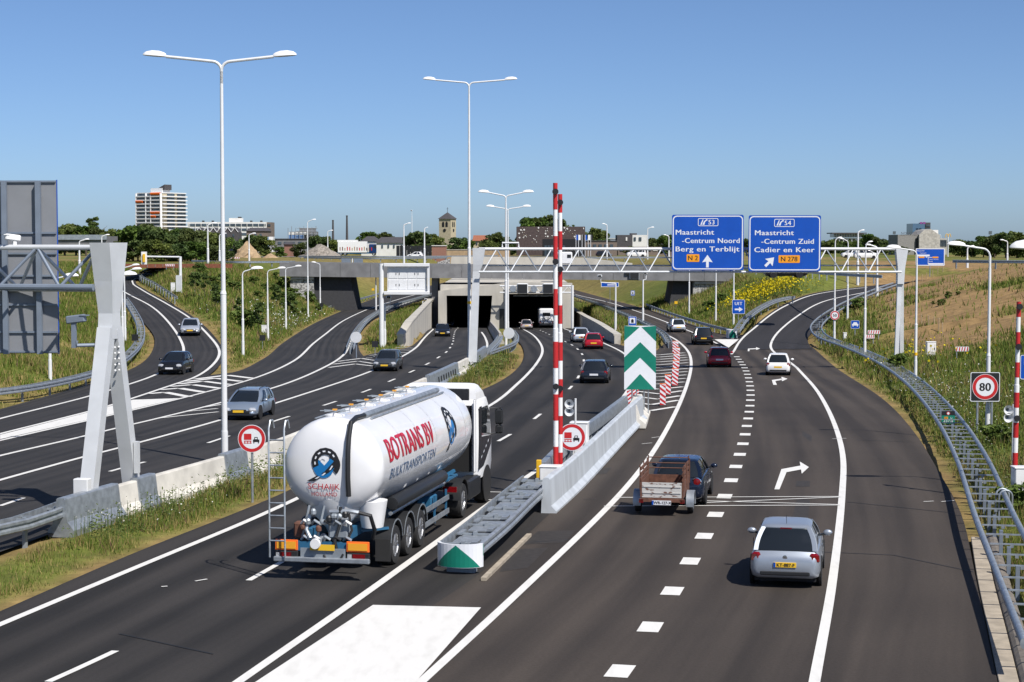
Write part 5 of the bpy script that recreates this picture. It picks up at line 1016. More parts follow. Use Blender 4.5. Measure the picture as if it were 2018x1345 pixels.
# ------------------------------------------------------------------ cars
CARGRP = 'cars driving on the motorway and ramps'
def wheel(parent, x, y, r, w, side, name='wheel', rim='alloy'):
    t = MB().lathe([(r * .60, -w / 2), (r * .93, -w / 2), (r, -w * .32), (r, w * .32), (r * .93, w / 2), (r * .60, w / 2)], (0, 0, 0), 'x', 22, cap=False).build(name, M['rubber'], parent, smooth=True); t.location = (x, y, r)
    mb = MB(); s = side; mb.lathe([(r * .64, s * w * .40), (r * .60, s * w * .46), (r * .56, s * w * .36), (.02, s * w * .30)], (0, 0, 0), 'x', 20)
    for k in range(5):
        a = 2 * math.pi * k / 5; mb.bar((s * w * .40, .06 * math.cos(a), .06 * math.sin(a)), (s * w * .44, r * .58 * math.cos(a), r * .58 * math.sin(a)), r * .13, .02, up=(1, 0, 0))
    mb.build('rim', M[rim], t); return t
def car(name, label, pos, heading, L, Wd, H, kind, pm, plate='y', txt=None, lampcol=None, belt=.60, detail=1, taper=1.0, group=CARGRP, cat='car', roofrack=False, round_lamps=False, aerial=True):
    """heading: radians clockwise from +y; kind: hatch, wagon, suv, sedan, van, mpv"""
    t = thing(name, label, cat, tuple(pos), -heading, group); Wd *= .965; L *= .965; H *= .95; hw = Wd / 2; hl = L / 2; zb = .19 + (.06 if kind == 'suv' else 0); zt = H * belt
    r = .31 + (.04 if kind in ('suv', 'van') else 0); hood = zt - .03 if kind != 'van' else zt + .05; fb = L * (.27 if kind not in ('van', 'mpv') else .17); rb = L * (.17 if kind == 'sedan' else .02)
    st = []   # (y, half-width factor, bottom, top)
    rear_top = zt - (.06 if kind == 'sedan' else .02)
    for y, k, b, tp in ((-hl, .80, zb + .14, rear_top - .22), (-hl + .03, .88, zb + .08, rear_top - .12), (-hl + .12, .95, zb + .03, rear_top - .02), (-hl + .35, .985, zb, rear_top), (-hl * .5, 1, zb, zt), (0, 1, zb, zt), (hl - fb - .1, 1, zb, zt), (hl - fb * .75, .99, zb, hood), (hl - fb * .4, .97, zb, hood - .07), (hl - .22, .92, zb + .02, hood - .19), (hl - .07, .83, zb + .06, hood - .30), (hl, .70, zb + .12, hood - .40)): st.append((y, k, b, tp))
    rs = []
    for y, k, b, tp in st:
        w = hw * k; h = tp - b; P = [(.80 * w, b), (.95 * w, b + .05), (1.0 * w, b + .30 * h), (1.0 * w, b + .55 * h), (.975 * w, b + .80 * h), (.93 * w, b + .95 * h), (.84 * w, tp)]
        rs.append([(x, y, z) for x, z in P] + [(0, y, tp + .025)] + [(-x, y, z) for x, z in reversed(P)])
    body = MB().rings(rs).build('body', pm, t, smooth=True, ang=42)
    # greenhouse: base and top outlines
    y0, y1 = -hl + rb + .06, hl - fb * .86; ins = {'hatch': .42, 'wagon': .34, 'suv': .34, 'sedan': .70, 'van': .08, 'mpv': .22}[kind]; inf = {'van': .55, 'mpv': 1.05}.get(kind, .98) * (L / 4.1); zr_ = H - .05
    yt0, yt1 = y0 + ins, y1 - inf; bw, tw = hw * .885, hw * (.69 if kind != 'van' else .84)
    def ring(f, g=0.0):
        a, b_ = y0 + (yt0 - y0) * f - g, y1 + (yt1 - y1) * f + g; w = bw + (tw - bw) * f + .035 * math.sin(math.pi * f) + g; z = zt - .02 + (zr_ - zt + .02) * f; c = .16
        return [(w - .05, a + .02, z), (w, a + c, z), (w, (a + b_) / 2, z), (w, b_ - c * 2.2, z), (w - .09, b_ - .08, z), (w * .5, b_, z), (0, b_ + .02, z), (-w * .5, b_, z), (-w + .09, b_ - .08, z), (-w, b_ - c * 2.2, z), (-w, (a + b_) / 2, z), (-w, a + c, z), (-w + .05, a + .02, z), (-w * .5, a - .02, z), (0, a - .03, z), (w * .5, a - .02, z)]
    MB().rings([ring(f) for f in (0, .33, .66, 1.0)]).build('windows', M['glass'], t, smooth=True, ang=50)
    mb = MB(); top = ring(1.0, .015); cx, cy = 0, (yt0 + yt1) / 2; rr_ = []
    for dz, sc in ((-.035, 1.0), (.0, 1.0), (.028, .93), (.045, .75), (.052, .4), (.053, .05)): rr_.append([(p[0] * sc, cy + (p[1] - cy) * sc, zr_ + dz + (.0 if sc > .9 else 0)) for p in top])
    mb.rings(rr_); mb.build('roof', pm, t, smooth=True, ang=50)
    S = lambda sd, yb, ytp, f, g=.012: (sd * (bw + (tw - bw) * f + .035 * math.sin(math.pi * f) + g), yb + (ytp - yb) * f, zt - .02 + (zr_ - zt + .02) * f)
    cw = {'hatch': .50, 'wagon': .20, 'suv': .34, 'sedan': .30, 'van': .10, 'mpv': .22}[kind]; mb = MB()
    for sd in (-1, 1):
        bars = [(y0 + .10, y0 + .10 + cw, yt0 + .06, yt0 + .06 + cw * .75), (y0 + (y1 - y0) * .46, y0 + (y1 - y0) * .46 + .10, yt0 + (yt1 - yt0) * .50, yt0 + (yt1 - yt0) * .50 + .08), (y1 - .42, y1 - .30, yt1 - .26, yt1 - .16)]
        if kind in ('wagon', 'mpv', 'van'): bars.insert(1, (y0 + (y1 - y0) * .22, y0 + (y1 - y0) * .22 + .09, yt0 + (yt1 - yt0) * .22, yt0 + (yt1 - yt0) * .22 + .08))
        for a, b_, c, d in bars:
            fs_ = [i / 4 for i in range(5)]; MB().rings([[S(sd, a, c, f), S(sd, b_, d, f), S(sd, b_, d, f, -.03), S(sd, a, c, f, -.03)] for f in fs_]).build('pillar', pm, t, smooth=True, ang=50)
    for f_, yb, ytp, wv in ((1, y1, yt1, .06), (-1, y0, yt0, .05)):        # corner pillars on the wind-screen and rear screen
        for sd in (-1, 1): MB().rings([[(sd * (bw + (tw - bw) * f + .035 * math.sin(math.pi * f) - q), (yb + (ytp - yb) * f) + f_ * (.012 - q2), zt - .02 + (zr_ - zt + .02) * f) for q, q2 in ((.0, .10 if f_ > 0 else .0), (.10, .02), (.10, .06), (.0, .14 if f_ > 0 else .06))] for f in (0, .25, .5, .75, 1)]).build('pillar', pm, t, smooth=True, ang=50)
    # rear end
    zl_ = zt - .13; yb = -hl
    for sd in (-1, 1):
        if kind in ('van',): MB().box((sd * hw * .88, yb + .06, zl_ - .05), (.14, .16, .42), bev=.03).build('tail_light', M['redlamp'], t)
        elif round_lamps:
            o = MB().lathe([(.02, -.10), (.09, -.09), (.115, -.05), (.12, .05)], (sd * hw * .72, yb + .10, zl_ - .02), 'y', 18).build('tail_light', M['redlamp'], t, smooth=True); MB().lathe([(.122, -.06), (.145, -.055), (.145, .0), (.122, .0)], (sd * hw * .72, yb + .10, zl_ - .02), 'y', 18, cap=False).build('lamp_ring', M['chrome'], o, smooth=True)
        else: MB().box((sd * hw * .80, yb + .135, zl_ - .05), (.26, .20, .24), rz=sd * .42, bev=.05, taper=.92).build('tail_light', lampcol or M['redlamp'], t, smooth=True)
        hz = hood - .27
        MB().box((sd * hw * .72, hl - .16, hz), (.34, .26, .17), rz=-sd * .48, rx=-.25, bev=.05).build('headlight', M['clearlamp'], t, smooth=True)
        my = y1 - .42; o = MB().ball((sd * (hw + .10), my, zt + .06), (.22, .13, .15), 10, 6).build('mirror', pm if plate != 'k' else M['black'], t, smooth=True); MB().bar((sd * (hw - .08), my, zt + .0), (sd * (hw + .05), my, zt + .03), .07, .05).build('mirror_arm', M['black'], o)
    MB().box((0, yb + .015, zb + .16), (Wd * .70, .06, .10), bev=.02).build('rear_skirt', M['black'], t)
    MB().box((0, hl + .0, zb + .20), (Wd * .62, .05, .15), bev=.02).build('front_grille', M['black'], t)
    MB().box((0, hl - .075, hood - .30), (Wd * .42, .05, .09), rx=-.3, bev=.02).build('upper_grille', M['black'], t)
    pl = M['plate'] if plate == 'y' else M['sheet_white']
    zp = zb + .36 if txt else zb + .38; pr = MB().box((0, yb - .012 + (.02 if not txt else 0), zp), (.52, .03, .115), rx=0, bev=.004).build('number_plate', pl, t); MB().box((0, hl + .035, zb + .25), (.50, .02, .11)).build('number_plate', pl, t)
    if txt: mb = MB(); write(mb, txt, .02, zp - .036, .075, yb - .03, 'c', 1.0, .004); mb.build('lettering', M['ink'], pr); MB().box((-.235, yb - .028, zp), (.045, .003, .11)).build('plate_band', M['blue_sign'], pr)
    if detail > 1:
        MB().lathe([(.02, -.012), (.055, -.01), (.06, .0)], (0, yb + .02, zt - .17), 'y', 16).build('badge', M['chrome'], t)
        MB().box((0, y0 + ins * .93 - .0, zr_ - .02), (.26, .05, .03)).build('brake_light', M['redlamp'], t); MB().bar((.0, y0 + ins * .22 - .03, zt + .06), (.28, y0 + ins * .30 - .03, zt + .07), .02).build('wiper', M['black'], t)
        mb = MB()
        for q in (zt - .27,): mb.box((0, yb + .02, q), (Wd * .56, .03, .012))
        mb.build('boot_seam', M['dark'], t)
    if aerial: MB().tube([(0, yt0 + .25, H), (0, yt0 + .10, H + .22)], .007, 5).build('aerial', M['black'], t)
    if roofrack:
        for sd in (-1, 1): MB().tube([(sd * tw * .86, yt0 + .1, H - .02), (sd * tw * .86, yt0 + .2, H + .05), (sd * tw * .86, yt1 - .2, H + .05), (sd * tw * .86, yt1 - .1, H - .02)], .018, 6).build('roof_rail', M['black'], t)
    ya, yf = -hl + L * .19, hl - L * .20; mbw = MB()
    for sd in (-1, 1):
        for y in (ya, yf):
            wheel(t, sd * (hw - .10), y, r, .21, sd); MB().lathe([(r * 1.16, -.05), (r * 1.16, .0135)] if sd > 0 else [(r * 1.16, -.0135), (r * 1.16, .05)], (sd * (hw - .004), y, r * 1.02), 'x', 24).build('wheel_arch', M['dark'], t)
    MB().box((0, 0, zb - .0), (Wd * .86, L * .90, .10)).build('underbody', M['dark'], t)
    for sd in (-1, 1):
        for y in (-.10, ): MB().box((sd * (hw * .985), -hl + L * .47 + y, zt - .10), (.03, .18, .03), bev=.006).build('door_handle', pm, t)
        for y in (-hl + L * .40, -hl + L * .66): MB().box((sd * (hw + .0), y, zb + .48), (.012, .010, .50)).build('door_seam', M['dark'], t)
    return t
PT = {k: paint(k, *v) for k, v in dict(silver=((.36, .40, .46), .5, .40), lightsilver=((.50, .54, .60), .5, .4), bluesilver=((.36, .43, .52), .6, .3), black=((.012, .013, .016), .2, .2), navy=((.010, .018, .042), .3, .22), deep=((.018, .024, .038), .4, .25), red=((.42, .008, .022), .15, .22), wine=((.38, .008, .030), .2, .22), white=((.80, .80, .80), 0, .3), grey=((.085, .095, .105), .5, .3), champagne=((.46, .41, .40), .5, .3), green=((.02, .07, .04), .2, .3)).items()}
def hd(u0, v0, u1, v1, zf): a, b = at(u0, v0, zf), at(u1, v1, zf); return math.atan2(b.x - a.x, b.y - a.y)
def place(u, vend, zf, heading, L, rear=True):
    """ground centre of a car whose near end stands at pixel (u, vend)"""
    p = at(u, vend, zf); d = Vector((math.sin(heading), math.cos(heading), 0)); c = p + d * (L / 2) * (1 if rear else -1); c.z = float(zf(c.y)) + .02; return c
H_ = rad
def mk(u, v, zf, h, L, *a, rear=True, **k):
    nm, lb = a[0], a[1]; return car(nm, lb, place(u, v, zf, h, L, rear), h, L, *a[2:], **k)
mk(1546, 1163, ZS, H_(11.2), 3.97, 'hatchback_car', 'silver hatchback with red tail lights nearest in the exit lanes', 1.70, 1.47, 'hatch', PT['silver'], plate='y', txt='KT-887-F', detail=2, belt=.63)
mk(1333, 1000, ZS, H_(10.6), 4.06, 'hatchback_car', 'dark navy coupe hatchback with round tail lights towing the rusty trailer', 1.73, 1.45, 'hatch', PT['navy'], plate='y', round_lamps=True, belt=.65)
mk(1533, 741, ZS, H_(9.5), 3.62, 'hatchback_car', 'small white hatchback turning onto the exit ramp', 1.66, 1.50, 'hatch', PT['white'], belt=.63)
mk(1418, 725, ZS, H_(5.0), 4.2, 'hatchback_car', 'wine red hatchback between the block line and the white triangle', 1.76, 1.47, 'hatch', PT['wine'], plate='w', belt=.63)
mk(1387, 681, ZS, H_(2.0), 4.4, 'estate_car', 'black tall car on the right parallel road behind the red one', 1.84, 1.66, 'suv', PT['black'])
mk(1338, 656, ZS, H_(-4.0), 3.8, 'hatchback_car', 'light silver hatchback on the right parallel road before the viaduct', 1.68, 1.50, 'hatch', PT['lightsilver'])
mk(1170, 757, ZM, H_(5.5), 4.75, 'estate_car', 'dark blue estate car alone in the right lane left of the chevron board', 1.82, 1.46, 'wagon', PT['deep'], plate='w', belt=.62)
mk(1170, 689, ZM, H_(0.0), 4.2, 'hatchback_car', 'bright red hatchback heading for the right tunnel tube', 1.78, 1.50, 'hatch', PT['red'], belt=.63)
mk(1146, 676, ZM, H_(-2.5), 4.2, 'hatchback_car', 'silver car with tall red lamps just ahead of the bright red one', 1.72, 1.55, 'mpv', PT['lightsilver'])
mk(1038, 650, ZM, H_(-1.0), 4.5, 'sedan_car', 'champagne saloon entering the right tunnel tube', 1.76, 1.46, 'sedan', PT['champagne'])
mk(469, 830, ZM, H_(185.0), 4.5, 'estate_car', 'pale blue silver estate car coming towards us beside the tall lamp', 1.78, 1.38, 'wagon', PT['bluesilver'], rear=False, roofrack=True, belt=.61)
mk(757, 733, ZM, H_(184.0), 4.05, 'hatchback_car', 'dark grey hatchback coming out past the left gore', 1.72, 1.46, 'hatch', PT['grey'], rear=False, belt=.62)
mk(872, 664, ZM, H_(178.0), 4.5, 'sedan_car', 'black saloon leaving the left tunnel tube in front', 1.80, 1.46, 'sedan', PT['black'], rear=False)
mk(884, 645, ZM, H_(176.0), 4.4, 'sedan_car', 'dark saloon just at the mouth of the left tunnel tube', 1.76, 1.45, 'sedan', PT['navy'], rear=False)
mk(333, 740, ZL, H_(184.0), 3.75, 'hatchback_car', 'small black hatchback with round headlights on the entry ramp', 1.72, 1.50, 'hatch', PT['black'], plate='w', rear=False, belt=.64)
mk(374, 664, ZL, H_(172.0), 4.4, 'estate_car', 'silver estate car descending the entry ramp bend', 1.76, 1.46, 'wagon', PT['lightsilver'], rear=False)
mk(288, 542, ZL, H_(205.0), 4.3, 'hatchback_car', 'dark car at the top of the entry ramp', 1.75, 1.5, 'hatch', PT['navy'], rear=False)
# ------------------------------------------------------------------ camper van with a bicycle on its rear
cpos = place(1077, 647, ZM, H_(-1.5), 6.2); cv = thing('camper_van', 'white camper van entering the right tunnel tube behind the boom', 'camper van', tuple(cpos), H_(1.5))
MB().box((0, -.6, 1.75), (2.15, 4.9, 2.3), bev=.18).build('body', M['white'], cv, smooth=True); MB().box((0, 2.4, 1.2), (1.95, 1.4, 1.5), bev=.25).build('cab', M['white'], cv, smooth=True); MB().box((0, -3.06, .62), (2.0, .12, .35), bev=.04).build('rear_bumper', M['black'], cv)
for sd in (-1, 1):
    for y in (-1.9, 2.2): wheel(cv, sd * .95, y, .34, .22, sd)
    MB().box((sd * .92, -3.07, .95), (.14, .06, .3)).build('tail_light', M['redlamp'], cv)
MB().box((0, -3.06, 2.05), (1.1, .04, .5), bev=.015).build('rear_window', M['glass'], cv)
bc = thing('bicycle', 'bicycle hung on the back of the white camper van', 'bicycle', tuple(cpos + Vector((0, -3.3, .75))), H_(1.5))
for x in (-.52, .52):
    w_ = MB().lathe([(.33, -.02), (.36, 0), (.33, .02), (.30, 0)], (x, 0, .4), 'y', 18, cap=False).build('wheel', M['rubber'], bc)
mb = MB()
for a, b_ in (((-.52, .4), (-.15, .4)), ((-.15, .4), (-.25, .85)), ((-.25, .85), (.38, .88)), ((-.15, .4), (.38, .88)), ((.38, .88), (.52, .4)), ((-.52, .4), (-.25, .85))): mb.tube([(a[0], 0, a[1]), (b_[0], 0, b_[1])], .022, 5)
mb.build('frame', M['black'], bc); MB().box((-.26, 0, .98), (.24, .12, .06)).build('saddle', M['black'], bc); MB().tube([(.38, -.25, 1.02), (.38, 0, 1.0), (.38, .25, 1.02)], .02, 5).build('handlebar', M['black'], bc)
# ------------------------------------------------------------------ box trailer
th = H_(10.6); tp = place(1303, 1020, ZS, th, 2.2); tr = thing('car_trailer', 'small rusty box trailer with peeling white tailboard and raised side racks', 'trailer', tuple(tp), -th)
wd, ln = 1.22, 1.95
MB().box((0, 0, .52), (wd, ln, .07)).build('floor', M['rust'], tr); MB().box((0, -ln / 2 + .02, .76), (wd - .06, .05, .44)).box((0, -ln / 2 - .012, .68), (wd - .1, .02, .03)).box((0, -ln / 2 - .012, .86), (wd - .1, .02, .03)).build('tailboard', M['oldwhite'], tr)
MB().box((0, ln / 2 - .02, .76), (wd - .06, .05, .44)).build('front_board', M['rust'], tr)
for sd in (-1, 1):
    MB().box((sd * wd / 2, 0, .76), (.05, ln, .46)).build('side_board', M['rust'], tr)
    mb = MB()
    for z in (1.06, 1.22, 1.38): mb.box((sd * wd / 2, 0, z), (.03, ln, .10))
    for y in (-ln / 2 + .04, 0, ln / 2 - .04): mb.box((sd * (wd / 2 + .033), y, 1.12), (.03, .05, .74))
    mb.build('side_rack', M['rust'], tr)
    wheel(tr, sd * (wd / 2 + .17), -.15, .29, .17, sd); mb = MB()
    rs = []
    for a in np.linspace(-.25, math.pi + .25, 11): rs.append([(sd * (wd / 2 + .06), -.15 + .37 * math.cos(a), .31 + .37 * math.sin(a)), (sd * (wd / 2 + .29), -.15 + .37 * math.cos(a), .31 + .37 * math.sin(a)), (sd * (wd / 2 + .29), -.15 + .345 * math.cos(a), .31 + .345 * math.sin(a)), (sd * (wd / 2 + .06), -.15 + .345 * math.cos(a), .31 + .345 * math.sin(a))])
    mb.rings(rs); mb.build('mudguard', M['galv'], tr, smooth=True); MB().box((sd * .60, -ln / 2 - .03, .44), (.14, .04, .12), bev=.01).build('tail_light', M['redlamp'], tr)
mb = MB()
for z in (1.18, 1.33, 1.5): mb.tube([(-wd / 2, ln / 2, z), (wd / 2, ln / 2, z)], .018, 6)
for x in (-wd / 2, wd / 2): mb.tube([(x, ln / 2, .9), (x, ln / 2, 1.56)], .02, 6)
mb.build('front_rack', M['rust'], tr); MB().box((0, -ln / 2 - .02, .46), (wd + .1, .06, .09)).build('rear_beam', M['rust'], tr)
pl_ = MB().box((0, -ln / 2 - .07, .40), (.56, .02, .13)).build('number_plate', M['sheet_white'], tr); write(MB(), 'WR-127-X', .03, .362, .08, -ln / 2 - .083, 'c', 1.0, .004).build('lettering', M['ink'], pl_); MB().box((-.255, -ln / 2 - .083, .40), (.05, .004, .12)).build('plate_band', M['blue_sign'], pl_)
mb = MB(); mb.tube([(-.5, .9, .42), (0, 2.1, .42)], .035, 6).tube([(.5, .9, .42), (0, 2.1, .42)], .035, 6); mb.build('drawbar', M['rust'], tr)
# ------------------------------------------------------------------ tanker truck
th = H_(10.8); a3 = at(772, 1112, Z0); dv = Vector((math.sin(th), math.cos(th), 0)); rt = Vector((math.cos(th), -math.sin(th), 0)); org = a3 - rt * 1.06; org.z = 0
T = thing('tanker_truck', 'white bulk tanker truck with red and blue lettering driving away in the near lanes', 'tanker truck', tuple(org), -th)
RT, ZC = 1.25, 2.56; YA, YB = -1.9, 9.15                               # tank radius, axis height, ends
def tankr(y):
    if y < YA + .55: q = (y - YA) / .55; return RT * (max(1 - (1 - q) ** 2.6, 0.0)) ** .40
    if y > YB - .5: q = (YB - y) / .5; return RT * (.35 + .65 * math.sqrt(max(1 - (1 - q) ** 2, 0)))
    return RT
rs = []; n = 40
for y in [YA + .9 * (i / 18) ** 2.0 for i in range(18)] + [YA + .9 + (YB - YA - 1.4) * i / 10 for i in range(11)] + [YB - .5 + .5 * i / 6 for i in range(1, 7)]:
    r_ = max(tankr(y), .03); drop = 0.0; ring = []
    for k in range(n):
        a = 2 * math.pi * k / n; x, z = r_ * math.cos(a), r_ * math.sin(a)
        if z < 0 and y < YA + 2.4: z *= .86 + .14 * max(y - YA - .2, 0) / 2.2
        elif z < 0: z *= 1.0 + .10 * math.sin(math.pi * min(max((y - YA) / (YB - YA), 0), 1))
        ring.append((x, y, ZC + z - drop * .3 * (r_ / RT)))
    rs.append(ring)
MT = bpy.data.materials.new('tank_white'); MT = mat('tank_white', (.80, .80, .81), .22, coat=.5, var=.10, scale=.8, detail=6)
tank = MB().rings(rs).build('tank', MT, T, smooth=True, ang=60)
rsurf = lambda y: tankr(y)
def on_side(y, z, off=.012):                                             # point of the right flank at height z
    r_ = rsurf(y); dz = z - ZC
    if dz < 0: dz /= (.86 + .14 * max(y - YA - .2, 0) / 2.2) if y < YA + 2.4 else 1.0 + .10 * math.sin(math.pi * min(max((y - YA) / (YB - YA), 0), 1))
    return (math.sqrt(max(r_ * r_ - dz * dz, 1e-4)) + off, y, z)
def wrap_text(txt, y0, z0, size, wlen, m, name, nb=10, lift=.012):
    vs, fs, w = text_geo(txt, size, 1.04); b = bmesh.new(); bv = [b.verts.new((p[0] * wlen / w, p[1], 0)) for p in vs]
    for f in fs:
        try: b.faces.new([bv[i] for i in f])
        except ValueError: pass
    for i in range(1, nb): bmesh.ops.bisect_plane(b, geom=b.verts[:] + b.edges[:] + b.faces[:], plane_co=(0, size * i / nb, 0), plane_no=(0, 1, 0))
    me = MB(); idx = {v: i for i, v in enumerate(b.verts)}; me.add([on_side(y0 + v.co.x, z0 + v.co.y, lift) for v in b.verts], [[idx[v] for v in f.verts] for f in b.faces]); b.free(); return me.build(name, m, tank, fix=False)
M['txtred'] = mat('lettering_red', (.50, .012, .035), .35); M['txtblue'] = mat('lettering_blue', (.035, .10, .22), .35)
for k, o in enumerate((-.022, .0, .022)): wrap_text('BOTRANS BV', -.85 + o, 2.66 + .002 * k, .56, 4.75, M['txtred'], 'lettering', 10, .012 + .0025 * k)
wrap_text('BULKTRANSPORTEN', -.75, 2.24, .25, 4.75, M['txtblue'], 'lettering', 6)
M['seam'] = mat('weld_seam_grey', (.60, .60, .61), .4); M['logoblue'] = mat('logo_blue', (.01, .16, .42), .35)
def logo(fn, s, parent, z=1.0):
    """round road emblem: blue disc, black road ribbons with white dashes; fn(a, b, lift) maps it onto the surface"""
    def put(polys, m, name, lift):
        mb = MB()
        for P in polys: mb.add([fn(a * s, b * s, lift) for a, b in P], [tuple(range(len(P)))])
        mb.build(name, m, parent, fix=False)
    put([[(.62 * math.cos(a), .70 * math.sin(a) - .05) for a in np.linspace(2.4 + k * .42, 2.4 + (k + 1) * .42, 4)] + [(0.05, -.05)] for k in range(11)], M['logoblue'], 'logo_disc', .010)
    arc = lambda cx, cy, r0, r1, a0, a1, n_=8: [[(cx + r * math.cos(t), cy + r * math.sin(t)) for r, t in ((r0, q0), (r1, q0), (r1, q1), (r0, q1))] for q0, q1 in zip(np.linspace(a0, a1, n_ + 1)[:-1], np.linspace(a0, a1, n_ + 1)[1:])]
    put(arc(.1, .15, .42, .80, .3, 3.6) + arc(.32, .0, .36, .66, -.9, 1.5) + [[(-1.0, -.95), (-.55, -.95), (.3, -.45), (.05, -.40)], [(.05, -.40), (.3, -.45), (.85, .05), (.70, .30)]], M['ink'], 'logo_road', .014)
    put([q for i, q in enumerate(arc(.1, .15, .56, .64, .5, 3.4, 11)) if i % 2 == 0] + [[(-.52, -.80), (-.38, -.80), (-.20, -.68), (-.32, -.68)], [(-.12, -.62), (.0, -.60), (.16, -.46), (.04, -.46)], [(.33, -.30), (.42, -.28), (.56, -.06), (.49, -.04)]] + arc(-.02, .25, .10, .17, .2, 3.3), M['sheet_white'], 'logo_dashes', .018)
logo(lambda a, b, l: on_side(6.0 + a, 2.82 + b, l + .004), .62, tank)
def on_rear(x, z, off=.014):                                             # point of the rear dome seen from behind
    lo, hi = YA, YA + .55
    for _ in range(30):
        m_ = (lo + hi) / 2
        if tankr(m_) < math.hypot(x, (z - ZC) / ((.86 + .14 * max(m_ - YA - .2, 0) / 2.2) if z < ZC else 1.0)): lo = m_
        else: hi = m_
    return (x, lo - off, z)
logo(lambda a, b, l: on_rear(-.12 + a, 2.70 + b, l + .008), .43, tank)
def rear_text(txt, x, z, size, wlen):
    vs, fs, w = text_geo(txt, size, 1.05); mb = MB(); mb.add([on_rear(x - wlen / 2 + a * wlen / w, z + b, .026) for a, b in vs], fs); mb.build('lettering', M['txtred'], tank, fix=False)
rear_text('SCHAIJK', -.12, 2.10, .14, .80); rear_text('HOLLAND', -.12, 1.93, .10, .64)
# black pipe over the top and down the rear, roof walkway, hatches, rear ladder
xp = .50
pipe = [on_rear(xp, 1.95, .10), on_rear(xp, 2.4, .10), on_rear(xp, 3.0, .10), on_rear(xp, 3.35, .10), (xp, YA + .22, ZC + 1.14), (xp, YA + .7, ZC + 1.22), (xp, YA + 1.4, ZC + 1.20)]
MB().tube(pipe, .062, 10).build('filling_pipe', M['black'], T, smooth=True); MB().tube([(xp, YA + 1.4, ZC + 1.20), (xp, 7.4, ZC + 1.20)], .075, 10).build('top_pipe', M['galv'], T, smooth=True); MB().tube([(xp + .13, YA + 1.6, ZC + 1.12), (xp + .13, 7.6, ZC + 1.12)], .03, 6).build('hand_rail', M['galv'], T, smooth=True); MB().tube([(.75, 6.7, ZC + .95), (.75, 8.2, ZC + .95)], .02, 6).build('hand_rail', M['galv'], T)
for i in range(6):
    y = -1.0 + i * 1.45; o = MB().lathe([(.24, 0), (.25, .04), (.18, .06), (.05, .08)], (-.10, y, ZC + 1.22), 'z', 16).build('hatch', M['white'], T, smooth=True)
    mb = MB()
    for k in range(4): a = k * math.pi / 4 + .3; mb.tube([(-.10 + .36 * math.cos(a), y + .36 * math.sin(a), ZC + 1.36), (-.10 - .36 * math.cos(a), y - .36 * math.sin(a), ZC + 1.36)], .013, 5)
    mb.build('hatch_wheel', M['galv_dull'], o); MB().box((-.10, y, ZC + 1.38), (.10, .10, .04)).build('hatch_knob', M['amber'], o)
for s_ in (-1, 1): MB().box((-.62 * s_ - .1, 3.2, ZC + (1.12 if s_ > 0 else 1.22)), (.03, 7.6, .03)).build('walkway_rail', M['galv'], T)
_n0 = set(T.children)
mb = MB()
for x in (-1.24, -.86): mb.tube([(x, -1.32, .55), (x, -1.34, 3.62), (x, -1.22, 3.80), (x, -1.05, 3.80), (x, -.95, 3.6)], .024, 6)
ladder = mb.build('ladder', M['galv'], T, smooth=True)
for i in range(9): MB().tube([(-1.24, -1.33, .95 + i * .30), (-.86, -1.33, .95 + i * .30)], .02, 6).build('rung', M['galv'], ladder)
for y in (.6, 2.4, 4.2, 6.0, 7.8):
    r_ = RT + .004; MB().rings([[(r_ * math.cos(a), y + dy, ZC + r_ * math.sin(a) * (1 if math.sin(a) > 0 else 1.0)) for a in np.linspace(-.75, math.pi + .75, 40)] for dy in (-.012, .012)], cap=False, closed=False).build('weld_seam', M['seam'], tank, fix=False)
for y in (.9, 3.1, 5.3, 7.4): MB().rings([[(.80 * k * math.cos(a), y + .95 * k * math.sin(a), z) for a in np.linspace(0, 2 * math.pi, 17)[:-1]] for z, k in ((1.75, 1.15), (1.30, .75), (1.02, .35))]).build('hopper', M['white'], T, smooth=True)
# rear discharge gear
mb = MB(); mb.rings([[(x_ * .58 * k, YA + .62 + yy_ * .42 * k, z) for x_, yy_ in ((math.cos(a), math.sin(a)) for a in np.linspace(0, 2 * math.pi, 17)[:-1])] for z, k in ((1.85, 1.3), (1.45, 1.0), (1.1, .45), (.98, .35))]); mb.build('outlet_cone', M['white'], T, smooth=True)
mb = MB(); mb.rings([[(.86 + .34 * k * math.cos(a), .25 + .4 * k * math.sin(a), z) for a in np.linspace(0, 2 * math.pi, 13)[:-1]] for z, k in ((1.75, 1.1), (1.1, .8))]); mb.build('side_tank', M['white'], T, smooth=True)
MB().tube([(-.05, -.78, 1.0), (-.1, -.95, .92), (-.12, -1.25, .90)], .09, 10).build('outlet_pipe', M['galv'], T, smooth=True); MB().lathe([(.12, -.06), (.13, 0), (.10, .05)], (-.12, -1.28, .90), 'y', 14).build('outlet_cap', M['white'], T, smooth=True)
for i, (p, r_, m) in enumerate((([(.15, -.98, 1.62), (.62, -1.0, 1.66), (.88, -.9, 1.60)], .055, 'galv'), ([(.85, -.95, 1.62), (1.12, -.9, 1.55), (1.18, -.75, 1.2), (1.1, -.6, .95)], .05, 'black'), ([(.42, -1.0, 1.75), (.40, -1.05, 1.3), (.30, -1.1, .95), (.35, -1.1, .72)], .04, 'black'), ([(-.35, -.95, 1.55), (-.42, -1.05, 1.2), (-.3, -1.1, 1.0)], .05, 'galv'), ([(.62, -1.0, 1.6), (.70, -1.02, 1.2), (.55, -1.05, .9)], .032, 'rubber'), ([(.05, -1.15, .62), (.15, -1.2, .42), (.42, -1.2, .45), (.52, -1.15, .65)], .03, 'black'))): MB().tube(p, r_, 8).build('hose' if m != 'galv' else 'valve_pipe', M[m], T, smooth=True)
random.seed(3)
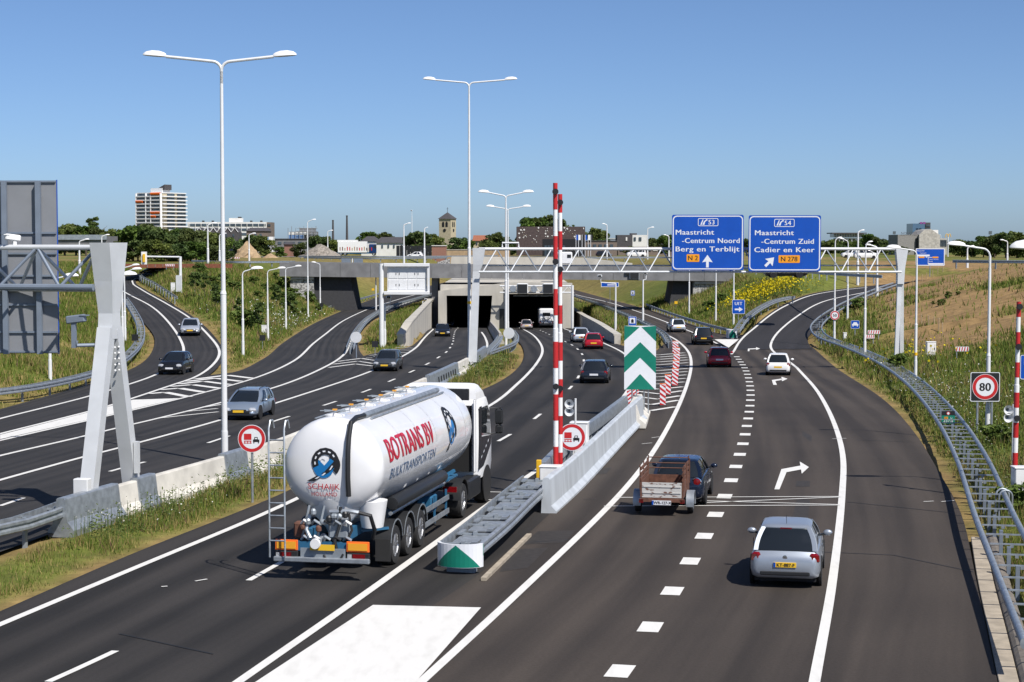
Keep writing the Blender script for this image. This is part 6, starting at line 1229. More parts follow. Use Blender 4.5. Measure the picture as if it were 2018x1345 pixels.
for i in range(9):
    x, z = -.5 + i * .13, 1.12 + random.random() * .55; MB().lathe([(.03, -.08), (.07, -.05), (.07, .04), (.04, .08)], (x, -1.02 - .05 * random.random(), z), random.choice('xyz'), 9).build('valve', M[random.choice(('galv', 'galv_dull', 'white', 'black', 'rust'))], T)
for i in range(10):
    x, z = -.55 + (i % 5) * .26, .95 + (i // 5) * .38; MB().tube([(x, -1.0, z), (x + .1, -1.12, z + .1), (x + .2, -1.05, z + .02)], .035, 7).build('valve_pipe', M[('galv', 'white', 'galv_dull', 'black')[i % 4]], T, smooth=True)
MB().box((.35, -.85, 1.2), (.5, .3, .45), bev=.05).build('pump_box', M['galv_dull'], T); MB().box((-.62, -.8, 1.15), (.3, .3, .4), bev=.04).build('pump_box', M['rust'], T)
for x in (-.55, -.18, .18): MB().bar((x, -.95, 1.0), (x + .15, -.85, 1.75), .05).build('bracket', M['galv_dull'], T)
MB().box((0, -1.02, .80), (2.1, .12, .22)).build('rear_crossmember', M['frame_blue'], T)
for s_ in (-1, 1):
    MB().box((s_ * .88, -1.14, .83), (.56, .04, .25), bev=.01).build('marker_board', M['orange'], T); MB().box((s_ * .88, -1.165, .83), (.47, .02, .17)).build('marker_inset', M['amber'], T)
    MB().box((s_ * .88, -1.12, .60), (.56, .08, .17), bev=.02).build('lamp_housing', M['black'], T); MB().box((s_ * (.88 + .03), -1.17, .60), (.30, .03, .11)).build('tail_light', M['redlamp'], T); MB().box((s_ * .88 - .2, -1.17, .60), (.10, .03, .10)).build('tail_light', M['clearlamp'], T)
np_ = MB().box((.02, -1.20, .80), (.60, .03, .14)).build('number_plate', M['plate'], T); MB().box((.02, -1.14, .62), (1.1, .04, .3)).build('rear_panel', M['galv_dull'], T); MB().box((0, -1.20, .50), (2.36, .12, .12), bev=.02).build('underrun_bar', M['galv'], T)
for _o in [c for c in T.children if c not in _n0]:
    if _o.name.split('.')[0] not in ('outlet_cone',): _o.location.y -= 1.32
# chassis, side gear, wheels
MB().box((.45, 3.1, 1.02), (.14, 10.2, .26)).box((-.45, 3.1, 1.02), (.14, 10.2, .26)).box((0, 6, 1.02), (.8, .12, .22)).box((0, 1, 1.02), (.8, .12, .22)).box((0, 3.5, 1.02), (.8, .12, .22)).build('chassis_frame', M['frame_blue'], T)
for s_ in (-1, 1):
    for y, dz in ((1.6, 0), (2.9, 0), (4.2, 0), (5.5, 0)): mb = MB(); mb.rings([[(s_ * x * k, y + dy, z) for x, dy in ((1.02, -.05), (1.02, .05), (.5, .07), (.5, -.07))] for z, k in ((1.35, .62), (1.75, 1.0), (2.2, 1.14))]); mb.build('saddle_rib', M['white'], T)
    MB().lathe([(.02, .1), (.15, .11), (.18, .17), (.18, 5.6), (.15, 5.68), (.02, 5.69)], (s_ * 1.05, 0, 1.50), 'y', 16).build('hose_tube', M['black'], T, smooth=True)
    MB().tube([(s_ * 1.0, .1, 1.25), (s_ * 1.0, 6.6, 1.25)], .05, 8).build('air_pipe', M['galv'], T); mb = MB()
    MB().box((s_ * 1.14, 4.55, .86), (.04, 3.0, .13)).build('side_guard', M['galv'], T); MB().box((s_ * 1.14, 4.55, .48), (.04, 3.0, .13)).build('side_guard', M['galv'], T)
    for y in (3.2, 4.5, 5.9): MB().box((s_ * 1.10, y, .72), (.05, .06, .75)).build('guard_post', M['frame_blue'], T)
    MB().box((s_ * .82, 4.8, .85), (.42, .7, .45), bev=.04).build('side_locker', M['frame_blue'], T); MB().bar((s_ * .5, 6.0, 1.1), (s_ * 1.12, 6.9, 1.5), .08).build('strut', M['frame_blue'], T); MB().box((s_ * .92, 6.7, 1.32), (.4, 1.3, .06)).build('step_plate', M['frame_blue'], T)
    MB().bar((s_ * .45, -.85, .95), (s_ * 1.1, -.45, .98), .06).build('strut', M['frame_blue'], T)
    for y in (0, 1.33, 2.66):
        wheel(T, s_ * .99, y, .50, .36, s_); rs = []
        for a in np.linspace(.15, math.pi - .15, 11): rs.append([(s_ * .78, y + .60 * math.cos(a), .54 + .60 * math.sin(a)), (s_ * 1.19, y + .60 * math.cos(a), .54 + .60 * math.sin(a)), (s_ * 1.19, y + .56 * math.cos(a), .54 + .56 * math.sin(a)), (s_ * .78, y + .56 * math.cos(a), .54 + .56 * math.sin(a))])
        MB().rings(rs).build('mudguard', M['black'], T, smooth=True); rs = [[(s_ * 1.195, y + .61 * math.cos(a), .54 + .61 * math.sin(a)), (s_ * 1.205, y + .61 * math.cos(a), .54 + .61 * math.sin(a)), (s_ * 1.205, y + .575 * math.cos(a), .54 + .575 * math.sin(a)), (s_ * 1.195, y + .575 * math.cos(a), .54 + .575 * math.sin(a))] for a in np.linspace(.15, math.pi - .15, 11)]; MB().rings(rs).build('mudguard_edge', M['galv'], T, smooth=True)
    MB().box((s_ * 1.0, -.62, .45), (.38, .03, .55)).build('mud_flap', M['rubber'], T)
    wheel(T, s_ * .96, 7.85, .51, .44, s_); wheel(T, s_ * 1.0, 11.15, .50, .32, s_)
    rs = [[(s_ * .72, 7.85 + .62 * math.cos(a), .55 + .62 * math.sin(a)), (s_ * 1.2, 7.85 + .62 * math.cos(a), .55 + .62 * math.sin(a)), (s_ * 1.2, 7.85 + .58 * math.cos(a), .55 + .58 * math.sin(a)), (s_ * .72, 7.85 + .58 * math.cos(a), .55 + .58 * math.sin(a))] for a in np.linspace(.05, math.pi - .05, 11)]; MB().rings(rs).build('mudguard', M['black'], T, smooth=True)
    MB().box((s_ * .95, 7.1, .92), (.4, .06, .16)).build('tail_light', M['redlamp'], T)
    MB().box((s_ * .98, 9.45, .68), (.42, 1.7, .62), bev=.06).build('fuel_tank', M['galv_dull'] if s_ < 0 else M['black'], T)
MB().box((0, 9.3, .92), (.9, 5.0, .24)).build('tractor_frame', M['dark'], T); MB().box((0, 7.85, 1.15), (1.0, 1.0, .12), bev=.03).build('fifth_wheel', M['dark'], T)
# cab
_n0 = set(T.children)
mb = MB(); rs = []
for z, y0, y1, w in ((.85, 10.35, 12.35, 1.17), (1.2, 10.3, 12.45, 1.20), (2.0, 10.25, 12.42, 1.20), (2.9, 10.25, 12.2, 1.18), (3.25, 10.3, 11.95, 1.13)):
    c = .14; rs.append([(w - c, y0, z), (w, y0 + c, z), (w, y1 - c * 1.6, z), (w - c * 1.8, y1, z), (-w + c * 1.8, y1, z), (-w, y1 - c * 1.6, z), (-w, y0 + c, z), (-w + c, y0, z)])
cab = MB().rings(rs).build('cab', M['white'], T, smooth=True, ang=50)
mb = MB(); rs = []
for z, y0, y1, w in ((3.15, 10.32, 12.0, 1.12), (3.45, 10.36, 11.6, 1.10), (3.68, 10.40, 11.1, 1.05), (3.73, 10.45, 11.0, .97)): rs.append([(w, y0, z), (w, y1 - .2, z), (w - .25, y1, z), (-w + .25, y1, z), (-w, y1 - .2, z), (-w, y0, z)])
MB().rings(rs).build('roof_fairing', M['white'], T, smooth=True, ang=50); MB().box((0, 10.33, 3.40), (1.80, .06, .40), bev=.02).build('fairing_recess', M['black'], T)
MB().box((0, 10.2, 2.1), (2.0, .1, 2.0)).build('cab_rear_wall', M['dark'], T)
for s_ in (-1, 1):
    MB().box((s_ * 1.12, 10.12, 2.2), (.05, .26, 2.2), bev=.02).build('side_deflector', M['white'], T)
    MB().prism([(10.75, 2.15), (12.05, 2.05), (11.95, 2.75), (11.6, 3.0), (10.75, 3.0)], s_ * 1.185, s_ * 1.205, lambda a, b, e: (e, a, b)).build('side_window', M['glass'], T); MB().prism([(10.36, 1.15), (11.0, 1.2), (12.1, 1.75), (12.15, 2.02), (10.7, 2.12), (10.7, 3.05), (10.36, 3.05)], s_ * 1.203, s_ * 1.212, lambda a, b, e: (e, a, b)).build('road_graphic', M['ink'], T)
    mb = MB()
    for k in range(4): mb.add([(s_ * 1.214, 10.6 + k * .33, 1.45 + k * .13), (s_ * 1.214, 10.75 + k * .33, 1.5 + k * .13), (s_ * 1.214, 10.78 + k * .33, 1.56 + k * .13), (s_ * 1.214, 10.63 + k * .33, 1.51 + k * .13)], [(0, 1, 2, 3)])
    mb.build('graphic_dashes', M['sheet_white'], T)
    ma = MB().tube([(s_ * 1.15, 12.1, 2.85), (s_ * 1.48, 12.2, 2.88), (s_ * 1.48, 12.2, 2.1), (s_ * 1.15, 12.1, 2.05)], .03, 6).build('mirror_arm', M['black'], T); MB().box((s_ * 1.46, 12.16, 2.6), (.26, .12, .48), bev=.05).build('mirror', M['black'], ma); MB().box((s_ * 1.46, 12.16, 2.2), (.24, .12, .26), bev=.05).build('mirror', M['black'], ma)
    MB().lathe([(.58, -.02), (.58, .012)] if s_ > 0 else [(.58, -.012), (.58, .02)], (s_ * 1.2, 11.15, .58), 'x', 24).build('wheel_arch', M['dark'], T)
MB().box((0, 12.0, .55), (2.3, .9, .5), bev=.1).build('front_bumper', M['white'], T)
for _o in [c for c in T.children if c not in _n0]:
    if _o.name.split('.')[0] not in ('wheel_arch',): _o.location.y -= .38
# ------------------------------------------------------------------ buildings far behind, on the level ground
ZB = 4.4
def bx(u, d): return float(atd(u, 500, d).x)
def bz(v, d): return zpx(v, d)
def bthing(nm, label, u, d, cat='building', rz=0.0): return thing(nm, label, cat, (bx(u, d), d, ZB), rz, None)
def bbox(t, nm, m, d, u0, u1, v0, v1, dep=10.0, y0=0.0):
    """block between two pixel columns and two pixel rows at distance d, dep metres deep, world axes"""
    x0, x1 = bx(u0, d), bx(u1, d); z1, z0 = bz(v0, d), max(bz(v1, d), ZB - 1.5) if v1 < 499 else ZB - 1
    return MB().box(((x0 + x1) / 2, d + y0 + dep / 2, (z0 + z1) / 2), (x1 - x0, dep, z1 - z0)).build(nm, m, t, world=True)
# tall apartment block
d = 1400.0; k = FPX / d; t = bthing('apartment_tower', 'tall white apartment tower with balconies and orange awnings on the left skyline', 320, d, rz=rad(-32))
fh = 7.35 / k; A_, B_ = 25.5, 27.0; top = bz(381, d) - ZB; nf = int(top / fh)
MB().box((-A_ / 2 + .0, B_ / 2, top / 2), (A_, B_, top)).build('wall', M['sandstone'], t)
aw = {0: (.60, .99), 2: (.0, .28), 5: (.60, .99), 6: (.62, .80)}
for i in range(nf - 1):
    z = top - (i + 1) * fh
    MB().box((-A_ / 2, -.25, z + fh * .60), (A_ - .6, .6, fh * .55)).build('window_row', M['bglass'], t); MB().box((-A_ / 2, -1.0, z + .45), (A_ + .4, 2.0, .95 if i else .95)).build('balcony', M['white'], t)
    MB().box((.25, B_ * .36, z + fh * .60), (.6, B_ * .30, fh * .5)).build('window_row', M['bglass'], t); MB().box((.25, B_ * .80, z + fh * .6), (.6, B_ * .34, fh * .5)).build('window_row', M['bglass'], t); MB().box((.8, B_ * .5, z + .4), (1.8, B_ + .2, .9)).build('balcony', M['white'], t)
    if i in aw: f0_, f1_ = aw[i]; MB().box((-A_ * (1 - (f0_ + f1_) / 2), -1.6, z + fh - .5), (A_ * (f1_ - f0_), 1.4, 1.5), rx=.5).build('awning', M['orange'], t)
for f in (0, .40, .60, 1.0): MB().box((-A_ * (1 - f), -1.1, top / 2), (.45, 2.1, top)).build('balcony_wall', M['white'], t)
MB().box((-A_ * .40, B_ * .35, top + 1.6), (12, 9, 5.0)).build('penthouse', M['white'], t); MB().prism([(-5, 0), (5, 0), (5, 4.2)], 0, 8, lambda a, b, e: (-A_ * .28 + a, B_ * .2 + e, top + 2.6 + b)).build('sloped_roof', M['roof_dark'], t); MB().box((-A_ / 2, B_ / 2, top + .3), (A_ + .8, B_ + .8, .7)).build('roof_edge', M['white'], t)
# long white slab block
d = 950.0; t = bthing('apartment_block', 'long low white apartment block right of the tall lamp top', 452, d)
bbox(t, 'wall', M['render_white'], d, 370, 526, 438, 495, 14); bbox(t, 'end_wall', M['brown_brick'], d, 526.3, 535, 438.5, 495, 13)
for i in range(3): v = 441.5 + i * 9; o = bbox(t, 'window_row', M['bglass'], d, 373, 524, v, v + 4.6, .4, -.25); bbox(t, 'window', M['bglass'], d, 527.5, 533.5, v + .5, v + 5, .4, -.25)
for f in range(14): u = 374 + f * 11.3; bbox(t, 'window_pier', M['render_white'], d, u, u + .9, 441, 464, .5, -.4)
bbox(t, 'penthouse', M['render_white'], d, 450, 475, 430, 439, 6, 3); bbox(t, 'chimney', M['black'], d, 467, 473, 427.5, 431, 3, 4)
for u in (396, 415, 435, 491, 511): bbox(t, 'chimney', M['black'], d, u, u + 4, 435, 439, 2, 4)
# dark gabled terraces
d = 700.0; t = bthing('terraced_houses', 'dark terrace of houses with zigzag gables below the long white block', 425, d)
P = [(bx(386, d), ZB)]; 
for i in range(6): P += [(bx(386 + i * 14, d), bz(458, d)), (bx(393 + i * 14, d), bz(448.5, d))]
P += [(bx(470, d), bz(458, d)), (bx(470, d), ZB)]
MB().prism(P, d, d + 9, lambda a, b, e: (a, e, b)).build('wall', M['roof_dark'], t, world=True)
for i in range(6):
    for j in range(2): o = bbox(t, 'window', M['bglass'], d, 389 + i * 14, 392 + i * 14, 462 + j * 9, 467 + j * 9, .3, -.2)
    mb = MB()
    for a_, b_ in ((0, 7), (7, 14)): mb.bar((bx(386 + i * 14 + a_, d), d - .2, bz(458 if a_ == 0 else 448.5, d)), (bx(386 + i * 14 + b_, d), d - .2, bz(448.5 if a_ == 0 else 458, d)), .2)
    mb.build('gable_edge', M['white'], t, world=True)
def house(nm, label, d, u0, u1, veave, vridge, wallm, roofm, wins=(), dep=9.0, hip=.12, vb=499):
    t = bthing(nm, label, (u0 + u1) / 2, d); bbox(t, 'wall', wallm, d, u0, u1, veave, vb, dep); x0, x1 = bx(u0, d) - .3, bx(u1, d) + .3; ze, zr_ = bz(veave, d), bz(vridge, d); w = (x1 - x0) * hip; ym = d + dep / 2
    MB().add([(x0, d - .4, ze), (x1, d - .4, ze), (x1, d + dep + .4, ze), (x0, d + dep + .4, ze), (x0 + w, ym, zr_), (x1 - w, ym, zr_)], [(0, 1, 5, 4), (1, 2, 5), (2, 3, 4, 5), (3, 0, 4), (3, 2, 1, 0)]).build('roof', roofm, t, world=True)
    for a, b_, c, e in wins: bbox(t, 'window', M['bglass'], d, a, b_, c, e, .3, -.18)
    return t
house('brown_house', 'brown building with a dark roof in front of the white slab block', 640, 486, 528, 456, 449, M['brown_brick'], M['roof_dark'], [(492, 496, 461, 466), (502, 506, 461, 466), (512, 516, 461, 466)])
t = bthing('utility_tower', 'slim pale blue and white box tower beside the dark low roofs', 530, 560); bbox(t, 'wall', M['white'], 560, 530, 538, 467, 497, 4); bbox(t, 'side_wall', mat('pale_blue', (.25, .38, .60), .6), 560, 523, 529.8, 467.5, 497, 4)
t = bthing('scaffold_building', 'unfinished building wrapped in scaffolding left of the far chimneys', 600, 800); d = 800
bbox(t, 'wall', M['concrete_dark'], d, 571, 622, 457, 495, 12); bbox(t, 'tarpaulin', M['render_white'], d, 570, 606, 458, 463, .5, -1.2); bbox(t, 'tarpaulin', mat('blue_tarp', (.12, .22, .42), .7), d, 570, 600, 463.5, 471, .5, -1.2); bbox(t, 'upper_floor', M['concrete_dark'], d, 589, 618, 450, 457.3, 8, 2)
for u in (569, 576, 584, 592, 600, 608, 616, 624): MB().tube([(bx(u, d), d - 1.9, ZB), (bx(u, d), d - 1.9, bz(446 + (u % 3) * 2, d))], .14, 5).build('scaffold_pole', M['galv_dull'], t, world=True)
for v in (450, 456, 462): MB().tube([(bx(586, d), d - 2.0, bz(v, d)), (bx(627, d), d - 2.0, bz(v, d))], .12, 5).build('scaffold_rail', M['galv_dull'], t, world=True)
t = bthing('low_building', 'dark low flat building under the scaffolding', 570, 600); bbox(t, 'wall', M['concrete_dark'], 600, 538, 608, 472, 497, 10); bbox(t, 'roof', M['roof_dark'], 600, 537, 609, 470.5, 471.8, 10.5, -.3)
for u, m_ in ((548, 0), (560, 0), (574, 0), (588, 0)): bbox(t, 'window', M['bglass'], 600, u, u + 7, 477, 482, .3, -.2)
house('brick_shed', 'low brown brick house with a gable beside the sand heap', 470, 560, 572, 482, 477, M['brick'], M['roof_dark'], vb=499)
for u, v0, d, label in ((656.5, 436, 900, 'shorter dark factory chimney on the skyline'), (684, 427, 900, 'taller thin dark factory chimney on the skyline')):
    t = thing('factory_chimney', label, 'chimney', (bx(u, d), d, ZB)); MB().lathe([(.75, -1), (.42, bz(v0, d) - ZB), (.5, bz(v0, d) - ZB), (.5, bz(v0, d) - ZB + .5)], (0, 0, 0), 'z', 12).build('stack', M['roof_dark'], t)
house('white_houses', 'row of white houses with a long dark roof right of the lorry', 480, 742, 812, 479, 467.5, M['render_white'], M['roof_dark'], [(752, 755, 483, 489), (764, 767, 483, 489), (775, 778, 483, 489), (790, 793, 483, 489), (800, 803, 483, 489)])
house('white_house', 'white house with a pointed blue grey roof behind the lorry', 500, 712, 745, 476, 466, M['render_white'], M['roof_dark'], [(716, 720, 481, 487)], hip=.3)
t = bthing('timber_fence', 'dark timber fence in front of the white houses', 815, 440, 'fence')
for i in range(10): bbox(t, 'fence_panel', M['ink'], 440, 781 + i * 7, 787.4 + i * 7, 484.5, 499, .2)
# church tower
d = 720.0; t = thing('church_tower', 'square sandstone church tower with a grey pyramid roof and clock', 'church tower', (bx(882, d), d, ZB), rad(-22)); k = FPX / d; w = 5.1; h = bz(432, d) - ZB
MB().box((0, 0, h / 2 - .5), (w, w, h + 1)).build('wall', M['sandstone'], t); MB().add([(-w * .58, -w * .58, h), (w * .58, -w * .58, h), (w * .58, w * .58, h), (-w * .58, w * .58, h), (0, 0, h + 2.7)], [(0, 1, 4), (1, 2, 4), (2, 3, 4), (3, 0, 4), (3, 2, 1, 0)]).build('roof', M['roof_dark'], t); MB().bar((0, 0, h + 2.5), (0, 0, h + 4.6), .12).bar((-.5, 0, h + 4.0), (.5, 0, h + 4.0), .1).build('cross', M['roof_dark'], t)
for x in (-.75, .75):
    MB().prism([(x - .5, h - 3.2), (x + .5, h - 3.2), (x + .5, h - 1.5), (x, h - 1.0), (x - .5, h - 1.5)], -w / 2 - .05, -w / 2 + .2, lambda a, b, e: (a, e, b)).build('belfry_window', M['ink'], t); MB().prism([(x - .45, h - 3.2), (x + .45, h - 3.2), (x + .45, h - 1.5), (x, h - 1.0), (x - .45, h - 1.5)], w / 2 - .2, w / 2 + .05, lambda a, b, e: (e, a, b)).build('belfry_window', M['ink'], t)
for a in (0, 1):
    P = [(.62 * math.cos(q), .62 * math.sin(q)) for q in np.linspace(0, 6.283, 17)[:-1]]; c = MB(); c.prism(P, 0, .12, (lambda a_, b, e: (a_ - .1, -w / 2 - .02 - e, h - 4.5 + b)) if a == 0 else (lambda a_, b, e: (w / 2 + .02 + e, a_, h - 4.5 + b))); c.build('clock_face', M['ink'], t)
t = bthing('brick_shed', 'small red brick flat building right below the church', 865, 430); bbox(t, 'wall', M['brick'], 430, 851, 879, 485.5, 499, 6); bbox(t, 'roof_edge', M['render_white'], 430, 850.5, 879.5, 484, 485.3, 6.4, -.2)
house('red_roof_house', 'house with a red tiled roof between the trees', 520, 933, 960, 475, 464, M['sandstone'], M['roof_red'], [(938, 941, 478, 483)], hip=.05)
t = bthing('boundary_wall', 'long low sand coloured wall right of the church', 920, 420, 'wall'); bbox(t, 'wall_body', M['sand'], 420, 880, 1005, 493.5, 505, .8); bbox(t, 'coping', M['concrete'], 420, 880, 1005, 492, 493.3, 1.0, -.1)
# brown perforated cube
d = 520.0; t = bthing('perforated_building', 'dark brown cube building speckled with small white round windows', 1085, d); k = FPX / d
bbox(t, 'wall', mat('brown_cladding', (.085, .060, .058), .8, var=.35, scale=2.2), d, 1018, 1153, 447, 499, 20); random.seed(11)
for i in range(70):
    u, v = random.uniform(1021, 1150), random.uniform(449, 480); r_ = random.choice((.10, .12, .15, .25)); MB().prism([(r_ * math.cos(q), r_ * math.sin(q)) for q in np.linspace(0, 6.283, 9)[:-1]], 0, .1, lambda a, b, e: (bx(u, d) + a, d - e - .02, bz(v, d) + b)).build('window', M['render_white'] if r_ > .11 else M['sandstone'], t, world=True)
t = bthing('entrance_block', 'black glazed entrance block in front of the perforated building', 1110, 490); bbox(t, 'wall', M['ink'], 490, 1070, 1150, 471.5, 500, 9)
for i in range(7): bbox(t, 'window', M['bglass'], 490, 1073 + i * 6, 1077.5 + i * 6, 484, 499, .3, -.2)
for i, u in enumerate((1135, 1140, 1147, 1153, 1159, 1164)):
    d = 470.0; t = thing('flag', 'narrow banner flag in the row beside the perforated building', 'flag', (bx(u, d), d, ZB), 0, 'banner flags'); MB().tube([(0, 0, -.5), (0, 0, bz(463, d) - ZB)], .07, 6).build('pole', M['white_pole'], t); MB().box((.28, 0, bz(468.5, d) - ZB), (.5, .03, 1.35)).build('cloth', (M['blue_sign'], M['white'], M['ink'])[i % 3], t)
t = bthing('low_building', 'low brown brick building right of the perforated one', 1182, 500); bbox(t, 'wall', M['brown_brick'], 500, 1153, 1216, 476, 499, 10); bbox(t, 'roof', M['roof_dark'], 500, 1152, 1217, 474.5, 475.8, 10.5, -.2)
for i in range(5): bbox(t, 'window', M['bglass'], 500, 1158 + i * 11, 1164 + i * 11, 482, 488, .3, -.2)
t = bthing('cube_house', 'modern house of one black and one white cube', 1245, 560); bbox(t, 'black_cube', M['roof_dark'], 560, 1216, 1246, 463.5, 499, 9); bbox(t, 'white_cube', M['render_white'], 560, 1246.4, 1275.5, 463.5, 499, 9); bbox(t, 'roof_box', M['roof_dark'], 560, 1243, 1256, 460, 463.2, 4, 2)
for a, b_ in ((1233, 1236), (1249, 1253), (1259, 1264)): bbox(t, 'window', M['bglass'] if a > 1245 else M['render_white'], 560, a, b_, 468, 475, .3, -.2)
t = bthing('low_building', 'wide low brick building with white window bands behind the truss', 1272, 520); bbox(t, 'wall', M['brown_brick'], 520, 1218, 1332, 487, 500, 8)
for i in range(8): bbox(t, 'window', M['render_white'] if i % 2 else M['bglass'], 520, 1222 + i * 13, 1231 + i * 13, 490, 495, .3, -.2)
t = bthing('flat_block', 'pale flat office behind the brown low building', 1200, 620); bbox(t, 'wall', M['galv_dull'], 620, 1186, 1218, 471, 495, 8); bbox(t, 'roof_edge', M['render_white'], 620, 1185, 1218, 470, 470.9, 8.4, -.2)
t = bthing('dark_block', 'dark distant flat building left of the left blue sign', 1300, 700); bbox(t, 'wall', M['roof_dark'], 700, 1284, 1316, 474, 495, 8); bbox(t, 'roof_edge', M['galv_dull'], 700, 1283, 1317, 473, 473.9, 8.4, -.2)
# right skyline
d = 800.0; t = bthing('arched_pavilion', 'white pavilion on tall round arches with a wide flat roof', 1672, d); z1, z0, zm = bz(459, d), bz(487, d), bz(470, d)
bbox(t, 'roof', M['roof_dark'], d, 1638, 1706, 459, 461, 14, -2); bbox(t, 'upper_floor', M['bglass'], d, 1643, 1702, 461.2, 468, 10)
for i in range(18): bbox(t, 'roof_fin', M['render_white'], d, 1644 + i * 3.2, 1645 + i * 3.2, 461.2, 468, .4, -.5)
mb = MB()
for i in range(7):
    c = 1650 + i * 8.2; P = [(bx(c - 4.1, d), bz(469, d)), (bx(c + 4.1, d), bz(469, d)), (bx(c + 4.1, d), bz(486, d)), (bx(c + 3.3, d), bz(486, d))] + [(bx(c + 3.3 * math.cos(q), d), bz(475 - 4.2 * math.sin(q), d)) for q in np.linspace(0, math.pi, 9)] + [(bx(c - 3.3, d), bz(486, d)), (bx(c - 4.1, d), bz(486, d))]
    MB().prism(P, d, d + 1, lambda a, b, e: (a, e, b)).build('arch', M['render_white'], t, world=True)
bbox(t, 'core', M['concrete_dark'], d, 1650, 1700, 470, 498, 6, 4)
d = 560.0; t = bthing('hotel', 'grey stone hotel with a stepped gable and roof lettering on the right skyline', 1822, d)
bbox(t, 'wall', mat('grey_stone', (.27, .26, .245), .85, var=.2), d, 1769, 1812, 463, 499, 14); P = [(bx(u, d), bz(v, d)) for u, v in ((1809, 499), (1809, 463), (1818, 454), (1832, 452), (1850, 464), (1850, 499))]; MB().prism(P, d - 1.5, d + 10, lambda a, b, e: (a, e, b)).build('gable_wing', M['concrete_dark'] if False else M['concrete'], t, world=True)
bbox(t, 'white_tower', M['render_white'], d, 1841, 1853, 453.5, 470, 6, 3); bbox(t, 'facade', M['concrete'], d, 1850.4, 1866, 470, 499, 9); bbox(t, 'slot_window', M['ink'], d, 1804, 1808, 470, 490, .4, -.3)
for i in range(5): bbox(t, 'window', M['bglass'], d, 1852 + i * 2.8, 1853.6 + i * 2.8, 473, 486, .3, -.2)
mb = MB(); write(mb, 'NOVOTEL', bx(1775, d), bz(462.5, d), .75, d - .3, 'l', 1.1); mb.build('lettering', M['roof_dark'], t, world=True)
t = bthing('glass_tower', 'blue glass office tower with flags behind the grey hotel', 1816, 900); bbox(t, 'wall', mat('tower_glass', (.08, .15, .24), .2, spec=.6), 900, 1798, 1822, 441, 497, 14); bbox(t, 'side_wall', M['roof_dark'], 900, 1822.3, 1833, 439, 497, 14)
for i in range(3): bbox(t, 'window_row', M['bglass'], 900, 1823, 1832, 443 + i * 7, 447 + i * 7, .4, -.3)
for u in (1813, 1819): MB().box((bx(u, 900), 898, bz(440, 900)), (1.2, .1, .9)).build('flag', mat('purple_flag', (.22, .04, .22), .6), t, world=True)
d = 480.0; t = thing('restaurant_sign', 'yellow twin arches sign on a pole beside the grey hotel', 'sign', (bx(1868, d), d, ZB)); MB().tube([(0, 0, -.5), (0, 0, bz(468, d) - ZB)], .15, 8).build('pole', M['white_pole'], t)
zz = bz(468, d) - ZB; mb = MB()
for s_ in (-1, 1): mb.tube([(s_ * .36 + .36 * math.cos(q), 0, zz + .9 * math.sin(q)) for q in np.linspace(0, math.pi, 9)], .09, 6)
mb.build('arches', M['yellow'], t)
for u, v0, d, label in ((1967 - 16, 456, 800, 'stadium floodlight mast on the right skyline'), (1762, 456, 900, 'slim floodlight mast right of the arched pavilion')):
    t = thing('floodlight_mast', label, 'floodlight', (bx(u, d), d, ZB)); MB().tube([(0, 0, -1), (0, 0, bz(v0 + 6, d) - ZB)], .2, 6).build('mast', M['galv_dull'], t); MB().box((0, 0, bz(v0 + 3, d) - ZB), (1.4, .4, 1.5), rx=.3).build('lamp_rack', M['gantry_dark'], t)
d = 330.0; t = bthing('flyover', 'grey road flyover behind the near gantry at the left edge', 150, d); mb = MB()
mb.box((bx(60, d), d + 5, bz(474, d)), (bx(210, d) - bx(-90, d), 9, 1.5)).build('deck', M['concrete_dark'], t, world=True); MB().box((bx(60, d), d + .3, bz(468, d)), (bx(210, d) - bx(-90, d), .3, .9)).build('parapet', M['galv_dull'], t, world=True); MB().box((bx(205, d), d + 4, ZB), (3, 7, 4.0)).build('pier', M['concrete_dark'], t, world=True); MB().box((bx(20, d), d + 4, ZB), (3, 7, 4.0)).build('pier', M['concrete_dark'], t, world=True)
# heaps, upper roads, distant traffic
def heap(nm, label, u, d, w, h, m, seed):
    n, r_ = 22, 9; b0 = (bx(u, d), d, ZB - .3); vs = []; fs = []; rs = np.random.default_rng(seed)
    for i in range(r_):
        f = i / (r_ - 1)
        for k_ in range(n): a = 2 * math.pi * k_ / n; q = w / 2 * (1 - f ** 1.35) * (1 + .07 * rs.normal() * (0 < f < .95)); vs.append((q * math.cos(a), q * .7 * math.sin(a), h * f ** 1.1 + .035 * h * rs.normal() * (0 < i < r_ - 1)))
    for i in range(r_ - 1):
        for k_ in range(n): k2 = (k_ + 1) % n; fs.append((i * n + k_, i * n + k2, (i + 1) * n + k2, (i + 1) * n + k_))
    o = MB().add(vs, fs).build(nm, m); o.location = b0; tag(o, label, 'heap'); return o
heap('sand_heap', 'pointed yellow sand heap among the dark trees', 487, 430, 7.0, bz(475, 430) - ZB + .3, M['sand'], 1); heap('sand_heap', 'low sand heap right of the pointed one', 533, 420, 5, 1.6, M['sand'], 2); heap('rubble_heap', 'broad grey rubble heap left of the lorry', 632, 430, 11, bz(482, 430) - ZB + .4, M['rubble'], 3)
hl_ = at(1000, 505, 4.3)
def upper_road(px, z, w, m, nm='road'):
    C = catmull([np.array(tuple(at(u, v, z))) for u, v in px], 6.0); N = normals(C); mb = MB(); mb.add([(p[0] + n[0] * s_ * w / 2, p[1] + n[1] * s_ * w / 2, z) for p, n in zip(C, N) for s_ in (-1, 1)], [(2 * i, 2 * i + 1, 2 * i + 3, 2 * i + 2) for i in range(len(C) - 1)]); o = mb.build(nm, m, fix=False); tag(o, kind='structure'); return o
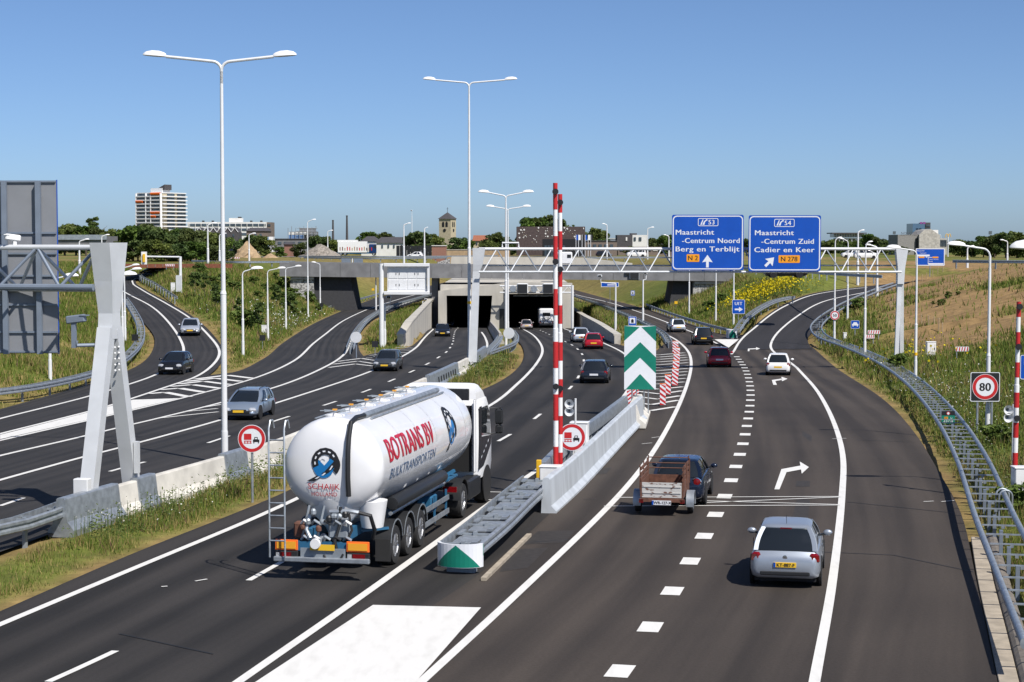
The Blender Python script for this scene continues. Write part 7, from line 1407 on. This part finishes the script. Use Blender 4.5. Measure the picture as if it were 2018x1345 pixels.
upper_road([(420, 506), (640, 506.5), (900, 505.5), (1150, 506), (1420, 507)], 4.62, 14, M['galv_dull'] if False else mat('worn_asphalt', (.19, .19, .19), .9, var=.2, scale=.3)); upper_road([(260, 527), (420, 519), (600, 516)], 4.66, 7, M['concrete_dark'])
for px_, label in (([(590, 511), (760, 512), (980, 510)], 'long pale guard rail of the upper road behind the viaduct, left part'), ([(1155, 515), (1300, 514), (1440, 517)], 'long pale guard rail of the upper road behind the viaduct, right part'), ([(1880, 527), (1950, 528), (2040, 529)], 'guard rail along the crest of the right hill')):
    guard_rail(label, px_, (lambda y: 4.6 + 0 * np.asarray(y)) if px_[0][0] < 1800 else (lambda y: 5.6 + 0 * np.asarray(y)), (1,), .3, 5.0)
def bcar(nm, label, u, v, head, L_, W_, H_c, kind, pm, cat='car'): p = at(u, v, 4.68); return car(nm, label, p, head, L_, W_, H_c, kind, pm, group='distant cars on the upper road', cat=cat, aerial=False)
E, Wt = math.pi / 2, -math.pi / 2
bcar('hatchback_car', 'white hatchback beside the sand heap on the upper road', 511, 499, Wt, 4.0, 1.7, 1.55, 'hatch', PT['white']); bcar('hatchback_car', 'dark car in front of the pointed sand heap', 464, 497, E, 4.2, 1.75, 1.55, 'hatch', PT['navy']); bcar('hatchback_car', 'black car in front of the rubble heap', 624, 500, E, 4.3, 1.75, 1.5, 'hatch', PT['black'])
bcar('estate_car', 'silver people carrier on the upper road near the brick shed', 842, 501, E, 4.7, 1.85, 1.8, 'mpv', PT['lightsilver']); bcar('hatchback_car', 'white compact car nearest on the upper road behind the display panel', 818, 509, Wt, 4.0, 1.7, 1.5, 'hatch', PT['white']); bcar('hatchback_car', 'dark car behind the white compact on the upper road', 812, 503, E, 4.3, 1.75, 1.5, 'hatch', PT['navy']); bcar('hatchback_car', 'dark green car in front of the sand coloured wall', 904, 502.5, E, 4.2, 1.75, 1.5, 'hatch', PT['green'])
bcar('estate_car', 'black estate car behind the left end of the gantry truss', 978, 502, E, 4.5, 1.8, 1.6, 'wagon', PT['black']); bcar('delivery_van', 'white van just left of the black estate on the upper road', 962, 500, Wt, 4.6, 1.85, 1.9, 'mpv', PT['white'], 'van'); bcar('hatchback_car', 'dark car before the low brown building', 1190, 506, E, 4.3, 1.75, 1.5, 'hatch', PT['black']); bcar('delivery_van', 'white minibus seen through the truss left of the blue signs', 1254, 507, Wt, 5.0, 1.95, 2.1, 'mpv', PT['white'], 'van')
bcar('delivery_van', 'white delivery van right of the right blue sign', 1706, 510, E, 5.4, 1.95, 2.2, 'mpv', PT['white'], 'van'); bcar('delivery_van', 'second white van beside the first behind the truss', 1678, 508, Wt, 5.0, 1.9, 2.0, 'mpv', PT['white'], 'van'); bcar('hatchback_car', 'dark car on the upper road under the right blue sign', 1548, 547, E, 4.3, 1.75, 1.5, 'hatch', PT['black'])
p = at(704, 504, 4.68); t = thing('box_lorry', 'white box lorry with a blue cab and a row of figures on its side', 'lorry', tuple(p), -E); k = FPX / p.y
bd = MB().box((0, -1.2, 2.35), (2.5, 57 / k, 3.0)).build('box_body', M['white'], t); MB().box((0, -2.6, 4.0), (2.3, 40 / k, .5)).build('roof_box', M['white'], t); MB().box((0, 57 / k / 2 + .3, 1.8), (2.4, 2.0, 2.6), bev=.2).build('cab', paint('lorry_blue', (.01, .045, .16)), t); MB().box((1.0, 57 / k / 2 + 1.0, 2.4), (.5, .7, .8)).build('side_window', M['glass'], t); MB().box((0, -.5, .7), (2.2, 10, .4)).build('chassis', M['frame_blue'], t); random.seed(5)
for i in range(14): y = -57 / k / 2 - .6 + i * .66; h = random.uniform(.7, 1.1); MB().box((1.262, y, 1.35 + h / 2), (.02, .26, h)).build('printed_figure', M[random.choice(('ink', 'red', 'brick', 'sand', 'rust'))], bd)
for y in (-4.4, -3.2, 4.6): wheel(t, 1.05, y, .5, .3, 1); wheel(t, -1.05, y, .5, .3, -1)
b = at(1150, 524, 4.6); t = thing('parked_van', 'white van seen through the truss just behind the striped booms', 'van', (bx(1112, 285), 285, 4.5)); k = FPX / 285; MB().box((0, 0, 1.2), (30 / k, 4, 1.9), bev=.15).build('body', M['white'], t); MB().box((-.9, -2.02, 1.5), (.6, .05, .5)).build('window', M['glass'], t); MB().box((.7, -2.02, 1.5), (.6, .05, .5)).build('window', M['glass'], t)
t = thing('info_board', 'pair of small dark sign backs on posts on the upper road behind the viaduct', 'road sign', (bx(694, 300), 300, 4.5)); MB().box((-1.0, 0, zpx(514, 300) - 4.5), (1.55, .1, .7)).build('board', M['gantry_dark'], t); MB().box((1.0, 0, zpx(514, 300) - 4.5), (1.55, .1, .7)).build('board', M['gantry_dark'], t); MB().tube([(0, .1, -.3), (0, .1, 1.0)], .1, 8).build('post', M['white_pole'], t)
of = thing('site_fence', 'orange construction netting fence at the foot of the dark trees', 'fence', tuple(at(340, 531, 4.5))); b0 = of.location
for i in range(14): MB().box((-2.2 * 3 + i * 1.05 + .5, .4, .45), (1.0, .03, .55)).build('net_panel', mat('orange_net', (.26, .085, .045), .8, var=.4, scale=5) if i == 0 else bpy.data.materials['orange_net'], of)
# ------------------------------------------------------------------ trees, shrubs
def leaf_mesh(name, n, clumps, R, h0, size, base, light, seed, shape='round'):
    """crown of many small leaf cards gathered in clumps round an uneven outline"""
    r = np.random.default_rng(seed); cs = []
    for i in range(clumps):
        a = r.uniform(0, 2 * np.pi); q = r.uniform(0, 1) ** .5; zz = r.uniform(0, 1)
        prof_ = {'round': np.sin(np.pi * (.12 + .80 * zz)) ** .7, 'tall': np.sin(np.pi * (.18 + .74 * zz)) ** .6, 'bush': (1 - zz * .75) ** .6}[shape]
        cs.append((R[0] * q * prof_ * np.cos(a), R[0] * q * prof_ * np.sin(a), h0 + zz * R[1]))
    cs = np.array(cs); cr = R[0] * r.uniform(.20, .42, clumps); pick = r.integers(0, clumps, n); d = r.normal(size=(n, 3)); d /= np.linalg.norm(d, axis=1)[:, None]
    c = cs[pick] + d * (cr[pick] * r.uniform(.35, 1.0, n) ** .5)[:, None] * np.array([1, 1, .8]); c[:, 2] = np.maximum(c[:, 2], .02)
    u = r.normal(size=(n, 3)) + d * .2; u /= np.linalg.norm(u, axis=1)[:, None]; v = np.cross(u, r.normal(size=(n, 3))); v /= np.linalg.norm(v, axis=1)[:, None]; s = size * r.uniform(.6, 1.4, n)[:, None]
    V = np.stack([c - u * s - v * s * .55, c + u * s * .2 - v * s * .7, c + u * s + v * s * .3, c - u * s * .1 + v * s * .75], 1).reshape(-1, 3)
    tone = np.clip(r.normal(.45, .22, clumps)[pick] + r.normal(0, .15, n), 0, 1)[:, None]; col = np.array(base) * (1 - tone) + np.array(light) * tone
    me = bpy.data.meshes.new(name); me.from_pydata(V.tolist(), [], np.arange(4 * n).reshape(-1, 4).tolist()); me.materials.append(M['leaf'])
    ca = me.color_attributes.new('tint', 'FLOAT_COLOR', 'POINT'); ca.data.foreach_set('color', np.c_[np.repeat(col, 4, 0), np.ones(4 * n)].ravel()); return me
def trunk_mesh(h, r0, limbs, seed):
    r = random.Random(seed); mb = MB(); mb.tube([(0, 0, -.4), (.05 * h * .3, 0, h * .35), (-.02 * h, .02 * h, h * .7), (0, 0, h * .95)], [r0, r0 * .8, r0 * .5, r0 * .15], 7)
    for i in range(limbs):
        a, z = r.uniform(0, 6.28), h * r.uniform(.3, .6); l = h * r.uniform(.22, .36); mb.tube([(0, 0, z), (l * .6 * math.cos(a), l * .6 * math.sin(a), z + l * .5), (l * math.cos(a), l * math.sin(a), z + l)], [r0 * .45, r0 * .3, r0 * .1], 5)
    return mb
DARK, LITE = (.040, .066, .018), (.135, .185, .050)
PROTO = {}
def proto(kind):
    if kind not in PROTO:
        cr = {'broad': [leaf_mesh('crown', 3000, 20 + 9 * (s % 3), (3.4, 6.0 - .4 * (s % 2)), 1.6, .30, tuple(q * g for q, g in zip(DARK, gg)), tuple(q * g for q, g in zip(LITE, gg)), s) for s, gg in ((1, (1, 1, 1)), (2, (1.25, 1.1, .9)), (3, (.8, .9, 1.0)), (12, (1.1, 1.25, .8)), (13, (.95, .85, .9)))], 'tall': [leaf_mesh('crown', 1800, 24, (1.5, 8.0), .9, .30, DARK, LITE, s) for s in (4, 5)],
              'shrub': [leaf_mesh('crown', 900, 16, (1.05, 1.7), .15, .13, (.060, .100, .020), (.165, .225, .050), s, 'bush') for s in (6, 7, 8)], 'young': [leaf_mesh('crown', 520, 12, (.62, 1.5), 1.1, .11, (.04, .07, .015), (.11, .16, .04), s, 'tall') for s in (9, 10)]}[kind]
        tm = {'broad': trunk_mesh(6.8, .24, 6, 1), 'tall': trunk_mesh(8, .17, 3, 2), 'shrub': trunk_mesh(1.1, .03, 5, 3), 'young': trunk_mesh(2.3, .035, 3, 4)}[kind]
        o = tm.build('trunk', M['bark'], None); PROTO[kind] = (cr, o.data); bpy.data.objects.remove(o)
    return PROTO[kind]
CNT = {}
def tree(kind, nm, label, p, h, w=1.0, group=None, cat='tree'):
    cr, tm = proto(kind); CNT[kind] = CNT.get(kind, 0) + 1; H0 = {'broad': 7.9, 'tall': 9.2, 'shrub': 1.95, 'young': 2.8}[kind]; t = thing(nm, label, cat, tuple(p), random.uniform(0, 6.28), group); s = h / H0
    a = bpy.data.objects.new('trunk', tm); b = bpy.data.objects.new('crown', cr[CNT[kind] % len(cr)])
    for o in (a, b): COL.objects.link(o); o.parent = t
    t.scale = (s * w, s * w, s); return t
random.seed(21)
def ftree(kind, u, vtop, d, label, w=1.0, group='trees along the skyline', nm='broadleaf_tree'): return tree(kind, nm, label, (bx(u, d), d, ZB - .2), bz(vtop, d) - ZB + .2, w, group)
row = [(222, 451, 350), (246, 448, 360), (262, 446, 345), (283, 443, 355), (300, 446, 340), (318, 452, 350), (338, 449, 345), (357, 452, 350), (376, 451, 340), (394, 455, 350), (410, 458, 345), (424, 462, 350), (438, 468, 360)]
for i, (u, v, d) in enumerate(row): ftree('broad', u, v, d, 'dark green tree in the dense belt below the apartment tower', random.uniform(1.0, 1.3), 'dense tree belt on the left')
for i, (u, v, d) in enumerate(row[::2]): ftree('broad', u + 10, v + 26, d - 15, 'lower leafy tree at the front edge of the dense belt', 1.4, 'dense tree belt on the left')
for u, v, d in ((128, 441, 520), (150, 444, 530), (170, 446, 520), (196, 450, 510)): ftree('broad', u, v, d, 'round dark tree above the grey flyover', 1.25, 'trees above the grey flyover')
ftree('tall', 187, 426, 560, 'single pointed poplar above the grey flyover', 1.3)
for u, v, d, l_ in ((500, 462, 470, 'bushy tree behind the sand heaps'), (520, 466, 470, 'bushy tree right behind the sand heaps'), (470, 470, 480, 'dark tree left of the pointed sand heap'), (552, 487, 450, 'small bush by the brick gable'), (592, 479, 440, 'bush with pale blossom left of the rubble heap'), (625, 463, 520, 'light green tree behind the rubble heap'), (645, 466, 530, 'green tree behind the lorry, left one'), (662, 470, 540, 'green tree behind the lorry, right one'), (727, 458, 560, 'tree rising behind the lorry roof'), (758, 459, 560, 'tree rising behind the dark roof of the white houses'), (827, 455, 470, 'round dark tree left of the church tower'), (858, 461, 500, 'dark tree in front of the church tower'), (907, 462, 480, 'round dark tree right of the church tower'), (925, 476, 470, 'small dark tree by the red roof'), (977, 459, 520, 'dark tree left of the gantry lamp poles'), (995, 466, 520, 'dark tree beside the brown building'), (960, 474, 480, 'low tree before the red roofed house'), (1008, 470, 560, 'tree just left of the perforated building'),
    (1050, 430, 600, 'large tree behind the perforated building, left crown'), (1072, 426, 600, 'large tree behind the perforated building, middle crown'), (1094, 428, 600, 'large tree behind the perforated building, right crown'), (1176, 449, 580, 'tree right of the perforated building'), (1190, 466, 560, 'small tree right of the banner flags'), (1316, 464, 480, 'light green tree left of the left blue sign'), (1288, 470, 600, 'distant tree behind the cube house'), (1471, 470, 500, 'tree showing between the two blue signs'), (1240, 486, 500, 'shrubby tree in front of the cube house'), (1262, 488, 500, 'second shrubby tree in front of the cube house'),
    (1712, 462, 600, 'tree beside the arched pavilion'), (1728, 468, 590, 'tree right of the arched pavilion'), (1742, 474, 580, 'low tree left of the grey hotel'), (1636, 472, 560, 'tree at the right edge of the right blue sign'), (1660, 480, 540, 'low tree below the arched pavilion'), (1690, 481, 540, 'low tree between pavilion and hotel'), (1780, 486, 500, 'low tree in front of the grey hotel'), (1752, 483, 520, 'low bushy tree left of the hotel front'),
    (1895, 472, 460, 'tree right of the yellow arches sign'), (1916, 470, 450, 'tree above the hill crest fence, left one'), (1938, 466, 440, 'tree above the hill crest fence, second one'), (1960, 462, 430, 'tree above the hill crest fence, third one'), (1982, 457, 420, 'tall tree near the right edge'), (2004, 456, 420, 'tall tree at the right edge of the picture'), (2022, 458, 430, 'tree cut by the right edge of the picture')):
    ftree('broad', u, v, d, l_, random.uniform(1.0, 1.3))
fr_ = np.random.default_rng(77)
V = []; cols = []
def far_mass(u0, u1, v, d, n):
    r = fr_; x = r.uniform(bx(u0, d), bx(u1, d), n); z = ZB + (bz(v, d) - ZB) * r.uniform(0, 1, n) ** .8 * (.55 + .45 * fbm(x / 9, x * 0 + d, 3)); y = d + r.uniform(0, 12, n); return np.stack([x, y, z], 1)
P = np.concatenate([far_mass(a, b, v, d, n) for a, b, v, d, n in ((-100, 480, 462, 700, 3000), (470, 1020, 474, 760, 5200), (1000, 1650, 474, 800, 4500), (1640, 2200, 470, 700, 4500), (680, 900, 478, 600, 1200), (900, 1010, 476, 560, 1000), (1160, 1340, 482, 640, 1200))])
n = len(P); u_ = fr_.normal(size=(n, 3)); u_ /= np.linalg.norm(u_, axis=1)[:, None]; w_ = np.cross(u_, fr_.normal(size=(n, 3))); w_ /= np.linalg.norm(w_, axis=1)[:, None]; s_ = fr_.uniform(.5, 1.1, n)[:, None]
Q = np.stack([P - u_ * s_, P + w_ * s_, P + u_ * s_, P - w_ * s_], 1).reshape(-1, 3); tone = fr_.uniform(0, 1, n)[:, None]; cc = np.array(DARK) * (1 - tone) + np.array(LITE) * tone
def leafobj(nm, Q, cc, m, per, kind='stuff'):
    me = bpy.data.meshes.new(nm); me.vertices.add(len(Q)); me.vertices.foreach_set('co', Q.astype(np.float32).ravel()); nf = len(Q) // per; me.loops.add(len(Q)); me.loops.foreach_set('vertex_index', np.arange(len(Q), dtype=np.int32)); me.polygons.add(nf); me.polygons.foreach_set('loop_start', np.arange(0, len(Q), per, dtype=np.int32)); me.update(calc_edges=True); me.validate()
    me.materials.append(m); ca = me.color_attributes.new('tint', 'FLOAT_COLOR', 'POINT'); ca.data.foreach_set('color', np.c_[np.repeat(cc, per, 0), np.ones(len(Q))].astype(np.float32).ravel())
    o = bpy.data.objects.new(nm, me); COL.objects.link(o); return tag(o, kind=kind)
o = leafobj('distant_woods', Q, cc, M['leaf'], 4); tag(o, 'far-off band of dark green woods and hedges along the horizon', 'woods')
random.seed(8)
spots = [q for i, q in enumerate([(500, 560), (520, 548), (545, 556), (560, 572), (480, 590), (460, 575), (510, 590), (535, 600), (558, 610), (575, 585), (590, 604), (600, 622), (475, 625), (497, 612), (440, 560), (420, 566), (405, 585), (385, 560), (570, 545), (588, 560), (600, 580), (612, 598), (465, 548), (430, 600), (625, 612), (640, 606), (485, 648), (508, 640), (455, 640), (580, 628), (395, 540), (415, 545), (540, 575), (522, 575), (548, 590), (566, 600)]) if i % 3 != 1]
for i, (u, v) in enumerate(spots): tree('shrub', 'shrub', 'leafy green shrub among the grass on the bank left of the viaduct', on_ground(u, v), random.uniform(.9, 1.9), random.uniform(1.1, 1.7), 'shrubs on the left bank', 'shrub')
for u, v, l_ in ((403, 590, 'young staked tree on the bank below the traffic signal'), (508, 662, 'young staked tree near the second lamp of the bank'), (474, 640, 'young staked tree behind the first lamp of the bank'), (545, 608, 'young staked tree beside the third lamp of the bank'), (572, 632, 'young staked tree in front of the gabion wall'), (425, 612, 'young staked tree left of the tall median lamp'), (385, 585, 'young staked tree right of the small white cabinet')):
    tree('young', 'young_tree', l_, on_ground(u, v), random.uniform(2.6, 3.6), 1.0, 'young trees on the left bank')
for u, v, l_ in ((1772, 730, 'bright leafy bush just right of the gantry leg foot'), (1640, 640, 'bush on the soil beside the guard rail curve'), (1668, 620, 'green bush patch on the bank beside the ramp'), (1690, 612, 'second green bush patch on the bank beside the ramp'), (1870, 588, 'dark green weed patch on the bare hill'), (1888, 582, 'second dark weed patch on the bare hill'), (1856, 602, 'small weed patch lower on the bare hill'), (1840, 600, 'small tuft on the bare hill by the stakes'), (1420, 600, 'bush at the foot of the pale gabion wall'), (1400, 612, 'second bush at the foot of the pale gabion wall'), (2010, 1010, 'weedy bush at the foot of the right cabinet'), (1965, 880, 'weedy bush behind the twin sign posts')):
    tree('shrub', 'shrub', l_, on_ground(u, v), random.uniform(.35, .7) if 'hill' in l_ else random.uniform(.8, 1.5), random.uniform(1.2, 1.8), 'bushes on the right side', 'shrub')
# ------------------------------------------------------------------ grass, weeds and flowers as blades
def bil(G, P):
    G2 = G.reshape(len(gy), len(gx)); i = np.clip(np.searchsorted(gx, P[:, 0]) - 1, 0, len(gx) - 2); j = np.clip(np.searchsorted(gy, P[:, 1]) - 1, 0, len(gy) - 2); a = (P[:, 0] - gx[i]) / (gx[i + 1] - gx[i]); b = (P[:, 1] - gy[j]) / (gy[j + 1] - gy[j])
    return (G2[j, i] * (1 - a) + G2[j, i + 1] * a) * (1 - b) + (G2[j + 1, i] * (1 - a) + G2[j + 1, i + 1] * a) * b
gr = np.random.default_rng(99)
def scatter(x0, x1, y0, y1, dens): n = int((x1 - x0) * (y1 - y0) * dens); return np.stack([gr.uniform(x0, x1, n), gr.uniform(y0, y1, n)], 1)
cand = np.concatenate([scatter(-22, 10, 30, 75, 170), scatter(-16, 12, 75, 150, 90), scatter(8, 26, 28, 80, 150), scatter(14, 42, 80, 130, 60), scatter(18, 62, 130, 210, 26), scatter(-60, -10, 75, 150, 55), scatter(-75, -8, 150, 290, 24), scatter(8, 34, 150, 290, 26)])
near = bil(GN, cand); fru = np.abs(cand[:, 0]) < .30 * cand[:, 1] + 2
keep = (near > .45) & fru; cand, near = cand[keep], near[keep]
sm = soil_mask(cand, None, near); cl = fbm(cand[:, 0] / 1.6, cand[:, 1] / 1.6, 51); cl2 = fbm(cand[:, 0] / 6, cand[:, 1] / 6, 57)
keep = (gr.uniform(0, 1, len(cand)) > sm * .965) & (gr.uniform(0, 1, len(cand)) < .35 + 1.1 * sstep(cl, .3, .6)); cand, near, cl, cl2, sm = (a[keep] for a in (cand, near, cl, cl2, sm))
n = len(cand); dist = cand[:, 1]; k_ = np.clip(dist / 55, .8, 3.2)
edge = sstep(near, .4, 1.6); hgt = (.10 + .34 * sstep(cl, .35, .7) + .16 * cl2) * (.35 + .65 * edge) * gr.uniform(.5, 1.35, n) * (1 + .12 * (k_ - 1)); wid = .016 * k_ ** 1.15 * gr.uniform(.7, 1.4, n)
z = bil(GZ, cand) - .02; a = gr.uniform(0, 2 * np.pi, n); lean = hgt * gr.uniform(.1, .6, n); la = gr.uniform(0, 2 * np.pi, n)
B = np.c_[cand, z]; dx = np.stack([np.cos(a), np.sin(a), 0 * a], 1) * wid[:, None]; tip = B + np.stack([np.cos(la) * lean, np.sin(la) * lean, hgt], 1)
Q = np.stack([B - dx, B + dx, tip], 1).reshape(-1, 3)
g1, g2, g3, g4 = np.array([.085, .140, .018]), np.array([.190, .225, .040]), np.array([.36, .29, .11]), np.array([.16, .08, .07])
m1 = np.clip(gr.normal(.5, .25, n) + (cl2 - .5), 0, 1)[:, None]; col = g1 * (1 - m1) + g2 * m1; dry = (gr.uniform(0, 1, n) < .16 + .30 * sstep(cl2, .5, .65) + .35 * (1 - edge))[:, None]; dry |= ((cand[:, 1] < 62) & (cand[:, 0] < 0) & (gr.uniform(0, 1, n) < .22))[:, None]; col = np.where(dry, g3 * gr.uniform(.6, 1.1, (n, 1)), col); rusty = (gr.uniform(0, 1, n) < .05 * sstep(cl, .5, .6))[:, None]; col = np.where(rusty, g4, col)
o = leafobj('grass', Q, col, M['blade'], 3); tag(o, 'uneven green and straw coloured roadside grass on verges and banks', 'grass')
# taller weeds and flower heads
def flowers(nm, label, P, col, hmin, hmax, size, stem=True):
    n = len(P); z = bil(GZ, P); h = gr.uniform(hmin, hmax, n); c = np.c_[P, z + h]; kk = np.clip(P[:, 1] / 60, 1, 3)[:, None]; r_ = gr.normal(size=(n, 3)); r_ /= np.linalg.norm(r_, axis=1)[:, None]; r2 = np.cross(r_, gr.normal(size=(n, 3))); r2 /= np.linalg.norm(r2, axis=1)[:, None]; s = size * gr.uniform(.5, 1.4, (n, 1)) * kk
    Q = np.stack([c - r_ * s, c + r2 * s, c + r_ * s, c - r2 * s], 1).reshape(-1, 3); cc = np.array(col) * gr.uniform(.7, 1.15, (n, 1)); 
    if stem: b0 = np.c_[P, z]; w = np.array([[.008, 0, 0]]) * kk; S = np.stack([b0 - w, b0 + w, c + w * .5, c - w * .5], 1).reshape(-1, 3); Q = np.concatenate([Q, S]); cc = np.concatenate([cc, np.array([.08, .12, .03]) * gr.uniform(.7, 1.3, (n, 1))])
    o = leafobj(nm, Q, cc, M['blade'], 4); tag(o, label, 'flowers')
def around(u, v, r_, n): p = on_ground(u, v); return np.stack([p.x + gr.normal(0, r_[0], n), p.y + gr.normal(0, r_[1], n)], 1)
def verge_pts(P, lo=.8): nr = bil(GN, P); return P[nr > lo]
flowers('yellow_flowers', 'yellow rape flowers on the bank beside the exit ramp and right verge', verge_pts(np.concatenate([around(1500, 578, (2.4, 7), 1300), around(1530, 570, (2.0, 6), 600), around(1475, 590, (1.4, 5), 400), around(1800, 700, (1.4, 4), 110), around(1830, 715, (2.0, 4), 60)])), (.62, .50, .01), .3, .9, .036)
flowers('white_flowers', 'white wild flower heads scattered through the verges', verge_pts(np.concatenate([around(292, 1015, (1.3, 1.2), 260), around(180, 1052, (1.2, .8), 120), around(430, 965, (1.6, 2.0), 120), around(1880, 800, (1.6, 5), 220), around(1905, 870, (.9, 4), 170), around(1985, 1000, (.6, 2.5), 130), around(620, 640, (3.5, 10), 500), around(560, 650, (4, 8), 380), around(1840, 760, (2, 6), 150)])), (.74, .74, .66), .3, .75, .022)
wp = verge_pts(np.concatenate([around(470, 940, (2.0, 3.0), 420), around(380, 965, (1.6, 2.0), 320), around(250, 1020, (1.5, 1.5), 260), around(150, 1060, (1.4, 1.0), 200), around(530, 925, (1.6, 2.6), 320), around(1000, 735, (1.6, 8), 420), around(1960, 930, (1.2, 6), 600), around(1880, 820, (3, 8), 800)]), .9)
n = len(wp); z = bil(GZ, wp); Q = []; cc = []
for j in range(7):
    h = gr.uniform(.15, .95, n) * gr.uniform(.6, 1.1, n); p = np.c_[wp + gr.normal(0, .06, (n, 2)), z + h * .85]; r_ = gr.normal(size=(n, 3)) * np.array([1, 1, .5]); r_ /= np.linalg.norm(r_, axis=1)[:, None]; r2 = np.cross(r_, gr.normal(size=(n, 3))); r2 /= np.linalg.norm(r2, axis=1)[:, None]; s = .05 * gr.uniform(.5, 1.3, (n, 1)) * np.clip(wp[:, 1:2] / 60, 1, 2.2); Q.append(np.stack([p - r_ * s, p + r2 * s * .4, p + r_ * s, p - r2 * s * .4], 1).reshape(-1, 3)); t_ = gr.uniform(0, 1, (n, 1)); cc.append(np.array([.06, .10, .02]) * (1 - t_) + np.array([.17, .21, .06]) * t_)
o = leafobj('weeds', np.concatenate(Q), np.concatenate(cc), M['blade'], 4); tag(o, 'tall leafy weeds along the median barrier and right verge', 'weeds')
